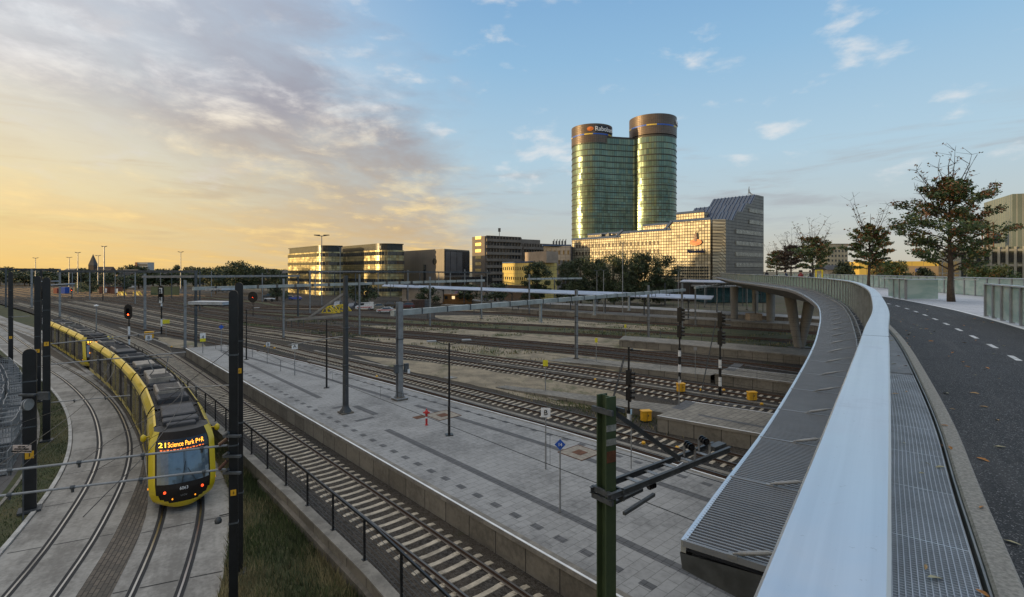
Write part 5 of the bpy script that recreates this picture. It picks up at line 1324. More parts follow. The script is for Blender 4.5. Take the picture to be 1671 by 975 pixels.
# low background buildings
lw = mat('pale_render', (.40, .36, .29), .8, 0, .15, .4); rt = mat('dark_roof', (.06, .06, .065), .8, 0, .3, .4)
def house(label, c, w_, d, h, rh, wm=lw, rm=rt, rz=0, cat='house', group='low houses on the horizon', flat=False, nwin=4):
    root = thing('house' if cat == 'house' else 'building', (c[0], c[1], 0), label, cat, group, rz)
    mb = MB(); mb.box((0, 0, h / 2 - .15), (w_, d, h + .3)); mb.build('wall', wm, root, local=True)
    mb = MB()
    if flat: mb.box((0, 0, h + .15), (w_ + .4, d + .4, .3))
    else:
        hx, hy = w_ / 2 + .3, d / 2 + .3; v = [(-hx, -hy, h), (hx, -hy, h), (hx, hy, h), (-hx, hy, h), (-hx, 0, h + rh), (hx, 0, h + rh)]
        mb.mesh(v, [(0, 1, 5, 4), (2, 3, 4, 5), (0, 4, 3), (1, 2, 5), (3, 2, 1, 0)])
    mb.build('roof', rm, root, local=True)
    for r in range(max(1, int(h / 3.2))):
        for i in range(nwin): mb = MB(); mb.box((-w_ / 2 + w_ * (i + .5) / nwin, -d / 2 - .02, 1.6 + r * 3), (min(1.4, w_ / nwin * .5), .06, 1.4)); mb.build('window', win_dk, root, local=True)
    return root
def pxD(px, D): return ((px - CX) * D / F, D)
house('pale low building with a dark roof behind the bridge trees, left one', pxD(1372, 175), 14, 8, 10.5, 1.6, nwin=5, group='low buildings behind the bridge')
house('pale low building with a dark roof and lit front, right of the round dark bush', pxD(1408, 165), 12, 8, 10.6, 1.8, nwin=5, wm=mat('warm_render', (.5, .38, .22), .8, 0, .15, .4), group='low buildings behind the bridge')
house('cream apartment block with many windows peeping between the bridge trees', pxD(1357, 330), 13, 12, 27, .5, cat='apartment block', flat=True, nwin=6, wm=mat('cream_render', (.42, .36, .25), .8, 0, .15, .4), group=None)
# far left skyline
root = thing('church', (*pxD(152, 620), 0), 'dark church tower with a pointed spire on the far left skyline', 'church')
mb = MB(); mb.box((0, 0, 8), (6.5, 6.5, 17)); mb.build('tower', mat('church_brick', (.075, .055, .045), .85), root, local=True)
mb = MB(); mb.mesh([(-3.5, -3.5, 16.5), (3.5, -3.5, 16.5), (3.5, 3.5, 16.5), (-3.5, 3.5, 16.5), (0, 0, 30.5)], [(0, 1, 4), (1, 2, 4), (2, 3, 4), (3, 0, 4)]); mb.build('spire', rt, root, local=True)
mb = MB(); mb.box((13, 2, 5), (20, 9, 11)); mb.mesh([(3, -3, 10.5), (23, -3, 10.5), (23, 7, 10.5), (3, 7, 10.5), (3, 2, 15), (23, 2, 15)], [(0, 1, 5, 4), (2, 3, 4, 5), (1, 2, 5), (3, 0, 4)]); mb.build('nave', _M['church_brick'], root, local=True)
root = thing('apartment_block', (*pxD(236, 560), 0), 'white slab apartment block with storey lines on the far left skyline', 'apartment block')
mb = MB(); mb.box((0, 0, 9.5), (14, 10, 19.6)); mb.build('block', mat('white_render', (.36, .36, .36), .8), root, local=True)
for k in range(5): mb = MB(); mb.box((.4, -5.05, 4 + k * 3.1), (12.4, .2, 1.3)); mb.build('window_band', win_dk, root, local=True)
mb = MB(); mb.box((-5.4, -5.2, 9.6), (2.0, .3, 19.4)); mb.build('stair_tower', mat('brick_orange', (.36, .16, .07), .8), root, local=True)
rnd = random.Random(12)
hl = ['with a dark gable roof', 'with a flat grey roof', 'with pale walls', 'with brick walls', 'half hidden by trees']
for i in range(20):
    px = [8, 30, 55, 76, 100, 118, 186, 200, 214, 262, 330, 352, 380, 405, 430, 452, 70, 20, 290, 310][i]; D = rnd.uniform(380, 520)
    house('low far house %s, %s' % (['with a dark gable roof', 'with a flat grey roof', 'with pale walls', 'with brick walls', 'half hidden by trees'][i % 5] + (' and three windows' if i > 9 else ''), ['below the church', 'left of the church', 'at the frame edge', 'left of the long offices', 'right of the white block'][0 if 130 < px < 190 else 1 if 60 < px < 130 else 2 if px < 60 else 3 if px > 290 else 4]), pxD(px, D), rnd.uniform(12, 26), 9, rnd.uniform(6, 9.5), 3, wm=mat('far_wall%d' % (i % 3), [(.2, .17, .14), (.26, .24, .22), (.14, .09, .06)][i % 3], .85), flat=(i % 5 == 1), nwin=3, rz=rnd.uniform(-.5, .5))
# office blocks out of view on the left, added and sized to shade the yard
def shade_block(label, x, y, w_, d, h, k):
    root = thing('office_building', (x, y, 0), label, 'office building', 'unseen shade blocks added left of the view')
    block(root, 'block', [Vector((x - w_ / 2, y - d / 2, 0)), Vector((x + w_ / 2, y - d / 2, 0)), Vector((x + w_ / 2, y + d / 2, 0)), Vector((x - w_ / 2, y + d / 2, 0))], -1.05, h, cg, roofg)
    windows(root, Vector((x + w_ / 2, y - d / 2, 0)), Vector((x + w_ / 2, y + d / 2, 0)), [3 + 3.4 * i for i in range(int(h / 3.5))], int(d / 5), 2.6, 1.8, win_dk, proud=.1)
shade_block('tall unseen block added left of the view to shade the yard', -190, -60, 24, 120, 42, 1)
shade_block('second tall unseen block added left of the view to shade the yard', -190, 50, 24, 96, 40, 2)
shade_block('lower unseen shade block added beside the second tall one', -190, 121, 24, 42, 30, 2)
shade_block('third tall unseen block added left of the view for shade', -262, 137, 26, 34, 46, 3)
shade_block('low unseen block added left of the view for shade', -262, 172, 26, 34, 27, 4)

# ================================================================== TRAMS
t_yel = mat('tram_yellow', (.58, .43, .010), .36, 0, .08, .6, coat=.4)
t_blk = mat('tram_dark_side', (.024, .020, .018), .4, 0, .3, .5, spec=.12)
t_win = mat('tram_window', (.013, .011, .010), .25, 0, .3, .8, spec=.10)
t_roof = mat('tram_roof', (.045, .042, .04), .7, 0, .4, 2)
t_box = mat('tram_roof_box', (.30, .265, .225), .6, .1, .35, 1.6)
t_box2 = mat('tram_roof_box_dark', (.055, .055, .06), .6, .1, .35, 1.6)
t_wind = mat('tram_windscreen', (.10, .14, .18), .05, .2, .3, .6, spec=1)
led = mat('led_text', (1, .45, .03), .4, emit=(1, .36, .03), estr=3.2)
led2 = mat('led_block', (1, .65, .05), .4, emit=(1, .62, .04), estr=3.5)
led_refl = mat('led_reflection', (1, .25, .03), .4, emit=(1, .16, .02), estr=1.1)
tail = mat('tram_red_light', (1, .1, .02), .4, emit=(1, .08, .02), estr=1.6)
amber = mat('tram_amber_light', (1, .4, .02), .4, emit=(1, .32, .02), estr=1.3)
blackg = mat('display_glass', (.006, .006, .008), .12, spec=.7)
PROF = [(1.16, .22), (1.29, .36), (1.325, .72), (1.325, 2.70), (1.27, 2.86), (1.09, 3.12), (1.0, 3.18), (.97, 2.98)]
def hw(z): 
    pz = [p[1] for p in PROF[:6]]; px_ = [p[0] for p in PROF[:6]]
    return float(np.interp(z, pz, px_))
def hwc(z): return float(np.interp(z, [.22, .34, .5, .8, 1.2, 2.6, 2.8, 3.12], [.74, .98, 1.16, 1.28, 1.325, 1.31, 1.25, 1.09]))
def shell(mb, y0, y1):
    n = len(PROF)
    for sg in (1, -1):
        for k in range(n - 1):
            (xa, za), (xb, zb) = PROF[k], PROF[k + 1]; m = 0 if (k < 2 or k >= 3) else 1
            if k == n - 2: m = 2
            mb.face([(sg * xa, y0, za), (sg * xa, y1, za), (sg * xb, y1, zb), (sg * xb, y0, zb)], m)
    mb.face([(-.97, y0, 2.98), (.97, y0, 2.98), (.97, y1, 2.98), (-.97, y1, 2.98)], 2)
    mb.face([(-1.16, y0, .22), (1.16, y0, .22), (1.16, y1, .22), (-1.16, y1, .22)], 1)
def endcap(mb, y):
    pts = [(x, y, z) for x, z in PROF] + [(-x, y, z) for x, z in PROF[::-1]]; mb.face(pts, 1)
def add_side(root, L, doors, y0=0.0, y1=None):
    y1 = L if y1 is None else y1
    for sg in (1, -1):
        mb = MB(); mb.box((sg * 1.322, (y0 + y1) / 2, 1.75), (.014, y1 - y0 - .5, 1.15)); mb.build('side_window', t_win, root, local=True)
        for yc in doors:
            mb = MB(); mb.box((sg * 1.326, yc, 1.55), (.012, 1.30, 2.0)); dd = mb.build('door', t_win, root, local=True)
            f = MB()
            for yy in (-.66, -.03, .03, .66): f.box((sg * 1.337, yc + yy, 1.55), (.008, .025 if abs(yy) < .1 else .05, 2.05))
            for zz in (.54, 2.57): f.box((sg * 1.337, yc, zz), (.008, 1.36, .05))
            f.build('frame', t_yel, dd, local=True)
def roofkit(root, L, rnd, style):
    y = .35
    while y < L - 1.0:
        l = min(rnd.choice([1.5, 2.1, 2.6]), L - .3 - y)
        if l < .7: break
        k = rnd.random()
        if k < .62:
            mb = MB(); h = rnd.uniform(.22, .42); w_ = rnd.uniform(1.25, 1.6); mb.bbox((0, y + l / 2, 2.98 + h / 2), (w_, l - .15, h), .05)
            o = mb.build('roof_unit', t_box if rnd.random() < .55 else t_box2, root, local=True)
            m2 = MB()
            for j in range(int(l / .28)): m2.box((0, y + .25 + j * .28, 2.98 + h + .012), (w_ * .8, .06, .02))
            if rnd.random() < .6: m2.build('vent_slats', t_box2, o, local=True)
        else:
            mb = MB()
            for j in range(int(l / .22)): mb.box((rnd.uniform(-.2, .2), y + .12 + j * .22, 3.06), (1.5, .10, .10))
            mb.box((-.55, y + l / 2, 3.12), (.3, l * .7, .25)); mb.build('resistor_grid', t_box2, root, local=True)
        y += l + .1
    mb = MB(); pts = [(.86 + rnd.uniform(-.05, .03), yy, 3.10 + rnd.uniform(0, .06)) for yy in np.linspace(.1, L - .1, 8)]; mb.tube(pts, .02, 5)
    pts = [(-.84 + rnd.uniform(-.04, .05), yy, 3.08 + rnd.uniform(0, .08)) for yy in np.linspace(.1, L - .1, 8)]; mb.tube(pts, .018, 5); mb.build('roof_cable', rubber, root, local=True)
def lean(z): return (.10 * ((1.0 - z) / .8) ** 2 if z < 1 else .30 * (z - 1) + .07 * (z - 1) ** 2)
def fpt(x, z, L, off=0.0):
    r = .28 * max(0, (.62 - z) / .4) ** 2 * 1.0
    return (x * hwc(z), L - .62 * abs(x) ** 2.6 - lean(z) + off - r * .4, z)
def cab(mb, L, ys):     # nose of a cab section, from ys to L
    zs = list(np.linspace(.22, 3.12, 36)); xs = list(np.linspace(-1, 1, 33))
    for i in range(len(zs) - 1):
        za, zb = zs[i], zs[i + 1]; zc = (za + zb) / 2
        for j in range(len(xs) - 1):
            xc = (xs[j] + xs[j + 1]) / 2
            dark = abs(xc) < .80 and zc > .46 + .42 * (abs(xc) / .8) ** 5
            mb.face([fpt(xs[j], za, L), fpt(xs[j + 1], za, L), fpt(xs[j + 1], zb, L), fpt(xs[j], zb, L)], 1 if dark else 0)
        for sg in (1, -1):
            a, b = fpt(sg, za, L), fpt(sg, zb, L); n = 10
            for k in range(n):
                ya = [ys + (p[1] - ys) * k / n for p in (a, b)]; yb = [ys + (p[1] - ys) * (k + 1) / n for p in (a, b)]
                u = (k + .5) / n; yel = zc < .72 or zc > 2.60 or u > .93 - .0 * zc
                if u > .5 and zc < .72 + .25 * ((u - .5) / .5): yel = True
                xa = [sg * (hw(z) + (hwc(z) - hw(z)) * (k / n) ** 2) for z in (za, zb)]; xb = [sg * (hw(z) + (hwc(z) - hw(z)) * ((k + 1) / n) ** 2) for z in (za, zb)]
                mb.face([(xa[0], ya[0], za), (xb[0], yb[0], za), (xb[1], yb[1], zb), (xa[1], ya[1], zb)], 0 if yel else 1)
    # roof plate between
    yf = fpt(0, 3.12, L)[1]; ye = fpt(1, 3.12, L)[1]
    top = [(-1.09, ys, 3.12)] + [fpt(x, 3.12, L) for x in xs] + [(1.09, ys, 3.12)]; mb.face(top[::-1], 2)
def patch(root, name, m_, x0, x1, z0, z1, L, off, n=14, nz=8):
    mb = MB()
    for i in range(nz):
        for j in range(n):
            xa, xb = x0 + (x1 - x0) * j / n, x0 + (x1 - x0) * (j + 1) / n; za, zb = z0 + (z1 - z0) * i / nz, z0 + (z1 - z0) * (i + 1) / nz
            mb.face([fpt(xa, za, L, off), fpt(xb, za, L, off), fpt(xb, zb, L, off), fpt(xa, zb, L, off)])
    return mb.build(name, m_, root, local=True, smooth=True)
def front_text(txt, size, m_, xc, zc, L, parent, width=None, off=.05):
    me = text_mesh(txt, size)
    xs = [v.co.x for v in me.vertices]; k = width / (max(xs) - min(xs)) if width else 1; x0 = (max(xs) + min(xs)) / 2
    for v in me.vertices:
        x = -(v.co.x - x0) * k + xc; z = zc + v.co.y; q = fpt(x / hwc(z), z, L, off); v.co = q
    me.materials.clear(); me.materials.append(m_); o = bpy.data.objects.new('lettering', me); col.objects.link(o); o.parent = parent
def dist_line(P):
    d = [0]
    for a, b in zip(P, P[1:]): d.append(d[-1] + (b - a).length)
    return d
BD = dist_line(B_line)
def on_B(s):
    i = max(k for k in range(len(BD) - 1) if BD[k] <= s); u = (s - BD[i]) / (BD[i + 1] - BD[i]); return B_line[i].lerp(B_line[i + 1], u)
def make_tram(label, s0, nmod, number, seed, rear_lamp=True):
    rnd = random.Random(seed); p0 = on_B(s0); root = thing('tram', (p0.x, p0.y, ZT), label, 'tram', 'yellow and black trams')
    s = s0
    for k in range(nmod):
        first = k == 0; last = k == nmod - 1; L = 6.5 if (first or last) else 5.55
        a, b = on_B(s + L), on_B(s); 
        if first: b2 = on_B(s + 1.2); d = (b2 - a).normalized()
        elif last: d = (b - on_B(s + L - 1.2)).normalized()
        else: d = (b - a).normalized()
        # local y axis points to the front of the tram
        if first: org = a
        else: org = b - d * L
        rz = math.atan2(d.y, d.x) - math.pi / 2
        mb = MB()
        if first: shell(mb, 0, L - 2.4); cab(mb, L, L - 2.4); endcap(mb, 0)
        elif last:
            shell(mb, 0.35, L); endcap(mb, 0.35); endcap(mb, L)
        else: shell(mb, 0, L); endcap(mb, 0); endcap(mb, L)
        body = mb.build('body_section', [t_yel, t_blk, t_roof], root, local=True)
        body.location = org - p0 + Vector((0, 0, .02)); body.rotation_euler = (0, 0, rz)
        if first:
            add_side(body, L, (1.5,), .0, L - 2.6)
            roofkit(body, L - 3.4, rnd, 0)
            m2 = MB(); m2.bbox((0, L - 2.6, 3.22), (1.5, .7, .24), .05); m2.bbox((0, L - 1.95, 3.2), (1.2, .4, .16), .04); m2.build('roof_unit', t_box2, body, local=True)
            m2 = MB(); m2.tube([(x, L - 3.3 + .1 * math.cos(x * 3), 3.15 + .05 * math.cos(x * 9)) for x in np.linspace(-.9, .9, 12)], .02, 5); m2.tube([(x, L - 2.1, 3.2 + .04 * math.cos(x * 7)) for x in np.linspace(-.9, .9, 12)], .015, 5); m2.build('roof_cable', rubber, body, local=True)
            ws = patch(body, 'windscreen', t_wind, -.765, .765, 1.22, 2.36, L, .012)
            wp = MB(); wp.tube([fpt(.05, 1.24, L, .05), fpt(-.06, 2.0, L, .06)], .018, 5); wp.tube([fpt(-.35, 1.24, L, .05), fpt(-.12, 1.75, L, .05)], .012, 5); wp.build('wiper', black, ws, local=True)
            dp = patch(body, 'destination_display', blackg, -.775, .775, 2.42, 2.84, L, .014)
            front_text('Science Park P+R', .25, led, .13 * -1, 2.655, L, dp, 1.42, .03); front_text('21', .25, led2, .80, 2.655, L, dp, .28, .03)
            m3 = MB()
            for j in range(14): xa = -.8 + j * .12; m3.face([fpt(xa / 1.25, 2.45, L, .03), fpt((xa + .08) / 1.25, 2.45, L, .03), fpt((xa + .08) / 1.25, 2.475 + .02 * (j % 2), L, .03), fpt(xa / 1.25, 2.475 + .02 * (j % 2), L, .03)])
            m3.build('display_reflection_row', led_refl, dp, local=True)  # dim glowing bars painted as the reflection of the display text
            lp_ = patch(body, 'lower_panel', t_blk, -.74, .74, .62, 1.16, L, .010)
            front_text(number, .17, white, 0, 1.02, L, lp_, None, .03); front_text('U-OV', .10, mat('dim_lettering', (.25, .25, .25), .6), 0, .74, L, lp_, None, .03)
            for sg in (1, -1):
                for xx, zz, r, m_ in ((.56, .93, .055, tail), (.36, .64, .03, amber)):
                    m4 = MB(); c = Vector(fpt(sg * xx, zz, L, .02)); m4.tube([c, c + Vector((0, .03, 0))], r, 12); m4.build('headlight', m_, body, local=True)
                m4 = MB(); c = Vector(fpt(sg * .97, 1.25, L, 0)) + Vector((sg * .03, -.3, -.3)); m4.tube([c, c + Vector((sg * .03, 0, 0))], .04, 8); m4.build('side_indicator', amber, body, local=True)
                m4 = MB(); m4.tube([(sg * 1.2, L - 2.0, 2.85), (sg * 1.46, L - 1.85, 2.86)], .03, 6); m4.lathe([(.02, -.16), (.10, -.1), (.12, 0), (.10, .1), (.02, .16)], 10, c=(sg * 1.5, L - 1.83, 2.84)); m4.build('mirror', t_yel, body, local=True, smooth=True)
                # dark side window of the cab
                m4 = MB(); a_, b_ = L - 2.25, L - 1.05; q = [(a_, 1.15), (b_ - .05, 1.15), (b_ - .45, 2.5), (a_, 2.5)]; m4.face([(sg * (hw(z) + .012), y - .0, z) for y, z in q]); m4.build('cab_side_window', t_win, body, local=True)
        else:
            add_side(body, L, (L * .3, L * .7) if k % 2 == 0 and not last else ((L * .5,) if not last else (3.8,)), .2 if not last else .9, L - .2)
            roofkit(body, L - .2, rnd, k)
            if last:
                for sg in (1, -1): m4 = MB(); m4.tube([(sg * 1.34, .8, 2.1), (sg * 1.38, .8, 2.1)], .08, 8); m4.build('rear_light', amber, body, local=True)
        if k == 2:
            m5 = MB(); z = 3.2; m5.tube([(-.5, 2.0, z), (-.35, 3.2, z + .5), (-.6, 2.3, z + 1.15)], .03, 6); m5.tube([(.5, 2.0, z), (.35, 3.2, z + .5), (.6, 2.3, z + 1.15)], .03, 6); m5.tube([(-.85, 2.3, z + 1.08), (-.6, 2.3, z + 1.16), (.6, 2.3, z + 1.16), (.85, 2.3, z + 1.08)], .025, 6); m5.box((0, 2.0, z), (1.2, .5, .12)); m5.build('pantograph', steel_d, body, local=True)
        s += L
        if not last:
            c = on_B(s + .22); m6 = MB(); c2_ = c - p0; pts = [(x * .95, z) for x, z in PROF[:-2]]; 
            ring = [Vector((x, 0, z * .98 + .03)) for x, z in pts] + [Vector((-x, 0, z * .98 + .03)) for x, z in pts[::-1]]
            dd = (on_B(s) - on_B(s + .44)).normalized(); rz2 = math.atan2(dd.y, dd.x) - math.pi / 2; M = Matrix.Rotation(rz2, 3, 'Z')
            rings = [[M @ (Vector((q.x * (1 if j % 2 else .95), 0, q.z)) + Vector((0, -.26 + j * .09, 0))) + c2_ for q in ring] for j in range(7)]
            for r1_, r2_ in zip(rings, rings[1:]):
                for i in range(len(ring)): m6.face([r1_[i], r1_[(i + 1) % len(ring)], r2_[(i + 1) % len(ring)], r2_[i]])
            m6.build('gangway_bellows', rubber, root, local=True); s += .44
    root.scale = (1, 1, 1.12); return root
sB = BD[min(range(len(B_line)), key=lambda i: abs(B_line[i].y - 23.0))]
make_tram('leading yellow and black tram with a lit orange destination display reading Science Park P+R', sB, 7, '6063', 5)
sB2 = BD[min(range(len(B_line)), key=lambda i: abs(B_line[i].y - 57.9))]
make_tram('following yellow and black tram, behind the leading one and partly hidden by dark poles', sB2, 5, '6071', 6)

# ================================================================== TRAM POLES AND SPANS
tagm = yellow
def tram_pole(label, c, h, w_, tagz=None, n=1):
    root = thing('tram_pole', (c[0], c[1], ZT), label, 'pole', 'black round topped tram poles')
    mb = MB(); d = w_ * .55; prof = []
    N = 10; pts = [(-w_ / 2, 0)] + [(-w_ / 2 * math.cos(a), h - w_ / 2 + w_ / 2 * math.sin(a)) for a in np.linspace(0, math.pi, N)] + [(w_ / 2, 0)]
    f = [(x, -d / 2, z) for x, z in pts]; b = [(x, d / 2, z) for x, z in pts]; n_ = len(pts)
    mb.face(f); mb.face(b[::-1])
    for i in range(n_ - 1): mb.face([f[i], b[i], b[i + 1], f[i + 1]])
    mb.build('pole', black, root, local=True)
    mb = MB(); mb.box((0, 0, .05), (w_ * 1.7, w_ * 1.5, .1)); mb.build('foot', darkgrey, root, local=True)
    for z in (h * .28, h * .52, h * .8): mb = MB(); mb.box((0, 0, z), (w_ + .03, d + .03, .05)); mb.build('clamp', steel_d, root, local=True)
    if tagz:
        mb = MB(); mb.box((0, -d / 2 - .012, tagz), (w_ * .62, .02, w_ * .7)); p = mb.build('number_plate', yellow, root, local=True)
        lettering('1', w_ * .5, black, Matrix.Translation((0, -d / 2 - .035, tagz)) @ Matrix.Rotation(R(90), 4, 'X'), p)
    root.rotation_euler = (0, 0, -math.atan2(c[0], c[1]) * .9)
    return root
tp = {}
tp['a'] = tram_pole('nearest tall black tram pole, left one of the pair right of the leading tram', (-8.98, 16.5), 10.4, .26, 3.9)
tp['b'] = tram_pole('tall black tram pole right behind the nearest one beside the leading tram', (-9.92, 18.6), 10.6, .26, 7.4)
tp['c'] = tram_pole('short thick black pole with a pulley beside the white notice board', ((48.5 - CX) / F * 23.5, 23.5), 7.45, .48, 2.6)
tp['d'] = tram_pole('black tram pole before the second tram, right one of the two there', ((76 - CX) / F * 33.1, 33.1), 10.6, .38, 6.3)
tp['e'] = tram_pole('black tram pole crossing the second tram, left one of the two there', ((61.5 - CX) / F * 43, 43), 10.6, .42, 4.3)
tp['f'] = tram_pole('slender black tram pole near the left frame edge behind the fence of cages', ((17.5 - CX) / F * 60, 60), 10.9, .42, 3.2)
tp['g'] = tram_pole('far thin black tram pole between the two poles that cross the second tram', ((67 - CX) / F * 95, 95), 11.2, .4)
def span(name, label, pts, r, parts=(), group='tubes of the tram overhead line', m_=steel):
    root = thing(name, tuple(pts[0]), label, 'overhead arm', group); mb = MB(); mb.tube(pts, r, 8); mb.build('tube', m_, root, smooth=40)
    a, b = Vector(pts[0]), Vector(pts[-1])
    for u in parts:
        c = a.lerp(b, u); d = (b - a).normalized(); mb = MB(); mb.tube([c - d * .05, c + d * .05], r * 1.7, 8); mb.box(c + Vector((0, 0, -r * 2.5)), (.05, .05, .12)); mb.build('clamp', steel_d, root)
    return root
a1 = pd(371, 727, 16.5); b1 = pd(-30, 773, 14.1); span('cantilever_tube', 'upper of the two long grey tubes crossing in front of the leading tram', [a1, b1], .035, (.12, .38, .64, .9))
a2 = pd(368, 766, 16.5); b2 = pd(-30, 813, 14.3); span('cantilever_tube', 'lower of the two long grey tubes crossing in front of the leading tram', [a2, b2], .035, (.1, .38, .66, .9))
for k, (A, B) in enumerate((((372, 735), (385, 742)), ((372, 765), (386, 756)))):
    pass
mb = MB(); root = thing('insulator_bracket', (-8.98, 16.4, 3.5), 'steel insulator bracket holding the grey tubes on the nearest black pole', 'bracket')
for y in (712, 745, 772):
    mb = MB(); c = pd(379, y, 16.3); mb.box(c, (.55, .1, .07)); mb.tube([c + Vector((-.28, 0, 0)), c + Vector((-.12, 0, .12))], .05, 8); mb.build('clamp', steel_d, root)
mb = MB(); mb.tube([pd(358, 726, 16.4), pd(371, 716, 16.4)], .055, 8); mb.tube([pd(358, 766, 16.4), pd(371, 752, 16.4)], .055, 8); mb.build('insulator', mat('brown_insulator', (.10, .05, .04), .3), root)
span('cantilever_tube', 'grey span tube between the dark poles and the roof of the leading tram', [pd(85, 657, 33), pd(212, 645.5, 31)], .035, (.3, .7))
span('cantilever_tube', 'grey span tube crossing above the gap between the two trams', [pd(83, 595, 33), pd(303, 575, 33.5)], .04, (.35, .7))
span('cantilever_tube', 'grey span tube crossing over the front of the second tram', [pd(80, 562, 43), pd(262, 543, 44)], .045, (.4, .8))
span('cantilever_tube', 'short grey arm reaching from the nearest black pole over the leading tram', [pd(376, 629, 17), pd(270, 634, 19)], .022, (.5,))
span('cantilever_tube', 'thin far grey arm left of the second tram', [pd(19, 518, 60), pd(48, 516, 60)], .04)
# pulley on the short pole
root = thing('tension_pulley', tuple(pd(47, 660, 23.1)), 'round steel tensioning wheel on the short thick pole', 'pulley')
c = pd(46, 660, 23.0); mb = MB()
for k in range(4): mb.tube([c + Vector((.05 * k - .1, -.05, 0)), c + Vector((.05 * k - .06, -.05, 0))], .26 if k % 2 else .2, 18)
mb.build('wheel', steel, root); mb = MB(); mb.box(c + Vector((0, 0, .42)), (.7, .2, .08)); mb.box(c + Vector((.6, .1, .35)), (.5, .1, .35)); mb.build('bracket', steel_d, root)
# tram contact wires
def wire(label, pts, r=.012, group='overhead wires'): 
    mb = MB(); mb.tube(pts, r, 4, cap=False); return tag(mb.build('overhead_wire', black), label, 'wire', group)
wire('contact wire above the track of the two trams', setz(B_line[2:60], 4.35)); wire('carrying wire above the track of the two trams', [Vector((p.x, p.y, 5.2 + .5 * math.cos(i * .35))) for i, p in enumerate(B_line[2:60])], .008)
wire('contact wire above the empty tram track', setz(A_line[2:60], 4.35)); wire('carrying wire above the empty tram track', [Vector((p.x, p.y, 5.2 + .5 * math.cos(i * .35))) for i, p in enumerate(A_line[2:60])], .008)
for i, ((xa, ya, da), (xb, yb, db)) in enumerate((((376, 570, 17), (212, 700, 22)), ((45, 690, 23.5), (-40, 800, 18)), ((118, 690, 22), (-20, 810, 15)), ((376, 640, 17), (150, 772, 16)))):
    wire('slanting stay wire %s' % ['above the cab of the leading tram', 'left of the short thick pole', 'over the empty tram track', 'from the nearest black pole across the tram front'][i], [pd(xa, ya, da), pd(xb, yb, db)], .009)
# little camera on the nearest pole, low down
root = thing('pole_camera', tuple(pd(360, 846, 16.5)), 'small dark camera on an arm low on the nearest black pole', 'camera'); mb = MB(); c = pd(356, 850, 16.4)
mb.tube([pd(375, 838, 16.5), pd(358, 842, 16.4)], .02, 6); mb.build('arm', black, root); mb = MB(); mb.lathe([(.02, -.1), (.1, -.07), (.11, .02), (.06, .1), (.02, .12)], 12, c=tuple(c)); mb.build('housing', darkgrey, root, smooth=True)

# left hand side: notice, fence, cages
root = thing('notice_board', tuple(at(36, 860, ZT)), 'small white notice board with three lines of lettering beside the short thick pole', 'sign'); c = pd(36, 733, 22.5)
mb = MB(); mb.box(c, (.80, .03, .34)); bd = mb.build('board', mat('notice_pink_white', (.50, .42, .38), .6, 0, .2, 8), root); mb = MB(); mb.tube([(c.x, c.y + .05, ZT), (c.x, c.y + .05, c.z)], .03, 6); mb.build('post', steel_d, root)
for k, tx in enumerate(('LET OP!', 'SPOORTERREIN', 'VERBODEN TOEGANG')): lettering(tx, .09, black, Matrix.Translation(c + Vector((0, -.025, .1 - .1 * k)) - parent_loc(bd)) @ Matrix.Rotation(R(90), 4, 'X'), bd)
fp = offset(A_line, 4.4); fp = [Vector((p.x, p.y, 0)) for p in fp if 37 < p.y < 66]
root = thing('mesh_fence', (fp[0].x, fp[0].y, ZT), 'dark mesh fence curving beside the stacked wire cages', 'fence'); L = resample(fp, 1.2)
for a, b in zip(L, L[1:]):
    d = (b - a).normalized(); mb = MB(); hh = 1.9
    for j in range(12): p = a.lerp(b, j / 12); mb.box((p.x, p.y, ZT + hh / 2), (.014, .014, hh))
    for z in (.1, 1.0, 1.85): mb.beam((a.x, a.y, ZT + z), (b.x, b.y, ZT + z), .04, .05)
    mb.build('panel', black, root); mb = MB(); mb.box((a.x, a.y, ZT + 1.0), (.08, .08, 2.0)); mb.build('post', black, root)
cage = thing('wire_cage', (0, 0, 0), 'galvanised wire cage in the stack behind the dark fence', 'wire cage', 'galvanised wire cages stored by the fence')
mb = MB(); w_, d_, h_ = 1.2, .9, 1.3
for x in (-w_ / 2, w_ / 2):
    for y in (-d_ / 2, d_ / 2): mb.box((x, y, h_ / 2), (.05, .05, h_))
for z in (.08, .65, h_ - .02):
    for y in (-d_ / 2, d_ / 2): mb.box((0, y, z), (w_, .04, .04))
    for x in (-w_ / 2, w_ / 2): mb.box((x, 0, z), (.04, d_, .04))
mb.build('frame', steel, cage, local=True); mb = MB()
for k in range(9):
    x = -w_ / 2 + w_ * (k + .5) / 9
    for y in (-d_ / 2, d_ / 2): mb.box((x, y, h_ / 2), (.012, .012, h_ - .1))
for k in range(7):
    y = -d_ / 2 + d_ * (k + .5) / 7
    for x in (-w_ / 2, w_ / 2): mb.box((x, y, h_ / 2), (.012, .012, h_ - .1))
mb.box((0, 0, .1), (w_, d_, .02)); mb.build('mesh', steel, cage, local=True)
first = True; rnd = random.Random(7)
CP = offset(A_line, 5.0); CP = [p for p in CP if 27 < p.y < 50]; CP = resample(CP, 1.35); k = 0
for i, p in enumerate(CP):
    for row in range(3):
        d = (CP[min(i + 1, len(CP) - 1)] - CP[max(i - 1, 0)]).normalized(); n = Vector((-d.y, d.x, 0)); q = p + n * row * 1.15
        for lv in range(2 if (i + row) % 4 else 1):
            o = cage if first else dup(cage); first = False
            o['label'] = 'wire cage %s, %s row from the dark fence%s' % (('near the notice board', 'behind the short pole', 'far along the fence', 'at the far end')[min(3, i * 4 // len(CP))], ('first', 'second', 'third')[row], ', on top' if lv else '')
            o.location = (q.x, q.y, ZT - .04 + lv * 1.33); o.rotation_euler = (0, 0, math.atan2(d.y, d.x) + rnd.uniform(-.06, .06)); k += 1

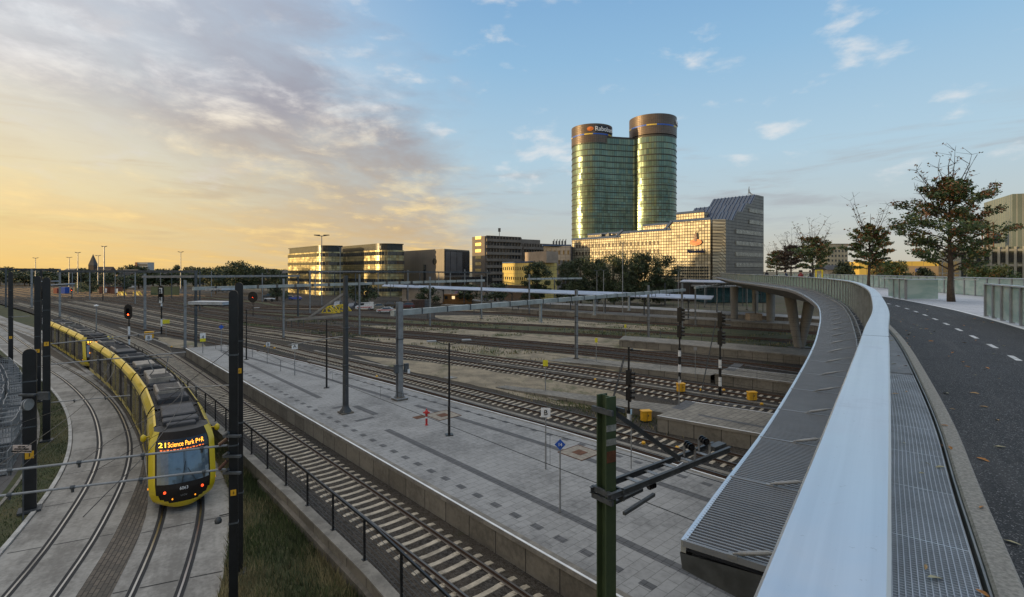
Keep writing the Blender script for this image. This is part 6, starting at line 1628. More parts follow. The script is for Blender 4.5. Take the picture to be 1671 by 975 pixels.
# ================================================================== RAILWAY MASTS
def mast(px, yb, yt, kind='I', w_=.26, zb=-.12, label=None, group='catenary masts of the yard', m_=steel, D=None):
    D = dist(yb, zb) if D is None else D; X = (px - CX) * D / F; zt_ = ZC - (yt - HY) * D / F
    root = thing('catenary_mast', (X, D, zb), label or 'grey steel catenary mast standing among the tracks of the yard', 'catenary mast', group, th)
    H = zt_ - zb; mb = MB()
    if kind == 'I': mb.ibeam((0, 0, 0), (0, 0, H), w_, w_ * .9, .02, up=Vector((0, 1, 0)))
    elif kind == 'T':
        mb.tube([(0, 0, 0), (0, 0, H)], [w_ * .55, w_ * .42], 10)
    mb.build('post', m_, root, local=True, smooth=40 if kind == 'T' else False)
    mb = MB(); mb.box((0, 0, .04), (w_ * 2.2, w_ * 2.2, .10)); mb.box((0, 0, .14), (w_ * 1.5, w_ * 1.5, .1)); mb.build('foot', concrete_d, root, local=True)
    mb = MB(); mb.box((0, 0, H * .62), (w_ + .05, w_ + .05, .06)); mb.box((0, 0, H * .35), (w_ + .05, w_ + .05, .05)); mb.build('clamp', steel_d, root, local=True)
    return root, Vector((X, D, zb)), H
def gx(px): 
    return 'far left' if px < 130 else 'left of the striped signal posts' 
mast_lab = {462.6: 'left of the yellow buffer stops, beside the curving tracks', 486.3: 'just left of the yellow buffer stops', 505.7: 'behind the tracks near the parked blue car', 514.3: 'beyond the yard, right of the parked blue car', 586.5: 'right of the dark platform mast with its foot in the ballast', 580: 'between the yellow buffer stops and the white van',
 599: 'behind the dark leafy bush by the vans', 634: 'behind the parked cars below the gold office', 302: 'light steel mast at the tip of the paved platform', 319.4: 'dark steel mast at the tip of the paved platform', 326: 'thin and dark behind the pair at the platform tip', 665.6: 'at the left end of the low white wall', 701.5: 'left of the big grey beam, foot in a sandy walkway',
 734.8: 'below the dark box building, left of the two', 758.4: 'below the dark box building, right of the two', 785.6: 'holding the right end of the long pale beam', 795: 'below the concrete slab office', 863.6: 'in front of the yellow lit block, left leg of the small portal', 945.6: 'right leg of the small portal before the trees', 1134.7: 'holding the left end of the short beam near the bridge',
 1170: 'under the middle of the short beam near the bridge', 1203: 'under the right end of the short beam near the bridge', 1219: 'last one before the bridge column', 9.6: 'at the left frame edge', 51.7: 'between the black poles at the far left', 97.7: 'right of the black poles, below the far beam', 146.5: 'slim and far, left of the red lamp signal', 168: 'dark and far, above the white path lamp', 220.6: 'thin, left of the thick portal leg', 236.5: 'that is a thick portal leg left of the signal with two white plates'}
for px, yb, yt, kd, w_, m_ in ((462.6, 553, 455, 'I', .26, steel), (486.3, 518, 448, 'I', .3, steel_d), (505.7, 512.5, 442, 'I', .26, steel), (514.3, 485.5, 440, 'I', .3, steel), (586.5, 548, 448, 'I', .24, steel), (580, 505, 447, 'I', .24, steel_d), (599, 475, 441, 'I', .3, steel), (634, 481, 440, 'I', .3, steel),
    (302, 569.6, 457.5, 'I', .30, steel), (319.4, 568.5, 442, 'I', .30, steel_d), (326, 507, 442, 'I', .3, steel_d), (665.6, 495, 441, 'I', .3, steel), (701.5, 533, 452, 'I', .28, steel), (734.8, 491, 444, 'I', .3, steel), (758.4, 491, 440, 'I', .3, steel), (785.6, 521, 449, 'I', .28, steel), (795, 489, 441, 'I', .3, steel),
    (863.6, 512, 448, 'I', .3, steel), (945.6, 475, 448, 'I', .3, steel), (1134.7, 532, 466, 'I', .24, steel), (1170, 517, 462, 'I', .26, steel), (1203, 507, 457, 'I', .3, steel), (1219, 506, 462, 'I', .24, steel),
    (9.6, 502.6, 439, 'I', .36, steel_d), (51.7, 502.6, 439, 'I', .45, steel), (97.7, 518, 439, 'I', .38, steel), (146.5, 490, 443, 'I', .35, steel), (168, 492, 443, 'I', .26, black), (220.6, 497, 443, 'I', .32, steel), (236.5, 539, 447, 'I', .38, steel)):
    mast(px, yb, yt, kd, w_, label='steel mast ' + mast_lab[px], m_=m_)
mb = None
mast(940.5, 587, 473, 'I', .30, label='steel catenary mast under the middle of the big grey beam, on a stone foot')
mast(1058, 553.8, 466, 'I', .28, label='steel catenary mast left of the two tall signal posts')
mast(1113, 541, 463, 'I', .28, label='steel catenary mast directly behind the left tall signal post')
for i, (px, D, yt, lab) in enumerate(((118, 200, 441, 'left of the church spire'), (132, 240, 442, 'right under the tall skyline lamp'), (188, 215, 442, 'above the brick huts'), (203, 180, 441, 'right of the brick huts'), (262, 230, 442, 'left of the green screen'), (280, 190, 441, 'right before the green screen'), (345, 200, 443, 'under the large spreading trees'), (392, 240, 443, 'below the tallest spreading tree'), (428, 170, 446, 'right of the broad red signal board'), (546, 210, 443, 'under the gap of the gold offices'), (617, 190, 444, 'before the right gold office'), (685, 185, 446, 'at the end of the white hoarding'), (716, 200, 444, 'below the round dark window'), (821, 175, 445, 'at the left edge of the yellow lit block'), (905, 160, 452, 'under the small pale portal'), (1085, 150, 462, 'before the rightmost dark tree'), (1150, 145, 464, 'between the canopy and the waffle front'))):
    mast(px, 0, yt, 'I', .26, label='thin far mast ' + lab, m_=(steel, steel_d)[i % 2], D=D)
# platform masts
root, c, H = mast(564, 674, 450, 'T', .36, .85, 'tall dark tapering catenary mast in the middle of the large paved platform', m_=darkgrey)
mb = MB(); mb.lathe([(.42, 0), (.40, .1), (.24, .35), (.2, .5)], 14, c=(0, 0, .0)); mb.build('base_flare', darkgrey, root, local=True, smooth=40)
D_M1 = c.y
def lrod(root, a, b, r, name, m_=steel): mb = MB(); mb.tube([a, b], r, 7); return mb.build(name, m_, _root(root))
def _root(r): return r
# its cantilever to the left
ra = Vector((c.x, c.y, 0)); 
arm = thing('cantilever_arm', tuple(pd(564, 517, D_M1)), 'grey bracket arm with a slanting strut reaching left from the tall dark platform mast', 'cantilever')
mb = MB(); A = pd(563, 514, D_M1); B = pd(467, 523, D_M1 + 4); mb.beam(A, B, .12, .14); A2_ = pd(563, 519, D_M1 + .4); mb.beam(A2_ + Vector((0, .4, 0)), B + Vector((0, .5, 0)), .1, .12); mb.build('main_arm', steel, arm)
mb = MB(); mb.beam(pd(563, 478, D_M1), pd(505, 518, D_M1 + 2.4), .1, .14); mb.build('strut', steel, arm)
for u in (.0, .1, .22, .32):
    p = B.lerp(A, u); mb = MB(); mb.beam(p, p + Vector((0, 0, -.55)), .06, .06, up=Vector((0, 1, 0))); mb.build('hanger', steel_d, arm)
mb = MB(); mb.tube([pd(563, 549, D_M1), pd(520, 555, D_M1 + 1.6), pd(470, 564, D_M1 + 3)], .035, 6); mb.build('registration_tube', steel, arm); adopt(arm, root)
root, c, H = mast(652, 652, 493, 'I', .40, .85, 'grey H section catenary mast holding the near end of the big grey beam')
mb = MB()
for sx, sy in ((1, 0), (-1, 0), (0, 1), (0, -1)): mb.mesh([(sx * .2 - sy * .02, sy * .2 + sx * .02, .1), (sx * .42, sy * .42, .1), (sx * .2, sy * .2, .9)], [(0, 1, 2)]); 
mb.box((0, 0, .12), (.95, .95, .06)); mb.build('gusset', steel, root, local=True)
for sx in (-.45, .38): mb = MB(); mb.box((sx, -.3, 2.3), (.3, .22, .62)); mb.build('cable_box', steel_d, root, local=True)
mb = MB(); mb.box((.5, -.45, 2.05), (.2, .03, .3)); mb.build('white_plate', white, root, local=True)
M2 = c
# ---- portal beams
def portal_beam(label, pts, s=.36, group='long portal beams carrying the overhead line', m_=steel, drops=()):
    pts = [Vector(p) for p in pts]; root = thing('portal_beam', tuple(pts[0]), label, 'portal beam', group)
    mb = MB()
    for a, b in zip(pts, pts[1:]):
        d = (b - a).normalized(); mb.beam(a, b, s, s)
    mb.build('box_girder', m_, root)
    tot = sum((b - a).length for a, b in zip(pts, pts[1:])); a, b = pts[0], pts[-1]; n = int(tot / 2.6); mb = MB()
    rz = math.atan2((b - a).y, (b - a).x)
    for k in range(1, n): c = a.lerp(b, k / n); mb.box(c, (.10, s + .07, s + .07), rz=rz)
    mb.build('joint_straps', steel_d, root)
    for u, L in drops:
        c = a.lerp(b, u); m2 = MB(); m2.box(c - Vector((0, 0, s / 2 + L / 2)), (.22, .22, L), rz=rz); m2.box(c - Vector((0, 0, s / 2 + L)), (.34, .34, .08), rz=rz); m2.build('dropper', mat('pale_dropper', (.33, .36, .37), .5, .3), root)
    for k in range(max(2, n // 2)):
        u = (k + .7) / max(2, n // 2)
        if u > .98: continue
        c = a.lerp(b, u); m2 = MB()
        for sgn in (-.28, .28): m2.tube([c + Vector((sgn, 0, -s / 2)), c + Vector((sgn, 0, -s / 2 - .42))], .04, 5)
        m2.beam(c + Vector((-.34, 0, -s / 2 - .42)), c + Vector((.34, 0, -s / 2 - .42)), .05, .05); m2.build('wire_hanger', steel_d, root)
    return root
bm_ = mat('beam_grey', (.36, .385, .37), .6, .05, .25, .8)
portal_beam('big pale grey beam from the grey platform mast to the tall signals', [at(640, 511.5, 7.1), at(1117, 473.5, 7.05)], .42, m_=bm_, drops=((.315, 1.9), (.50, 1.9), (.655, 1.9)))
b0_ = at(315, 471.5, 7.93); portal_beam('long pale grey beam from the platform tip to the mast before the dark box building', [Vector((b0_.x, b0_.y, 7.93)), at(462, 467, 7.93), at(701.5, 460.3, 8.15), at(790, 458, 8.2)], .42, m_=bm_)
def md(px, yb): return dist(yb, -.12)
portal_beam('short pale beam beside the bridge above the canopies', [pd(1134, 470, 94), pd(1222, 460, 134)], .36, m_=bm_)
portal_beam('small pale portal beam in front of the yellow lit block and the trees', [pd(861, 455.5, 122), pd(949, 454.5, 134)], .42, m_=bm_)
portal_beam('far thin beam in front of the gold office buildings', [pd(505, 443.5, 123), pd(636, 443.5, 200)], .4)
portal_beam('far dark beam above the left half of the yard', [pd(97, 443, 112), pd(322, 443.5, 110)], .5, m_=steel_d)
portal_beam('far dark beam at the left frame edge', [pd(-40, 439.5, 150), pd(96, 440.5, 148)], .6, m_=steel_d)
portal_beam('blue grey beam right of the thick portal leg', [pd(233, 452, 88), pd(322, 451.5, 80), pd(488, 450.5, 112)], .38)
portal_beam('far grey beam behind the long pale beam', [pd(600, 443.5, 150), pd(800, 445, 178)], .4, m_=steel_d)
# grey-blue lamp like trays near the black poles (flat aluminium catwalks)
def tray_(label, a, b, w_): 
    root = thing('signal_gantry_shelf', tuple(a), label, 'shelf', 'flat grey shelves on the black poles'); mb = MB(); mb.beam(a, b, w_, .10); mb.build('shelf', mat('pale_shelf', (.40, .45, .52), .4, .3), root)
    mb = MB(); 
    for k in range(5): c = Vector(a).lerp(Vector(b), k / 5 + .1); mb.box(c - Vector((0, 0, .08)), (.05, w_ * .8, .06))
    mb.build('rib', steel_d, root)
tray_('flat pale shelf reaching left from the nearest black poles', pd(374, 495, 17.2), pd(318, 494, 17.6), .55)
tray_('smaller flat pale shelf behind the nearest black poles', pd(375, 472, 26), pd(348, 472.5, 27), .8)
tray_('flat pale shelf right of the black poles at the far left', pd(84, 465.5, 44), pd(115, 463.5, 44), .9)
tray_('narrow flat pale shelf behind the black poles at the far left', pd(66, 459.5, 60), pd(92, 459, 60), .7)
# ---- the green mast in the foreground
G = Vector(((992 - CX) / F * 10.0, 10.0, -.15)); gt = ZC - (645 - HY) * 10 / F
root = thing('catenary_mast', tuple(G), 'dark green H section mast in the foreground carrying a horizontal steel bracket', 'catenary mast', None); gm = root
mb = MB(); Hh = gt - G.z
mb.box((-.04, -.135, Hh / 2), (.24, .03, Hh)); mb.box((.16, .06, Hh / 2), (.02, .34, Hh)) if False else None
mb.box((-.04, .135, Hh / 2), (.24, .03, Hh)); mb.box((-.04, 0, Hh / 2), (.02, .24, Hh)); mb.box((.13, .0, Hh / 2), (.012, .30, Hh)) if False else None
mb.build('post', mast_g, root, local=True); root.rotation_euler = (0, 0, R(28))
for z in (gt - .35, gt - .62): mb = MB(); mb.box((-.04, -.154, z - G.z - .25), (.235, .008, .12)); mb.build('white_band', mat('worn_white', (.26, .28, .27), .7, 0, .4, 8), root, local=True)
mb = MB(); mb.box((-.04, -.157, gt - 1.15 - G.z), (.22, .01, .22)); mb.build('rust_patch', rust, root, local=True)
br = thing('mast_bracket', (G.x, G.y, 5.9), 'horizontal steel ladder bracket with two insulators on the foreground green mast', 'bracket')
zb = 5.93; ax = Vector((.79, .61, 0)).normalized(); sd_ = Vector((-ax.y, ax.x, 0)); g0 = Vector((G.x, G.y, zb))
for o_ in (-.22, .22): mb = MB(); mb.ibeam(g0 + sd_ * o_ - ax * .25, g0 + sd_ * o_ + ax * 4.1, .07, .12, .012); mb.build('rail', steel_d, br)
for k in range(6): mb = MB(); c = g0 + ax * (.8 + k * .62); mb.beam(c - sd_ * .2, c + sd_ * .2, .11, .015); mb.build('rung', steel, br)
mb = MB(); mb.beam(Vector((G.x, G.y, gt - .32)) + ax * .1, g0 + ax * 2.35 + Vector((0, 0, .1)), .07, .09); mb.build('strut', darkgrey, br)
for z in (gt - .28, zb + .02, zb - .12): mb = MB(); c = Vector((G.x, G.y, z)); mb.beam(c - sd_ * .26 - ax * .16, c + sd_ * .26 - ax * .16, .06, .10); mb.beam(c - sd_ * .26 + ax * .17, c + sd_ * .26 + ax * .17, .05, .08); mb.build('clamp', steel_d, br)
for k, (u, o_) in enumerate(((2.75, .0), (3.35, 0))):
    c = g0 + ax * u + Vector((0, 0, .30)); mb = MB()
    for j in range(7): q = c + (ax * .5 + sd_ * .86) * (j * .05 - .15); mb.tube([q, q + (ax * .5 + sd_ * .86) * .022], .085 if j % 2 else .055, 12)
    mb.build('insulator', blackg, br)
    mb = MB()
    for o2_ in (-.14, .14): mb.beam(c + sd_ * o2_ - Vector((0, 0, .28)), c + sd_ * o2_, .05, .02, up=ax)
    mb.build('bracket_plate', steel, br)
mb = MB(); c = g0 + ax * 3.9 + Vector((0, 0, .05)); mb.box(c, (.5, .2, .1), rz=.66); mb.build('end_plate', steel_d, br)
lo = g0 + ax * .3 - Vector((0, 0, .25)); e_ = g0 + ax * .9 - sd_ * .35 - Vector((0, 0, .38))
mb = MB(); mb.beam(g0 - Vector((0, 0, .3)), lo + ax * .75, .06, .06); mb.beam(g0 - Vector((0, 0, .3)) - sd_ * .4, lo + ax * .75 - sd_ * .3, .06, .06); mb.build('lower_arm', steel_d, br)
c = lo + ax * .95; mb = MB()
for j in range(6): q = c + ax * (j * .035); mb.tube([q, q + ax * .018], .075 if j % 2 else .05, 12)
mb.build('insulator', blackg, br)
mb = MB(); mb.tube([c + ax * .2, c + ax * .8 + Vector((0, 0, .16)), c + ax * 1.25 + Vector((0, 0, .22))], .022, 7); mb.tube([c + ax * .2, c + ax * .85 + Vector((0, 0, .08)), c + ax * 1.3 + Vector((0, 0, .12))], .018, 7); mb.build('registration_arm', alu, br); adopt(br, gm)

# ---- railway wires
for k, z in (('T1', 4.75), ('T3', 4.8), ('T4', 4.8), ('T5', 4.8), ('T2', 4.8), ('T6', 4.8), ('T7', 4.8)):
    lab = {'T1': 'nearest curving track', 'T2': 'track along the far platform edge', 'T3': 'pale sleepered track beyond the platform', 'T4': 'nearer twin track', 'T5': 'farther twin track', 'T6': 'nearer rusty mid yard track', 'T7': 'farther rusty mid yard track'}[k]
    P = [W(sm(TR[k], t), t, z) for t in range(-10, 120, 4)]; wire('contact wire over the ' + lab, P, .010)
    mb = MB()
    for t in range(-10, 84, 5): mb.tube([W(sm(TR[k], t), t, z), W(sm(TR[k], t), t, z + .75 + .35 * math.cos(t * .12))], .006, 3, cap=False)
    P = [W(sm(TR[k], t), t, z + .75 + .35 * math.cos(t * .12)) for t in range(-10, 120, 4)]; cw = wire('carrying wire over the ' + lab, P, .009); mb.build('dropper', black, cw)

# ================================================================== SIGNALS
def signal(label, c, h, head, red_on=None, bands=(), fins=0, ladder=True, rz=0.0, group='railway signals on striped posts', headw=.5):
    # head: list of (z_centre, height) of the black boards
    root = thing('railway_signal', (c[0], c[1], c[2]), label, 'signal', group, rz)
    mb = MB(); mb.tube([(0, 0, 0), (0, 0, h - .3)], .07, 10); mb.build('post', black, root, local=True, smooth=40)
    for z0, z1 in bands: mb = MB(); mb.tube([(0, 0, z0), (0, 0, z1)], .125, 12); mb.build('white_band', white, root, local=True, smooth=40)
    prev = 0.0
    mb = MB(); mb.tube([(0, 0, 0), (0, 0, bands[-1][1] + .25 if bands else .5)], .115, 12); mb.build('sleeve', black, root, local=True, smooth=40)
    for zc, hh in head:
        mb = MB(); n = 10; w2 = headw / 2; pts = [(-w2, -hh / 2 + w2)] + [(-w2 * math.cos(a), hh / 2 - w2 + w2 * math.sin(a)) for a in np.linspace(0, math.pi, n)] + [(w2 * math.cos(a), -hh / 2 + w2 - w2 * math.sin(a)) for a in np.linspace(0, math.pi, n)]
        f = [(x, -.16, zc + z) for x, z in pts]; b = [(x, -.10, zc + z) for x, z in pts]; mb.face(f); mb.face(b[::-1])
        for i in range(len(f)): j = (i + 1) % len(f); mb.face([f[i], b[i], b[j], f[j]])
        mb.box((0, .05, zc), (w2 * .9, .28, hh * .8)); bd = mb.build('signal_head', black, root, local=True)
        nl = max(1, int(hh / .36))
        for k in range(nl):
            z = zc - hh / 2 + w2 + (hh - 2 * w2) * (k + .5) / nl
            m2 = MB(); m2.tube([(0, -.16, z), (0, -.42, z)], .10, 12, cap=False)
            if red_on != k: m2.build('hood', black, bd, local=True)
            m2 = MB(); m2.tube([(0, -.165, z), (0, -.18, z)], .085, 12); m2.build('lens', red_lamp if red_on is not None and k == red_on else glass_dark, bd, local=True)
    for k in range(fins):
        z = h - .5 - k * .42; mb = MB(); mb.box((0, -.5, z), (.26, .66, .06)); mb.box((0, -.2, z), (.3, .14, .16)); mb.build('lamp_hood', black, root, local=True)
    if ladder:
        mb = MB(); lz = h - 1.0
        for sx in (-.95, -.62): mb.beam((sx + .78, 1.5, 0), (sx + .78, .3, lz), .05, .05, up=Vector((1, 0, 0)))
        for k in range(int(lz / .32)): z = .3 + k * .32; mb.box((0, 1.5 - 1.2 * z / lz, z), (.34, .025, .025))
        mb.build('ladder', steel_d, root, local=True)
    return root
s1 = at(1026, 690, ZY); signal('short black signal with one white band, left of the three on striped posts', s1, (690 - 559) / F * s1.y * 1.0, ((3.1, 1.25), (1.95, 1.05)), bands=((.18, .62),), headw=.36, fins=1, rz=R(62))
s2 = at(1109, 641, ZY); h2 = (641 - 495) / F * s2.y; signal('tall black signal without a ladder, middle one of the three on striped posts', s2, h2, ((h2 - 1.0, 1.5), (h2 - 2.4, 1.3)), bands=((.3, 1.1), (1.75, 2.4), (3.1, 3.6)), fins=3, ladder=False, headw=.4, rz=R(62))
s3 = at(1175, 646, ZY); h3 = (646 - 504) / F * s3.y; signal('tall black signal with a leaning ladder, right one of the three on striped posts', s3, h3, ((h3 - .9, 1.5), (h3 - 2.4, 1.5)), bands=((.8, 1.55), (2.3, 3.0)), fins=3, headw=.42, rz=R(62))
s4 = Vector(pd(210.5, 590, 68)); s4.z = ZY; signal('black signal showing a red lamp above its white striped post, near the second tram', s4, ZC - (496 - HY) * 68 / F - ZY, ((ZC - (509 - HY) * 68 / F - ZY, 2.0),), red_on=0, bands=((.4, 1.3), (1.9, 3.0)), ladder=False, headw=1.05)
s5 = at(263.5, 546, ZY); h5 = (546 - 466) / F * s5.y; r5 = signal('tall striped signal with two white rectangular plates on its black head, beside a yellow sign', s5, h5, ((h5 - 1.5, 2.9),), bands=((1.3, 2.5), (4.6, 5.6)), ladder=False, headw=.95)
for z in (h5 - .9, h5 - 2.4): mb = MB(); mb.box((0, -.20, z), (.5, .03, .95)); mb.build('white_plate', white, r5, local=True)
s6 = pd(413, 508, 118); s6.z = ZY; r6 = signal('broad black signal board with a red light right of the nearest black poles', s6, ZC - (475 - HY) * 118 / F - ZY, ((ZC - (485 - HY) * 118 / F - ZY, 2.5),), red_on=0, bands=(), ladder=False, headw=2.2)
s7 = pd(117, 486, 190); s7.z = ZY; signal('small far signal with a red lamp among the left yard tracks', s7, 3.6, ((3.2, 1.2),), red_on=0, bands=(), ladder=False, headw=.8)
s8 = pd(70.5, 540, 88); s8.z = ZY; signal('far striped signal post half hidden by the black tram poles at the left', s8, 7.4, ((6.4, 1.8),), bands=((1.2, 2.3), (3.4, 4.5), (5.4, 6.2)), ladder=False, headw=.7)
# ---- platform lamps
def plamp(label, px, yb, yt, zb=.85, double=True, m_=black):
    c = at(px, yb, zb); h = (yb - yt) / F * c.y; root = thing('platform_lamp', tuple(c), label, 'lamp', 'black platform lamps', R(15)); mb = MB(); mb.tube([(0, 0, 0), (0, 0, h * .5), (0, 0, h)], [.075, .065, .05], 10); mb.build('post', m_, root, local=True, smooth=40)
    mb = MB(); mb.box((0, 0, .02), (.42, .42, .04)); mb.build('foot_plate', m_, root, local=True)
    for sg in ((-1, 1) if double else (1,)):
        mb = MB(); mb.tube([(0, 0, h - .12), (sg * .35, 0, h - .05), (sg * .75, 0, h + .12)], .025, 6); mb.build('arm', m_, root, local=True)
        mb = MB(); mb.bbox((sg * 1.0, 0, h + .14), (.55, .24, .08), .03); hd = mb.build('lamp_head', steel, root, local=True)
        mb = MB(); mb.box((sg * 1.0, 0, h + .095), (.42, .18, .012)); mb.build('lens', win_lt, hd, local=True)
    return root
plamp('black twin armed platform lamp beside the red hydrant', 733, 710, 560); plamp('black twin armed platform lamp between the dark mast and sign A', 533, 633, 522); plamp('black twin armed platform lamp near the fence at the narrow end of the platform', 402, 587, 505)
plamp('far black lamp beside the concrete box under the bridge', 1232.6, 523.6, 480, double=False); plamp('far black lamp right of the concrete box, next to the bridge column', 1245, 510, 481, double=False)
# ---- signs
def sign(label, px, yb, yt, w_, h_, m_, txt=None, tm=black, zb=.85, diamond=False, tsize=.3, pr=.03, D=None, two=None):
    c = at(px, yb, zb) if D is None else Vector(((px - CX) * D / F, D, zb)); H = ZC - (yt - HY) * c.y / F - zb
    root = thing('sign', tuple(c), label, 'sign', None, -math.atan2(c.x, c.y) + R(0)); mb = MB(); mb.tube([(0, .03, 0), (0, .03, H - .02)], pr, 8); mb.tube([(0, .03, 0), (0, .03, H * .45)], pr * 1.35, 8); mb.build('post', steel, root, local=True)
    mb = MB(); 
    if diamond: mb.box((0, 0, H - h_ / 2), (w_ * .72, .02, h_ * .72), rot=Matrix.Rotation(R(45), 3, 'Y'))
    else: mb.box((0, 0, H - h_ / 2), (w_, .02, h_))
    bd = mb.build('board', m_, root, local=True)
    if two: mb = MB(); mb.box((0, -.004, H - h_ * .86), (w_, .02, h_ * .4)); mb.build('lower_board', two, root, local=True)
    if txt: lettering(txt, tsize, tm, Matrix.Translation((0, -.025, H - h_ / 2 - tsize * .02)) @ Matrix.Rotation(R(90), 4, 'X'), bd)
    return root
sign('white square sign with the letter B on the large platform', 890.5, 766, 666, .44, .44, white, 'B', tsize=.34)
sign('blue diamond sign with the number 14 on the large platform', 914, 836, 717, .42, .42, bluep, '14', sgn_w, diamond=True, tsize=.17)
sign('white square sign with the letter A on the large platform', 481, 613, 561, .50, .50, white, 'A', tsize=.4)
sign('white and yellow sign with a numeral at the tip of the large platform', 331, 572, 544, .55, .9, white, '4', tsize=.5, two=ysign, D=58)
sign('small blue diamond sign on a thin post near the tip of the platform', 361, 574, 530, .55, .55, bluep, None, diamond=True, D=59)
sign('white sign with the numeral 8 beside the red lamp signal', 242.5, 570, 547, .75, .75, white, '8', zb=-.15, tsize=.6, D=72)
sign('white sign with the numeral 8 low beside the track before sign A', 437.5, 572, 559, .45, .5, white, '8', zb=-.15, tsize=.4, D=64)
sign('yellow square sign on a post in the weeds beside the mid yard track', 890, 641, 588, .42, .52, ysign, None, zb=-.15)
sign('yellow sign on a thin post right of the stone foot of the beam mast', 973, 593, 552, .30, .5, ysign, None, zb=-.15)
sign('far yellow sign on a thin post near the wire fence', 1020.5, 556, 530, .3, .5, ysign, None, zb=-.15)
sign('yellow board beside the striped signal with two white plates', 271, 549, 522, .95, .62, ysign, None, zb=-.15)
sign('small blue flag like marker on a thin pole beside the bracket of the green mast', 1030, 765, 668, .08, .25, mat('blue_white', (.3, .45, .6), .5), None, pr=.02)
sign('small white plate on a thin pole right of the grey platform ramp', 1134.5, 618, 567, .3, .3, steel, None, zb=.1, pr=.02)
sign('thin grey pole with a blue plate standing at the tip of the short platform', 1108, 661, 615, .12, .3, steel, None, zb=.85, pr=.025)
# ---- hydrant and pit covers
c = at(696, 694, .845); root = thing('hydrant', tuple(c), 'red standpipe hydrant with a white ring on the large platform', 'hydrant')
mb = MB(); mb.lathe([(.1, 0), (.1, .03), (.065, .05), (.065, .42)], 14); mb.build('lower_pipe', red, root, local=True, smooth=40); mb = MB(); mb.tube([(0, 0, .42), (0, 0, .52)], .063, 12); mb.build('white_ring', white, root, local=True)
mb = MB(); mb.lathe([(.065, .52), (.065, .66), (.12, .70), (.13, .80), (.08, .88), (.03, .92), (.03, 1.0)], 14); mb.tube([(-.2, 0, .76), (.2, 0, .76)], .05, 10); mb.build('head', red, root, local=True, smooth=40)
def pit(label, px, py, s, rs): 
    c = at(px, py, .845); root = thing('pit_cover', (c.x, c.y, .85), label, 'cover', 'rusty covers in the platform', th); mb = MB(); mb.box((0, 0, 0), (s, s, .012)); mb.build('frame', mat('pale_cover', (.26, .23, .19), .8, 0, .3, 4), root, local=True)
    mb = MB()
    for a, b in (((-s / 2, -s / 2), (s / 2, -s / 2)), ((s / 2, -s / 2), (s / 2, s / 2)), ((s / 2, s / 2), (-s / 2, s / 2)), ((-s / 2, s / 2), (-s / 2, -s / 2))): mb.beam((*a, .01), (*b, .01), .03, .02)
    mb.box((0, 0, .012), (rs, rs, .012)); mb.build('rusty_lid', rust, root, local=True)
pit('pale square cover with a rusty lid beside the blue diamond sign', 946, 739, 1.6, .6); pit('pale square cover with a rusty lid beside the platform lamp', 723, 678, 1.7, .65)
c = at(684, 681, .85); root = thing('pit_cover', tuple(c), 'plain rusty square plate left of the hydrant', 'cover', 'rusty covers in the platform', th); mb = MB(); mb.box((0, 0, 0), (.7, .55, .014)); mb.build('rusty_lid', rust, root, local=True)
# ---- platform fence at the narrow end
P = [at(x, y, .85) for x, y in ((330, 566), (352, 570), (372, 574), (392, 578), (412, 583), (436, 594), (458, 606))]
root = thing('railing', tuple(P[0]), 'thin grey railing at the narrow end of the large platform', 'fence'); mb = MB(); mb.tube(lift(P, 1.05), .02, 6); mb.build('top_rail', steel_d, root); mb = MB(); mb.tube(lift(P, .55), .014, 5); mb.build('middle_rail', steel_d, root)
for p in P: mb = MB(); mb.tube([p, p + Vector((0, 0, 1.05))], .022, 6); mb.build('post', steel_d, root)
# ---- relay boxes
def relay(label, px, yb, w_, d_, h_, rz=th, zb=ZY):
    c = at(px, yb, zb); root = thing('relay_box', tuple(c), label, 'relay box', 'yellow relay boxes by the tracks', rz); mb = MB(); mb.bbox((0, 0, .12 + h_ / 2), (w_, d_, h_), .02); mb.build('cabinet', yellow, root, local=True)
    mb = MB(); mb.bbox((0, 0, .12 + h_ + .04), (w_ + .08, d_ + .08, .08), .03); mb.build('lid', yellow, root, local=True); mb = MB()
    for sx in (-.35, .35): mb.box((sx * w_, 0, .06), (.08, d_ * .8, .14))
    mb.build('foot', steel_d, root, local=True)
    mb = MB(); mb.box((0, -d_ / 2 - .008, .12 + h_ * .5), (.015, .02, h_ * .9)); mb.box((.08, -d_ / 2 - .02, .12 + h_ * .6), (.04, .03, .12)); mb.build('door_seam', darkgrey, root, local=True); return root
relay('yellow relay box nearest the foreground mast, left of the short platform end', 1054, 689, .66, .4, .62, R(10)); relay('yellow relay box at the foot of the middle striped signal', 1111, 641, .62, .4, .62, R(10)); relay('yellow relay box right of the striped signals, by the pale duct', 1227, 655, .66, .4, .58, R(5)); relay('far yellow relay box beside the sign with the numeral 8', 243.5, 553, 1.1, .6, .9, R(20))
bollp = None
for px, yb, lab in ((1144, 638, 'between the ladder and the middle relay box'), (1181, 638, 'right of the tallest striped post'), (1243, 661, 'under the right relay box'), (971, 621, 'before the pale duct near the ladder'), (432, 566, 'left of the low white numeral'), (448, 569, 'below the low white numeral'), (615, 616, 'in the ballast right of the H section mast'), (280, 567, 'left of the platform tip'), (1050, 725, 'beside the foreground bracket'), (1105, 733, 'beyond the foreground bracket')):
    c = at(px, yb, ZY + .04)
    if bollp is None:
        bollp = thing('cable_marker', tuple(c), '', 'marker', 'yellow cable markers in the ballast'); mb = MB(); mb.lathe([(.10, 0), (.13, .05), (.12, .12), (.06, .17), (.01, .18)], 12); mb.build('cap', yellow, bollp, local=True, smooth=40); mb = MB(); mb.box((0, 0, -.02), (.34, .3, .05)); mb.build('base', concrete_d, bollp, local=True); o = bollp
    else: o = dup(bollp, tuple(c))
    o['label'] = 'small yellow cable marker ' + lab
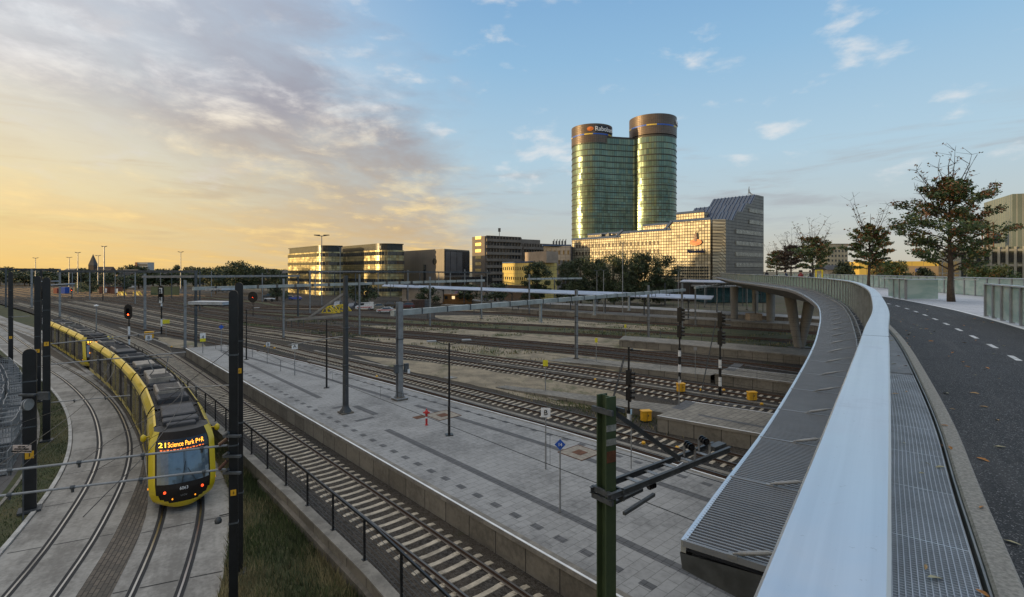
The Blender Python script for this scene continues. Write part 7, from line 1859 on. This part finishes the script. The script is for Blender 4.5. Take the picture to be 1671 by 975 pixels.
# manhole slabs and grey lids in the ballast
for px, py, s, lab in ((735, 617, 1.1, 'dark ballast patch beyond the platform lamp'), (910, 650, 1.3, 'weeds left of the foreground green mast'), (960, 596, .8, 'foot of the beam mast'), (993, 622, .7, 'left of the short signal'), (305, 566, 1.4, 'left of the platform tip')):
    c = at(px, py, ZY + .05); root = thing('ground_cover', tuple(c), 'grey concrete lid lying in the ballast, ' + lab, 'cover', 'concrete lids in the ballast', th); mb = MB(); mb.bbox((0, 0, 0), (s, s * .8, .12), .02); mb.build('slab', concrete, root, local=True); mb = MB(); mb.box((0, 0, .065), (s * .4, s * .4, .01)); mb.build('lid', rust if s > 1.2 else steel, root, local=True)
# concrete box on the far platform
c = at(1230, 523, .84); root = thing('concrete_box', tuple(c), 'pale square concrete enclosure on the far platform beside the black lamp', 'enclosure'); mb = MB()
for dx_, dy_, sx, sy in ((0, -.9, 2.3, .15), (0, .9, 2.3, .15), (-1.08, 0, .15, 1.7), (1.08, 0, .15, 1.7)): mb.box((dx_, dy_, .65), (sx, sy, 1.3))
mb.build('wall', mat('pale_brick', (.34, .27, .20), .85, 0, .2, 2), root, local=True)
# wire fence in the middle of the yard
P = [W(sm(TR['T8'], t) + 2.3 + .0 * t, t, ZY) for t in np.arange(22, 100, 3.0)]
root = thing('wire_fence', tuple(P[0]), 'low thin wire fence crossing the weedy middle of the yard', 'fence')
for z in (.5, .8, 1.1): mb = MB(); mb.tube(lift(P, z), .012, 4); mb.build('wire', steel_d, root)
for p in P: mb = MB(); mb.box(p + Vector((0, 0, .6)), (.06, .06, 1.2)); mb.build('post', steel_d, root)
# ---- canopies
cb = mat('canopy_blue_white', (.30, .35, .45), .5, .0, .2, .3)
def canopy(label, A, B, w0, w1, z, npost, zfoot=.84):
    root = thing('platform_canopy', (A.x, A.y, zfoot), label, 'canopy', 'long blue white platform canopies'); d = (B - A).normalized(); n = Vector((-d.y, d.x, 0)); P = [A.lerp(B, u) for u in (0, .04, .12, .5, .92, .98, 1)]; Wd = [w0, (w0 + w1) / 2, w1, w1, w1 * .9, w1 * .6, w0]
    mb = MB(); L_ = [p + n * q / 2 for p, q in zip(P, Wd)]; R_2 = [p - n * q / 2 for p, q in zip(P, Wd)]; mb.strip(setz(L_, z - .1), setz(R_2, z + .45)); mb.strip(setz(R_2, z + .25), setz(L_, z - .3)); mb.strip(setz(R_2, z + .45), setz(R_2, z + .25)); mb.strip(setz(L_, z - .3), setz(L_, z - .1)); mb.build('roof', cb, root)
    for k in range(npost):
        c = A.lerp(B, (k + .5) / npost); mb = MB(); mb.tube([(c.x, c.y, zfoot), (c.x, c.y, z)], .14, 8); mb.tube([(c.x, c.y, z - 1), tuple(c + n * 1.6)[:2] + (z,)], .08, 6); mb.build('column', steel_d, root)
    return root
c0, c1_ = at(1163, 487, 5.0), at(625, 466, 5.1); c1_ = c1_.lerp(c0, .0)
canopy('long blue white platform roof running from the H section mast area to the tall signals', Vector((c0.x, c0.y, 0)), Vector((c1_.x, c1_.y, 0)), 1.2, 4.6, 5.0, 12)
c0 = at(1225, 457.8, 6.2); c0 = pd(1228, 458.5, 150); c1_ = pd(1112, 461.5, 168); canopy('short blue white roof by the foot of the big stepped building', Vector((c0.x, c0.y, 0)), Vector((c1_.x, c1_.y, 0)), 2, 5, 6.8, 4, -.2)
# low walls, huts and fences along the far side
def lowwall(label, A, B, z0, z1, m_, th_=.4, name='boundary_wall', cat='wall'):
    A = Vector((A[0], A[1], 0)); B = Vector((B[0], B[1], 0)); root = thing(name, (A.x, A.y, z0), label, cat); wall(root, 'wall_body', A, B, z0, z1, m_, th_); mb = MB(); mb.beam((A.x, A.y, z1 + .06), (B.x, B.y, z1 + .06), th_ + .1, .12); mb.build('coping', concrete, root); return root
graf = None
mg, t_, b_ = newmat('painted_wall'); P_ = t_.n('ShaderNodeNewGeometry').outputs['Position']; v_ = t_.n('ShaderNodeTexVoronoi'); t_.put(v_.inputs['Vector'], t_.mapping(P_, scale=(1, 1, 1.4))); v_.inputs['Scale'].default_value = 1.3
hs = t_.n('ShaderNodeHueSaturation'); t_.put(hs.inputs['Color'], v_.outputs['Color']); hs.inputs['Saturation'].default_value = .75; hs.inputs['Value'].default_value = .32; t_.put(b_.inputs['Base Color'], t_.mix(t_.ss(t_.noise(P_, .18, 4), .45, .6), (.20, .17, .14), hs.outputs[0])); b_.inputs['Roughness'].default_value = .85
w0_, w1_ = W(121, 122), W(110, 175)
lowwall('long low wall covered in coloured graffiti below the gold office buildings', w0_, w1_, -.2, 2.4, mg)
lowwall('low white wall and hoarding in front of the dark box building', pxD(656, 176), pxD(735, 162), -.2, 4.2, mat('white_hoarding', (.42, .38, .34), .7, 0, .2, .6), name='hoarding', cat='hoarding')
root = thing('container', (*pxD(747, 160), 0), 'small orange brown site cabin behind the long canopy', 'cabin'); mb = MB(); mb.box((-0, 0, 1.4), (9, 3, 3.0)); mb.build('body', mat('orange_wood', (.30, .14, .04), .7), root, local=True)
for k in range(4): mb = MB(); mb.box((-3.4 + k * 2.2, -1.53, 1.9), (.9, .06, .9)); mb.build('window', warm_lamp if k in (1,) else win_dk, root, local=True)
lowwall('brown wall standing in for the shaded foot of the small yellow lit block', pxD(822, 178), pxD(880, 165), -.2, 5.2, mat('foot_shade_brown', (.11, .075, .05), .85, 0, .3, .6))  # brown slab painted as the shaded lower part of the yellow block
# fence line in front of the trees and stepped building
P = [Vector((*pxD(px, D), -.2)) for px, D in ((790, 158), (860, 150), (930, 142), (1000, 137), (1070, 133), (1140, 130), (1215, 128))]; P = resample(P, 3.0)
root = thing('mesh_fence', tuple(P[0]), 'long grey mesh fence between the far platforms and the row of dark trees', 'fence')
for z in (.2, 1.1, 2.0): mb = MB(); mb.tube(lift(P, z), .035, 4); mb.build('rail', steel_d, root)
for p in P[:95]: mb = MB(); mb.box(p + Vector((0, 0, 1.1)), (.08, .08, 2.2)); mb.build('post', steel_d, root)
# bus shelters / parked things below the stepped building
root = thing('glass_pavilion', (*pxD(1195, 170), 0), 'low glass fronted pavilion at the foot of the big stepped building', 'pavilion'); mb = MB(); mb.box((0, 0, 2.4), (22, 8, 5)); mb.build('glass_wall', mat('teal_glass', (.04, .09, .10), .12, .2, .4, .6), root, local=True); mb = MB(); mb.box((0, 0, 5.1), (24, 10, .5)); mb.build('roof', steel, root, local=True)
for k in range(9): mb = MB(); mb.box((-10 + k * 2.5, -4.05, 2.4), (.18, .2, 5)); mb.build('mullion', steel_d, root, local=True)
lowwall('dark brown brick wall under the bridge end', pxD(1070, 178), pxD(1260, 168), -.2, 6.0, mat('dark_brick', (.055, .045, .04), .85, 0, .3, .8))
# ---- green screens of the left yard
gs = mat('green_mesh', (.05, .085, .05), .8, 0, .2, .5)
lowwall('green screen fence at the far left of the yard', pxD(122, 250), pxD(158, 250), -.2, 4.5, gs, .2, 'screen_fence', 'fence'); lowwall('green screen fence left of the broad red signal board', pxD(246, 215), pxD(292, 215), -.2, 3.6, gs, .2, 'screen_fence', 'fence')
root = thing('container', (*pxD(105, 230), 0), 'small dark blue container in the far left yard', 'container'); mb = MB(); mb.box((0, 0, 1.4), (2.6, 2.4, 2.8)); mb.box((-3.6, .4, 1.2), (1.6, 2, 2.4), m=1); mb.build('body', [bluep, mat('red_brown', (.3, .06, .04), .6)], root, local=True)
for px, D in ((172, 235), (190, 232)): root = thing('brick_hut', (*pxD(px, D), 0), 'small brick hut with a white wall, %s of the pair in the left yard' % ('left' if px < 180 else 'right'), 'hut', 'brick huts in the left yard'); mb = MB(); mb.box((0, 0, 1.4), (3.4, 3, 3)); mb.build('wall', mat('hut_brick', (.22, .09, .05), .85), root, local=True); mb = MB(); mb.box((0, 0, 3.0), (3.8, 3.4, .25)); mb.build('roof', rt, root, local=True); mb = MB(); mb.box((1.2, -1.6, 1.2), (1.4, .1, 1.8)); mb.build('door', white, root, local=True)
# ---- buffer stops
def buffer(label, px, yb, D=None, s=1.0):
    c = at(px, yb, ZY) if D is None else Vector((*pxD(px, D), ZY)); root = thing('buffer_stop', tuple(c), label, 'buffer stop', 'yellow steel buffer stops', th - R(60)); mb = MB(); s *= 1.0
    for y in (-.7, .7):
        for a, b in (((-1.6, .05), (-.7, 1.5)), ((-.7, 1.5), (1.7, .05)), ((-.7, 1.5), (.5, 1.5)), ((.5, 1.5), (1.9, .05)), ((-1.6, .05), (1.9, .05)), ((-.2, .05), (-.7, 1.5))): mb.beam((a[0] * s, y * s, a[1] * s), (b[0] * s, y * s, b[1] * s), .14 * s, .14 * s, up=Vector((0, 1, 0)))
    mb.build('frame', mat('bright_yellow', (.75, .55, .02), .45), root, local=True); mb = MB(); mb.box((-.75 * s, 0, 1.35 * s), (.2 * s, 2.3 * s, .35 * s)); mb.build('buffer_beam', _M['bright_yellow'], root, local=True)
buffer('yellow buffer stop frame, left of the two beside the parked vans', 539, 511, s=1.15); buffer('yellow buffer stop frame, right of the two beside the parked vans', 559, 508, s=1.1)
buffer('far left yellow buffer stop, first of the pair', 199, 480, s=1.0, D=215); buffer('far left yellow buffer stop, second of the pair', 224, 480, s=1.0, D=215)
# ---- cars
def car(label, px, yb, body, rz=0, kind='hatch', stripe=None, cat='car', D=None):
    c = at(px, yb, ZY + .02) if D is None else Vector((*pxD(px, D), ZY + .02)); root = thing('parked_car' if cat == 'car' else 'van', tuple(c), label, cat, 'vehicles parked in the yard', rz)
    L, Wd = (4.1, 1.7); 
    if kind == 'hatch': pr = [(-2.05, .35), (-2.05, .75), (-1.95, .95), (-.95, 1.02), (-.35, 1.45), (1.1, 1.47), (1.75, 1.05), (2.02, .9), (2.05, .35)]; glass = [(-.85, 1.02), (-.33, 1.40), (1.08, 1.42), (1.6, 1.04)]
    elif kind == 'suv': pr = [(-2.1, .4), (-2.1, .9), (-1.95, 1.08), (-1.0, 1.15), (-.45, 1.68), (1.6, 1.70), (2.0, 1.1), (2.08, .95), (2.08, .4)]; glass = [(-.88, 1.15), (-.42, 1.6), (1.5, 1.62), (1.85, 1.14)]
    else: pr = [(-2.3, .4), (-2.3, .95), (-2.1, 1.12), (-1.55, 1.25), (-.95, 1.95), (2.3, 2.0), (2.4, .9), (2.4, .4)]; glass = [(-1.42, 1.25), (-.9, 1.82), (-.1, 1.84), (-.1, 1.25)]
    mb = MB(); n = len(pr)
    for (xa, za), (xb, zb) in zip(pr, pr[1:] + pr[:1]):
        ia = .82 if za > 1.2 else .96 if za > .9 else 1; ib = .82 if zb > 1.2 else .96 if zb > .9 else 1
        mb.face([(xa, -Wd / 2 * ia, za), (xb, -Wd / 2 * ib, zb), (xb, Wd / 2 * ib, zb), (xa, Wd / 2 * ia, za)])
    for sg in (-1, 1): 
        lowp = [(x, sg * Wd / 2 * (.82 if z > 1.2 else .96 if z > .9 else 1), z) for x, z in pr]; mb.face(lowp if sg < 0 else lowp[::-1])
    mb.build('body', body, root, local=True)
    mb = MB()
    for sg in (-1, 1): mb.face([(x, sg * (Wd / 2 * (.83 if z > 1.2 else .97) + .012), z) for x, z in glass])
    (xa, za), (xb, zb) = glass[0], glass[1]; mb.face([(xa - .06, -.72, za + .02), (xa - .06, .72, za + .02), (xb - .06, .64, zb + .02), (xb - .06, -.64, zb + .02)]); mb.build('windows', glass_dark, root, local=True)
    if stripe: mb = MB(); [mb.box((.1, sg * (Wd / 2 + .012), .78), (3.9, .02, .2)) for sg in (-1, 1)]; mb.build('stripe', stripe, root, local=True)
    for x in (-1.3, 1.3):
        for sg in (-1, 1): mb = MB(); mb.tube([(x, sg * (Wd / 2 - .12), .32), (x, sg * (Wd / 2 + .02), .32)], .32, 14); w_ = mb.build('wheel', rubber, root, local=True); mb = MB(); mb.tube([(x, sg * (Wd / 2 + .02), .32), (x, sg * (Wd / 2 + .03), .32)], .19, 10); mb.build('rim', steel, w_, local=True)
    for sg in (-.6, .6): mb = MB(); mb.box((-2.08 if kind != 'van' else -2.32, sg, .72), (.04, .3, .14)); mb.build('headlight', white, root, local=True)
    return root
def cp(n, c): return mat('car_' + n, c, .3, .2, .05, .5, coat=.5)
car('bright blue parked car left of the yellow buffer stops', 482, 490, cp('blue', (.02, .08, .42)), R(10)); car('dark grey parked car tucked behind the bright blue one', 470, 489, cp('grey', (.07, .08, .09)), R(14), D=185)
car('dark parked car under the green bush beside the broad red signal board', 439, 487, cp('dark', (.03, .035, .04)), R(20), 'suv', D=195)
car('silver van behind the yellow buffer stops', 551, 504, cp('silver', (.25, .27, .30)), R(100), 'van', cat='van'); car('grey blue hatchback between the buffer stops and the striped van', 575, 505, cp('slate', (.10, .12, .16)), R(85), 'suv')
car('white van with red and yellow stripes beside a grey cabinet', 595, 506, cp('white', (.62, .62, .62)), R(10), 'van', mat('red_stripe', (.55, .06, .03), .5), 'van'); car('white car with a red side stripe, right of the striped van', 629, 511, cp('white', (.62, .62, .62)), R(8), 'hatch', mat('red_stripe', (.55, .06, .03), .5))
car('black car parked behind the white car with the red stripe', 634, 503, cp('black', (.02, .022, .025)), R(5), 'suv'); car('dark red car beside the rusty brown container', 664, 504, cp('wine', (.10, .02, .02)), R(10), 'suv'); car('beige car half hidden behind the white car with the red stripe', 614, 505, cp('beige', (.22, .19, .15)), R(40), 'hatch')
car('far white car in the left yard beside the huts', 212, 466, cp('white', (.62, .62, .62)), R(10), 'hatch', D=300)
c = at(682, 502, ZY); root = thing('container', tuple(c), 'rusty brown open container beside the dark red car', 'container', None, R(12)); mb = MB(); mb.box((0, 0, 1.1), (3.6, 2.2, 2.2)); mb.box((2.4, .2, 1.1), (1.4, 2, 2.1), m=1); mb.build('body', [mat('container_brown', (.07, .045, .035), .8, 0, .4, 2), steel_d], root, local=True)
for k in range(9): mb = MB(); mb.box((-1.7 + k * .42, -1.12, 1.1), (.08, .06, 2.1)); mb.build('rib', rust, root, local=True)
c = at(606, 505, ZY); root = thing('switch_cabinet', tuple(c), 'tall pale grey cabinet right of the striped white van', 'cabinet'); mb = MB(); mb.bbox((0, 0, 1.0), (1.3, .8, 2.0), .05); mb.build('cabinet', steel, root, local=True); mb = MB(); mb.box((0, -.42, 1.0), (.03, .03, 1.8)); mb.build('door_seam', darkgrey, root, local=True)
c = Vector((*pxD(440, 172), ZY)); root = thing('trolley', tuple(c), 'white and black wheeled rail trolley parked beside a track left of the blue car', 'trolley'); mb = MB(); mb.box((0, 0, 1.0), (3.2, 1.2, .3)); mb.build('tray', white, root, local=True)
for x in (-1.1, 1.1): mb = MB(); mb.tube([(x, -.7, .5), (x, -.5, .5)], .5, 12); mb.build('wheel', rubber, root, local=True)
# ---- tall flood light masts
def flood(label, px, yt, D, r=.2, head='ring'):
    zt_ = ZC - (yt - HY) * D / F; root = thing('light_mast', (*pxD(px, D), -.2), label, 'light mast', 'tall yard light masts'); mb = MB(); mb.tube([(0, 0, 0), (0, 0, zt_)], [r, r * .55], 8); mb.build('mast', steel, root, local=True, smooth=40)
    w_ = D * (10 if head == 'ring' else 4) / F; mb = MB(); mb.tube([(-w_, 0, zt_ + .15), (0, 0, zt_ - .1), (w_, 0, zt_ + .15)], r * .6, 5); mb.build('cross_arm', steel_d, root, local=True)
    for k in ((-1, -.55, .55, 1) if head == 'ring' else (-1, 1)): mb = MB(); mb.bbox((k * w_, 0, zt_ + .2), (w_ * .45, w_ * .3, w_ * .13), .02); mb.build('lamp', steel_d, root, local=True)
flood('tall light mast with a four lamp head rising before the left gold office', 525, 384, 150, .2); flood('tall thin mast between the two gold office buildings', 555, 403, 150, .16, 't')
flood('tallest light mast of the far left skyline', 170, 402, 230, .32, 't'); flood('light mast left of the church spire', 127, 412, 230, .26, 't'); flood('light mast right of the church spire', 160, 417, 300, .3, 't'); flood('light mast right of the white apartment block', 295, 411, 240, .26, 't'); flood('faint light mast far left', 113, 420, 330, .3, 't'); flood('faint light mast at the left edge of the skyline', 58, 421, 330, .3, 't')
flood('thin tall lamp mast before the row of dark trees', 1016, 395, 108, .11, 't'); flood('lamp post left of the thin tall lamp mast', 985, 440, 120, .10, 't'); flood('lamp post before the waffle front of the stepped building', 1107, 441, 125, .1, 't'); flood('second lamp post left of the thin tall lamp mast', 974, 441, 128, .10, 't')
flood('black lamp post between the low yellow building and the big tree', 1538, 425, 80, .09, 't')
c = pd(157, 560, 72); root = thing('path_lamp', (c.x, c.y, ZT), 'slim white topped path lamp beside the second tram', 'lamp'); mb = MB(); mb.tube([(c.x, c.y, ZT), (c.x, c.y, 5.2)], .07, 7); mb.build('post', steel, root); mb = MB(); mb.lathe([(.05, 0), (.28, .05), (.28, .15), (.05, .25)], 12, c=(c.x, c.y, 5.2)); mb.build('lamp_head', white, root)
# ---- people on the bridge
skin = mat('skin', (.38, .22, .15), .6, 0, .1, 3)
def person(label, loc, rz, jacket, trousers, hairc, scale=1.0, lean_=.15):
    root = thing('person', loc, label, 'person', 'people on the bridge', rz)
    J = [(0, 0, .95), (0, lean_ * .3, 1.15), (0, lean_ * .7, 1.38), (0, lean_, 1.5), (0, lean_ * 1.15, 1.60), (0, lean_ * 1.25, 1.72), (.17, lean_ * .8, 1.42), (.23, lean_ * .6, 1.15), (.2, lean_ + .18, .98), (-.17, lean_ * .8, 1.42), (-.24, lean_ * .6, 1.15), (-.2, lean_ + .2, 1.0), (.1, 0, .9), (.12, .05, .5), (.12, -.02, .08), (.12, .14, .04), (-.1, 0, .9), (-.13, -.1, .5), (-.13, -.2, .08), (-.13, -.05, .04)]
    Ed = [(0, 1), (1, 2), (2, 3), (3, 4), (4, 5), (2, 6), (6, 7), (7, 8), (2, 9), (9, 10), (10, 11), (0, 12), (12, 13), (13, 14), (14, 15), (0, 16), (16, 17), (17, 18), (18, 19)]
    Rr_ = [.15, .14, .17, .08, .06, .10, .075, .06, .045, .075, .06, .045, .10, .07, .05, .045, .10, .07, .05, .045]
    me = bpy.data.meshes.new('body'); me.from_pydata(J, Ed, []); me.materials.append(jacket); o = bpy.data.objects.new('body', me); col.objects.link(o)
    sk = o.modifiers.new('skin', 'SKIN'); 
    if not me.skin_vertices: me.attributes
    bm = bmesh.new(); bm.from_mesh(me); ly = bm.verts.layers.skin.verify(); bm.verts.ensure_lookup_table()
    for v, r in zip(bm.verts, Rr_): v[ly].radius = (r, r * .85); v[ly].use_root = v.index == 0
    bm.to_mesh(me); bm.free(); o.modifiers.new('sub', 'SUBSURF').levels = 2; o.modifiers['sub'].render_levels = 2
    bpy.context.view_layer.update(); m2 = bpy.data.meshes.new_from_object(o.evaluated_get(bpy.context.evaluated_depsgraph_get())); bpy.data.objects.remove(o)
    m2.materials.clear(); [m2.materials.append(q) for q in (jacket, trousers, skin)]
    for p in m2.polygons: z = p.center.z; p.material_index = 1 if z < .92 else (2 if z > 1.56 else 0); p.use_smooth = True
    b = bpy.data.objects.new('body', m2); col.objects.link(b); b.parent = root
    mb = MB(); mb.lathe([(.10, -.06), (.125, 0), (.12, .06), (.07, .115), (.01, .13)], 12, c=(0, lean_ * 1.25 - .015, 1.72)); mb.build('hair', hairc, root, local=True, smooth=True); root.scale = (scale,) * 3
    return root
hair = mat('dark_hair', (.02, .015, .012), .7); navy = mat('navy_cloth', (.02, .03, .07), .8); redc = mat('red_cloth', (.22, .03, .03), .8); dk = mat('dark_cloth', (.025, .025, .03), .8); den = mat('denim', (.05, .07, .11), .8)
for px, D, j, tr, lab, rz in ((1286, 52, navy, dk, 'person in a navy jacket leaning at the bridge rail under the thin brownish tree', R(70)), (1305, 50, redc, den, 'person in a dark red jacket leaning at the bridge rail', R(-60)), (1325, 62, dk, dk, 'person in dark clothes walking beside the third bridge tree', R(20)), (1251, 76, dk, den, 'person in a dark coat standing at the far end of the bridge', R(160)), (1309, 53, dk, dk, 'person in a black coat right behind the one in the red jacket', R(100))):
    person(lab, (*pxD(px, D), ZD + .012), rz, j, tr, hair, 1.0, .22)
# yellow gate on the bridge
c = Vector((*pxD(1336, 66), ZD)); root = thing('cycle_gate', tuple(c), 'small yellow gate frame on the bridge beside the third tree', 'gate'); mb = MB(); mb.box((-.35, 0, .95), (.14, .14, 1.9)); mb.box((.45, 0, .95), (.14, .14, 1.9)); mb.build('post', _M['bright_yellow'], root, local=True); mb = MB(); mb.box((.05, 0, 1.85), (.9, .1, .12)); mb.build('bar', _M['bright_yellow'], root, local=True)

# ================================================================== FAR TREES
def far_tree_proto(seed, pal='green', n=2600, W_=8, H_=10, leaf=.3, zl=.28, nc=24):
    rnd = random.Random(seed); lb = MB(); tb = MB()
    tb.tube([(0, 0, 0), (.1, .05, H_ * .35), (0, .1, H_ * .75)], [.3, .2, .08], 7)
    for k in range(6): a = k * 1.05; tb.tube([(0, 0, H_ * .25 + k * .4), (math.cos(a) * W_ * .25, math.sin(a) * W_ * .25, H_ * .5 + k * .4)], [.12, .04], 5)
    cl = []
    for i in range(nc):
        a = rnd.uniform(0, 6.28); u = rnd.random() ** .5; z = rnd.uniform(zl, .92); rr = W_ / 2 * u * math.sin(min(1, (1.12 - z) * 1.9) * math.pi / 2) * .85; cl.append((Vector((math.cos(a) * rr, math.sin(a) * rr, H_ * z)), rnd.uniform(.12, .22) * W_))
    for c, r in cl: leafcloud(lb, rnd, c, (r, r, r * .7), n // nc, leaf, .4, rnd.choice([(0, 0, 1), (0, 1, 1), (0, 1, 2), (0, 0, 0, 1)]))
    return tb, lb
TREEN = 0
def plant(tb, lb, label, loc, sc_, pal, group, rz, name='tree', cat='tree', cache={}):
    root = thing(name, loc, label, cat, group, rz)
    k = (id(tb), pal)
    if k not in cache:
        a = tb.build('trunk', bark, root, local=True); b = lb.build('crown', leaf_cols[pal], root, local=True); cache[k] = (a.data, b.data)
    else:
        for nm, dt in zip(('trunk', 'crown'), cache[k]): o = bpy.data.objects.new(nm, dt); col.objects.link(o); o.parent = root
    root.scale = (sc_,) * 3 if not hasattr(sc_, '__len__') else sc_
    return root
pr1 = far_tree_proto(31, n=11000, W_=11, H_=15.5, leaf=.25, zl=.12, nc=46); pr2 = far_tree_proto(32, n=9000, W_=9, H_=14, leaf=.25, zl=.12, nc=42); pr3 = far_tree_proto(33, n=1500, W_=10, H_=10, leaf=.42)
pr4 = far_tree_proto(34, n=1300, W_=12, H_=9, leaf=.45); pr5 = far_tree_proto(35, n=3200, W_=13, H_=11, leaf=.32); bush = far_tree_proto(36, n=1600, W_=5, H_=3.8, leaf=.18)
for i, (px, D, ytop, wpx, pr, lab) in enumerate(((875, 160, 424, 46, pr2, 'dark green tree in front of the small yellow lit block'), (948, 155, 415, 58, pr1, 'dark tree before the left end of the stepped building'), (1002, 150, 409, 56, pr1, 'dark tree in the middle of the row before the stepped building'), (1052, 152, 409, 60, pr2, 'tree with yellowish top before the stepped building'), (1085, 156, 411, 46, pr1, 'rightmost dark tree of the row before the stepped building'), (925, 165, 424, 34, pr2, 'smaller dark tree at the left end of the row before the stepped building'), (975, 163, 420, 40, pr2, 'dark tree standing behind the gap in the row before the stepped building'), (1028, 162, 418, 40, pr1, 'dark tree filling the gap right of the thin lamp mast'))):
    H0 = 15.5 if pr is pr1 else 14; W0 = 11 if pr is pr1 else 9; Ht = ZC - (ytop - HY) * D / F; wd = wpx * D / F
    plant(*pr, lab, (*pxD(px, D), -.2), (wd / W0, wd / W0, Ht / H0), 'green', 'dark trees before the stepped building', i * 1.3)
plant(*pr5, 'large spreading tree behind the left yard, left crown of the group near the gold office', (*pxD(352, 230), -.2), (1.0, 1.0, 1.15), 'green', 'trees left of the gold office', .3); plant(*pr5, 'tallest spreading tree of the group left of the gold office', (*pxD(385, 225), -.2), (1.25, 1.2, 1.42), 'green', 'trees left of the gold office', 2.1); plant(*pr5, 'broad tree right in the group left of the gold office', (*pxD(428, 235), -.2), (1.35, 1.2, 1.12), 'green', 'trees left of the gold office', 4.0)
plant(*pr3, 'rounded tree right next to the gold office', (*pxD(452, 260), -.2), (1.2, 1.2, 1.12), 'green', 'trees left of the gold office', 5.0)
plant(*pr3, 'dark round tree left of the light mast beyond the white block', (*pxD(294, 330), -.2), (1.25, 1.2, 1.42), 'green', 'trees of the left skyline', 1.0); plant(*pr3, 'dark tree left of the white apartment block', (*pxD(220, 420), -.2), (1.1, 1.1, 1.35), 'green', 'trees of the left skyline', 2.0)
rnd = random.Random(55); words = ['broad low', 'rounded', 'ragged', 'dense dark', 'small pale', 'wide dark', 'lopsided', 'thin topped']; place = ['at the left frame edge', 'left of the spire', 'near the spire', 'between the spire and the white block', 'right of the white block', 'before the group of large trees', 'below the large trees', 'next to the gold office']
for i in range(58):
    px = -10 + i * 8.4 + rnd.uniform(-3, 3); D = rnd.uniform(290, 470); pr = (pr3, pr4)[i % 2]; s = rnd.uniform(.9, 1.45) * D / 330
    plant(*pr, '%s tree of the far treeline %s' % (words[i % 8], place[min(7, int(px / 62)) if px > 0 else 0]), (*pxD(px, D), -.2), (s * 1.5, s, s * rnd.uniform(.62, .95)), 'green', 'far treeline on the left', rnd.uniform(0, 6))
for i, (px, D, s, lab) in enumerate(((592, 152, 1.35, 'leafy bush behind the parked vans'), (452, 178, 1.15, 'round green bush beside the parked dark car'), (700, 150, 1.1, 'low bush by the white hoarding'), (765, 160, 1.2, 'low bush behind the canopy below the dark box'), (808, 158, 1.3, 'bushy shrub left of the yellow lit block'), (195, 240, 1.4, 'bush beside the brick huts'), (148, 235, 1.2, 'pale bush by the green screen'))):
    plant(*bush, lab, (*pxD(px, D), -.2), (s * 1.5, s * 1.3, s * 1.3), 'green', 'bushes along the far side of the yard', i * 1.1, 'bush', 'bush')
# greenery beyond the bridge
plant(*pr2, 'round dark bush between the low pale buildings behind the bridge', (*pxD(1373, 130), -.2), (.95, .95, .93), 'green', None, 1.0, 'bush', 'bush'); 
for i, (px, D, s, lab, pal) in enumerate(((1458, 118, .93, 'dark autumn tree before the low yellow building', 'autumn'), (1505, 125, .82, 'green bushes before the low yellow building', 'green'), (1600, 100, .84, 'yellowish shrub before the gridded tower, left one', 'autumn'), (1632, 98, .84, 'yellowish shrub before the gridded tower, right one', 'autumn'), (1436, 128, .9, 'green tree glowing yellow in the sun behind the handrail bend', 'autumn'))):
    plant(*pr2, lab, (*pxD(px, D), -.2), (s * .85, s * .85, s), pal, 'trees beyond the bridge', i * 1.7)
for i, (x, y, lab) in enumerate(((-77.5, 84, 'a'),)): pass
bpy.context.view_layer.update()
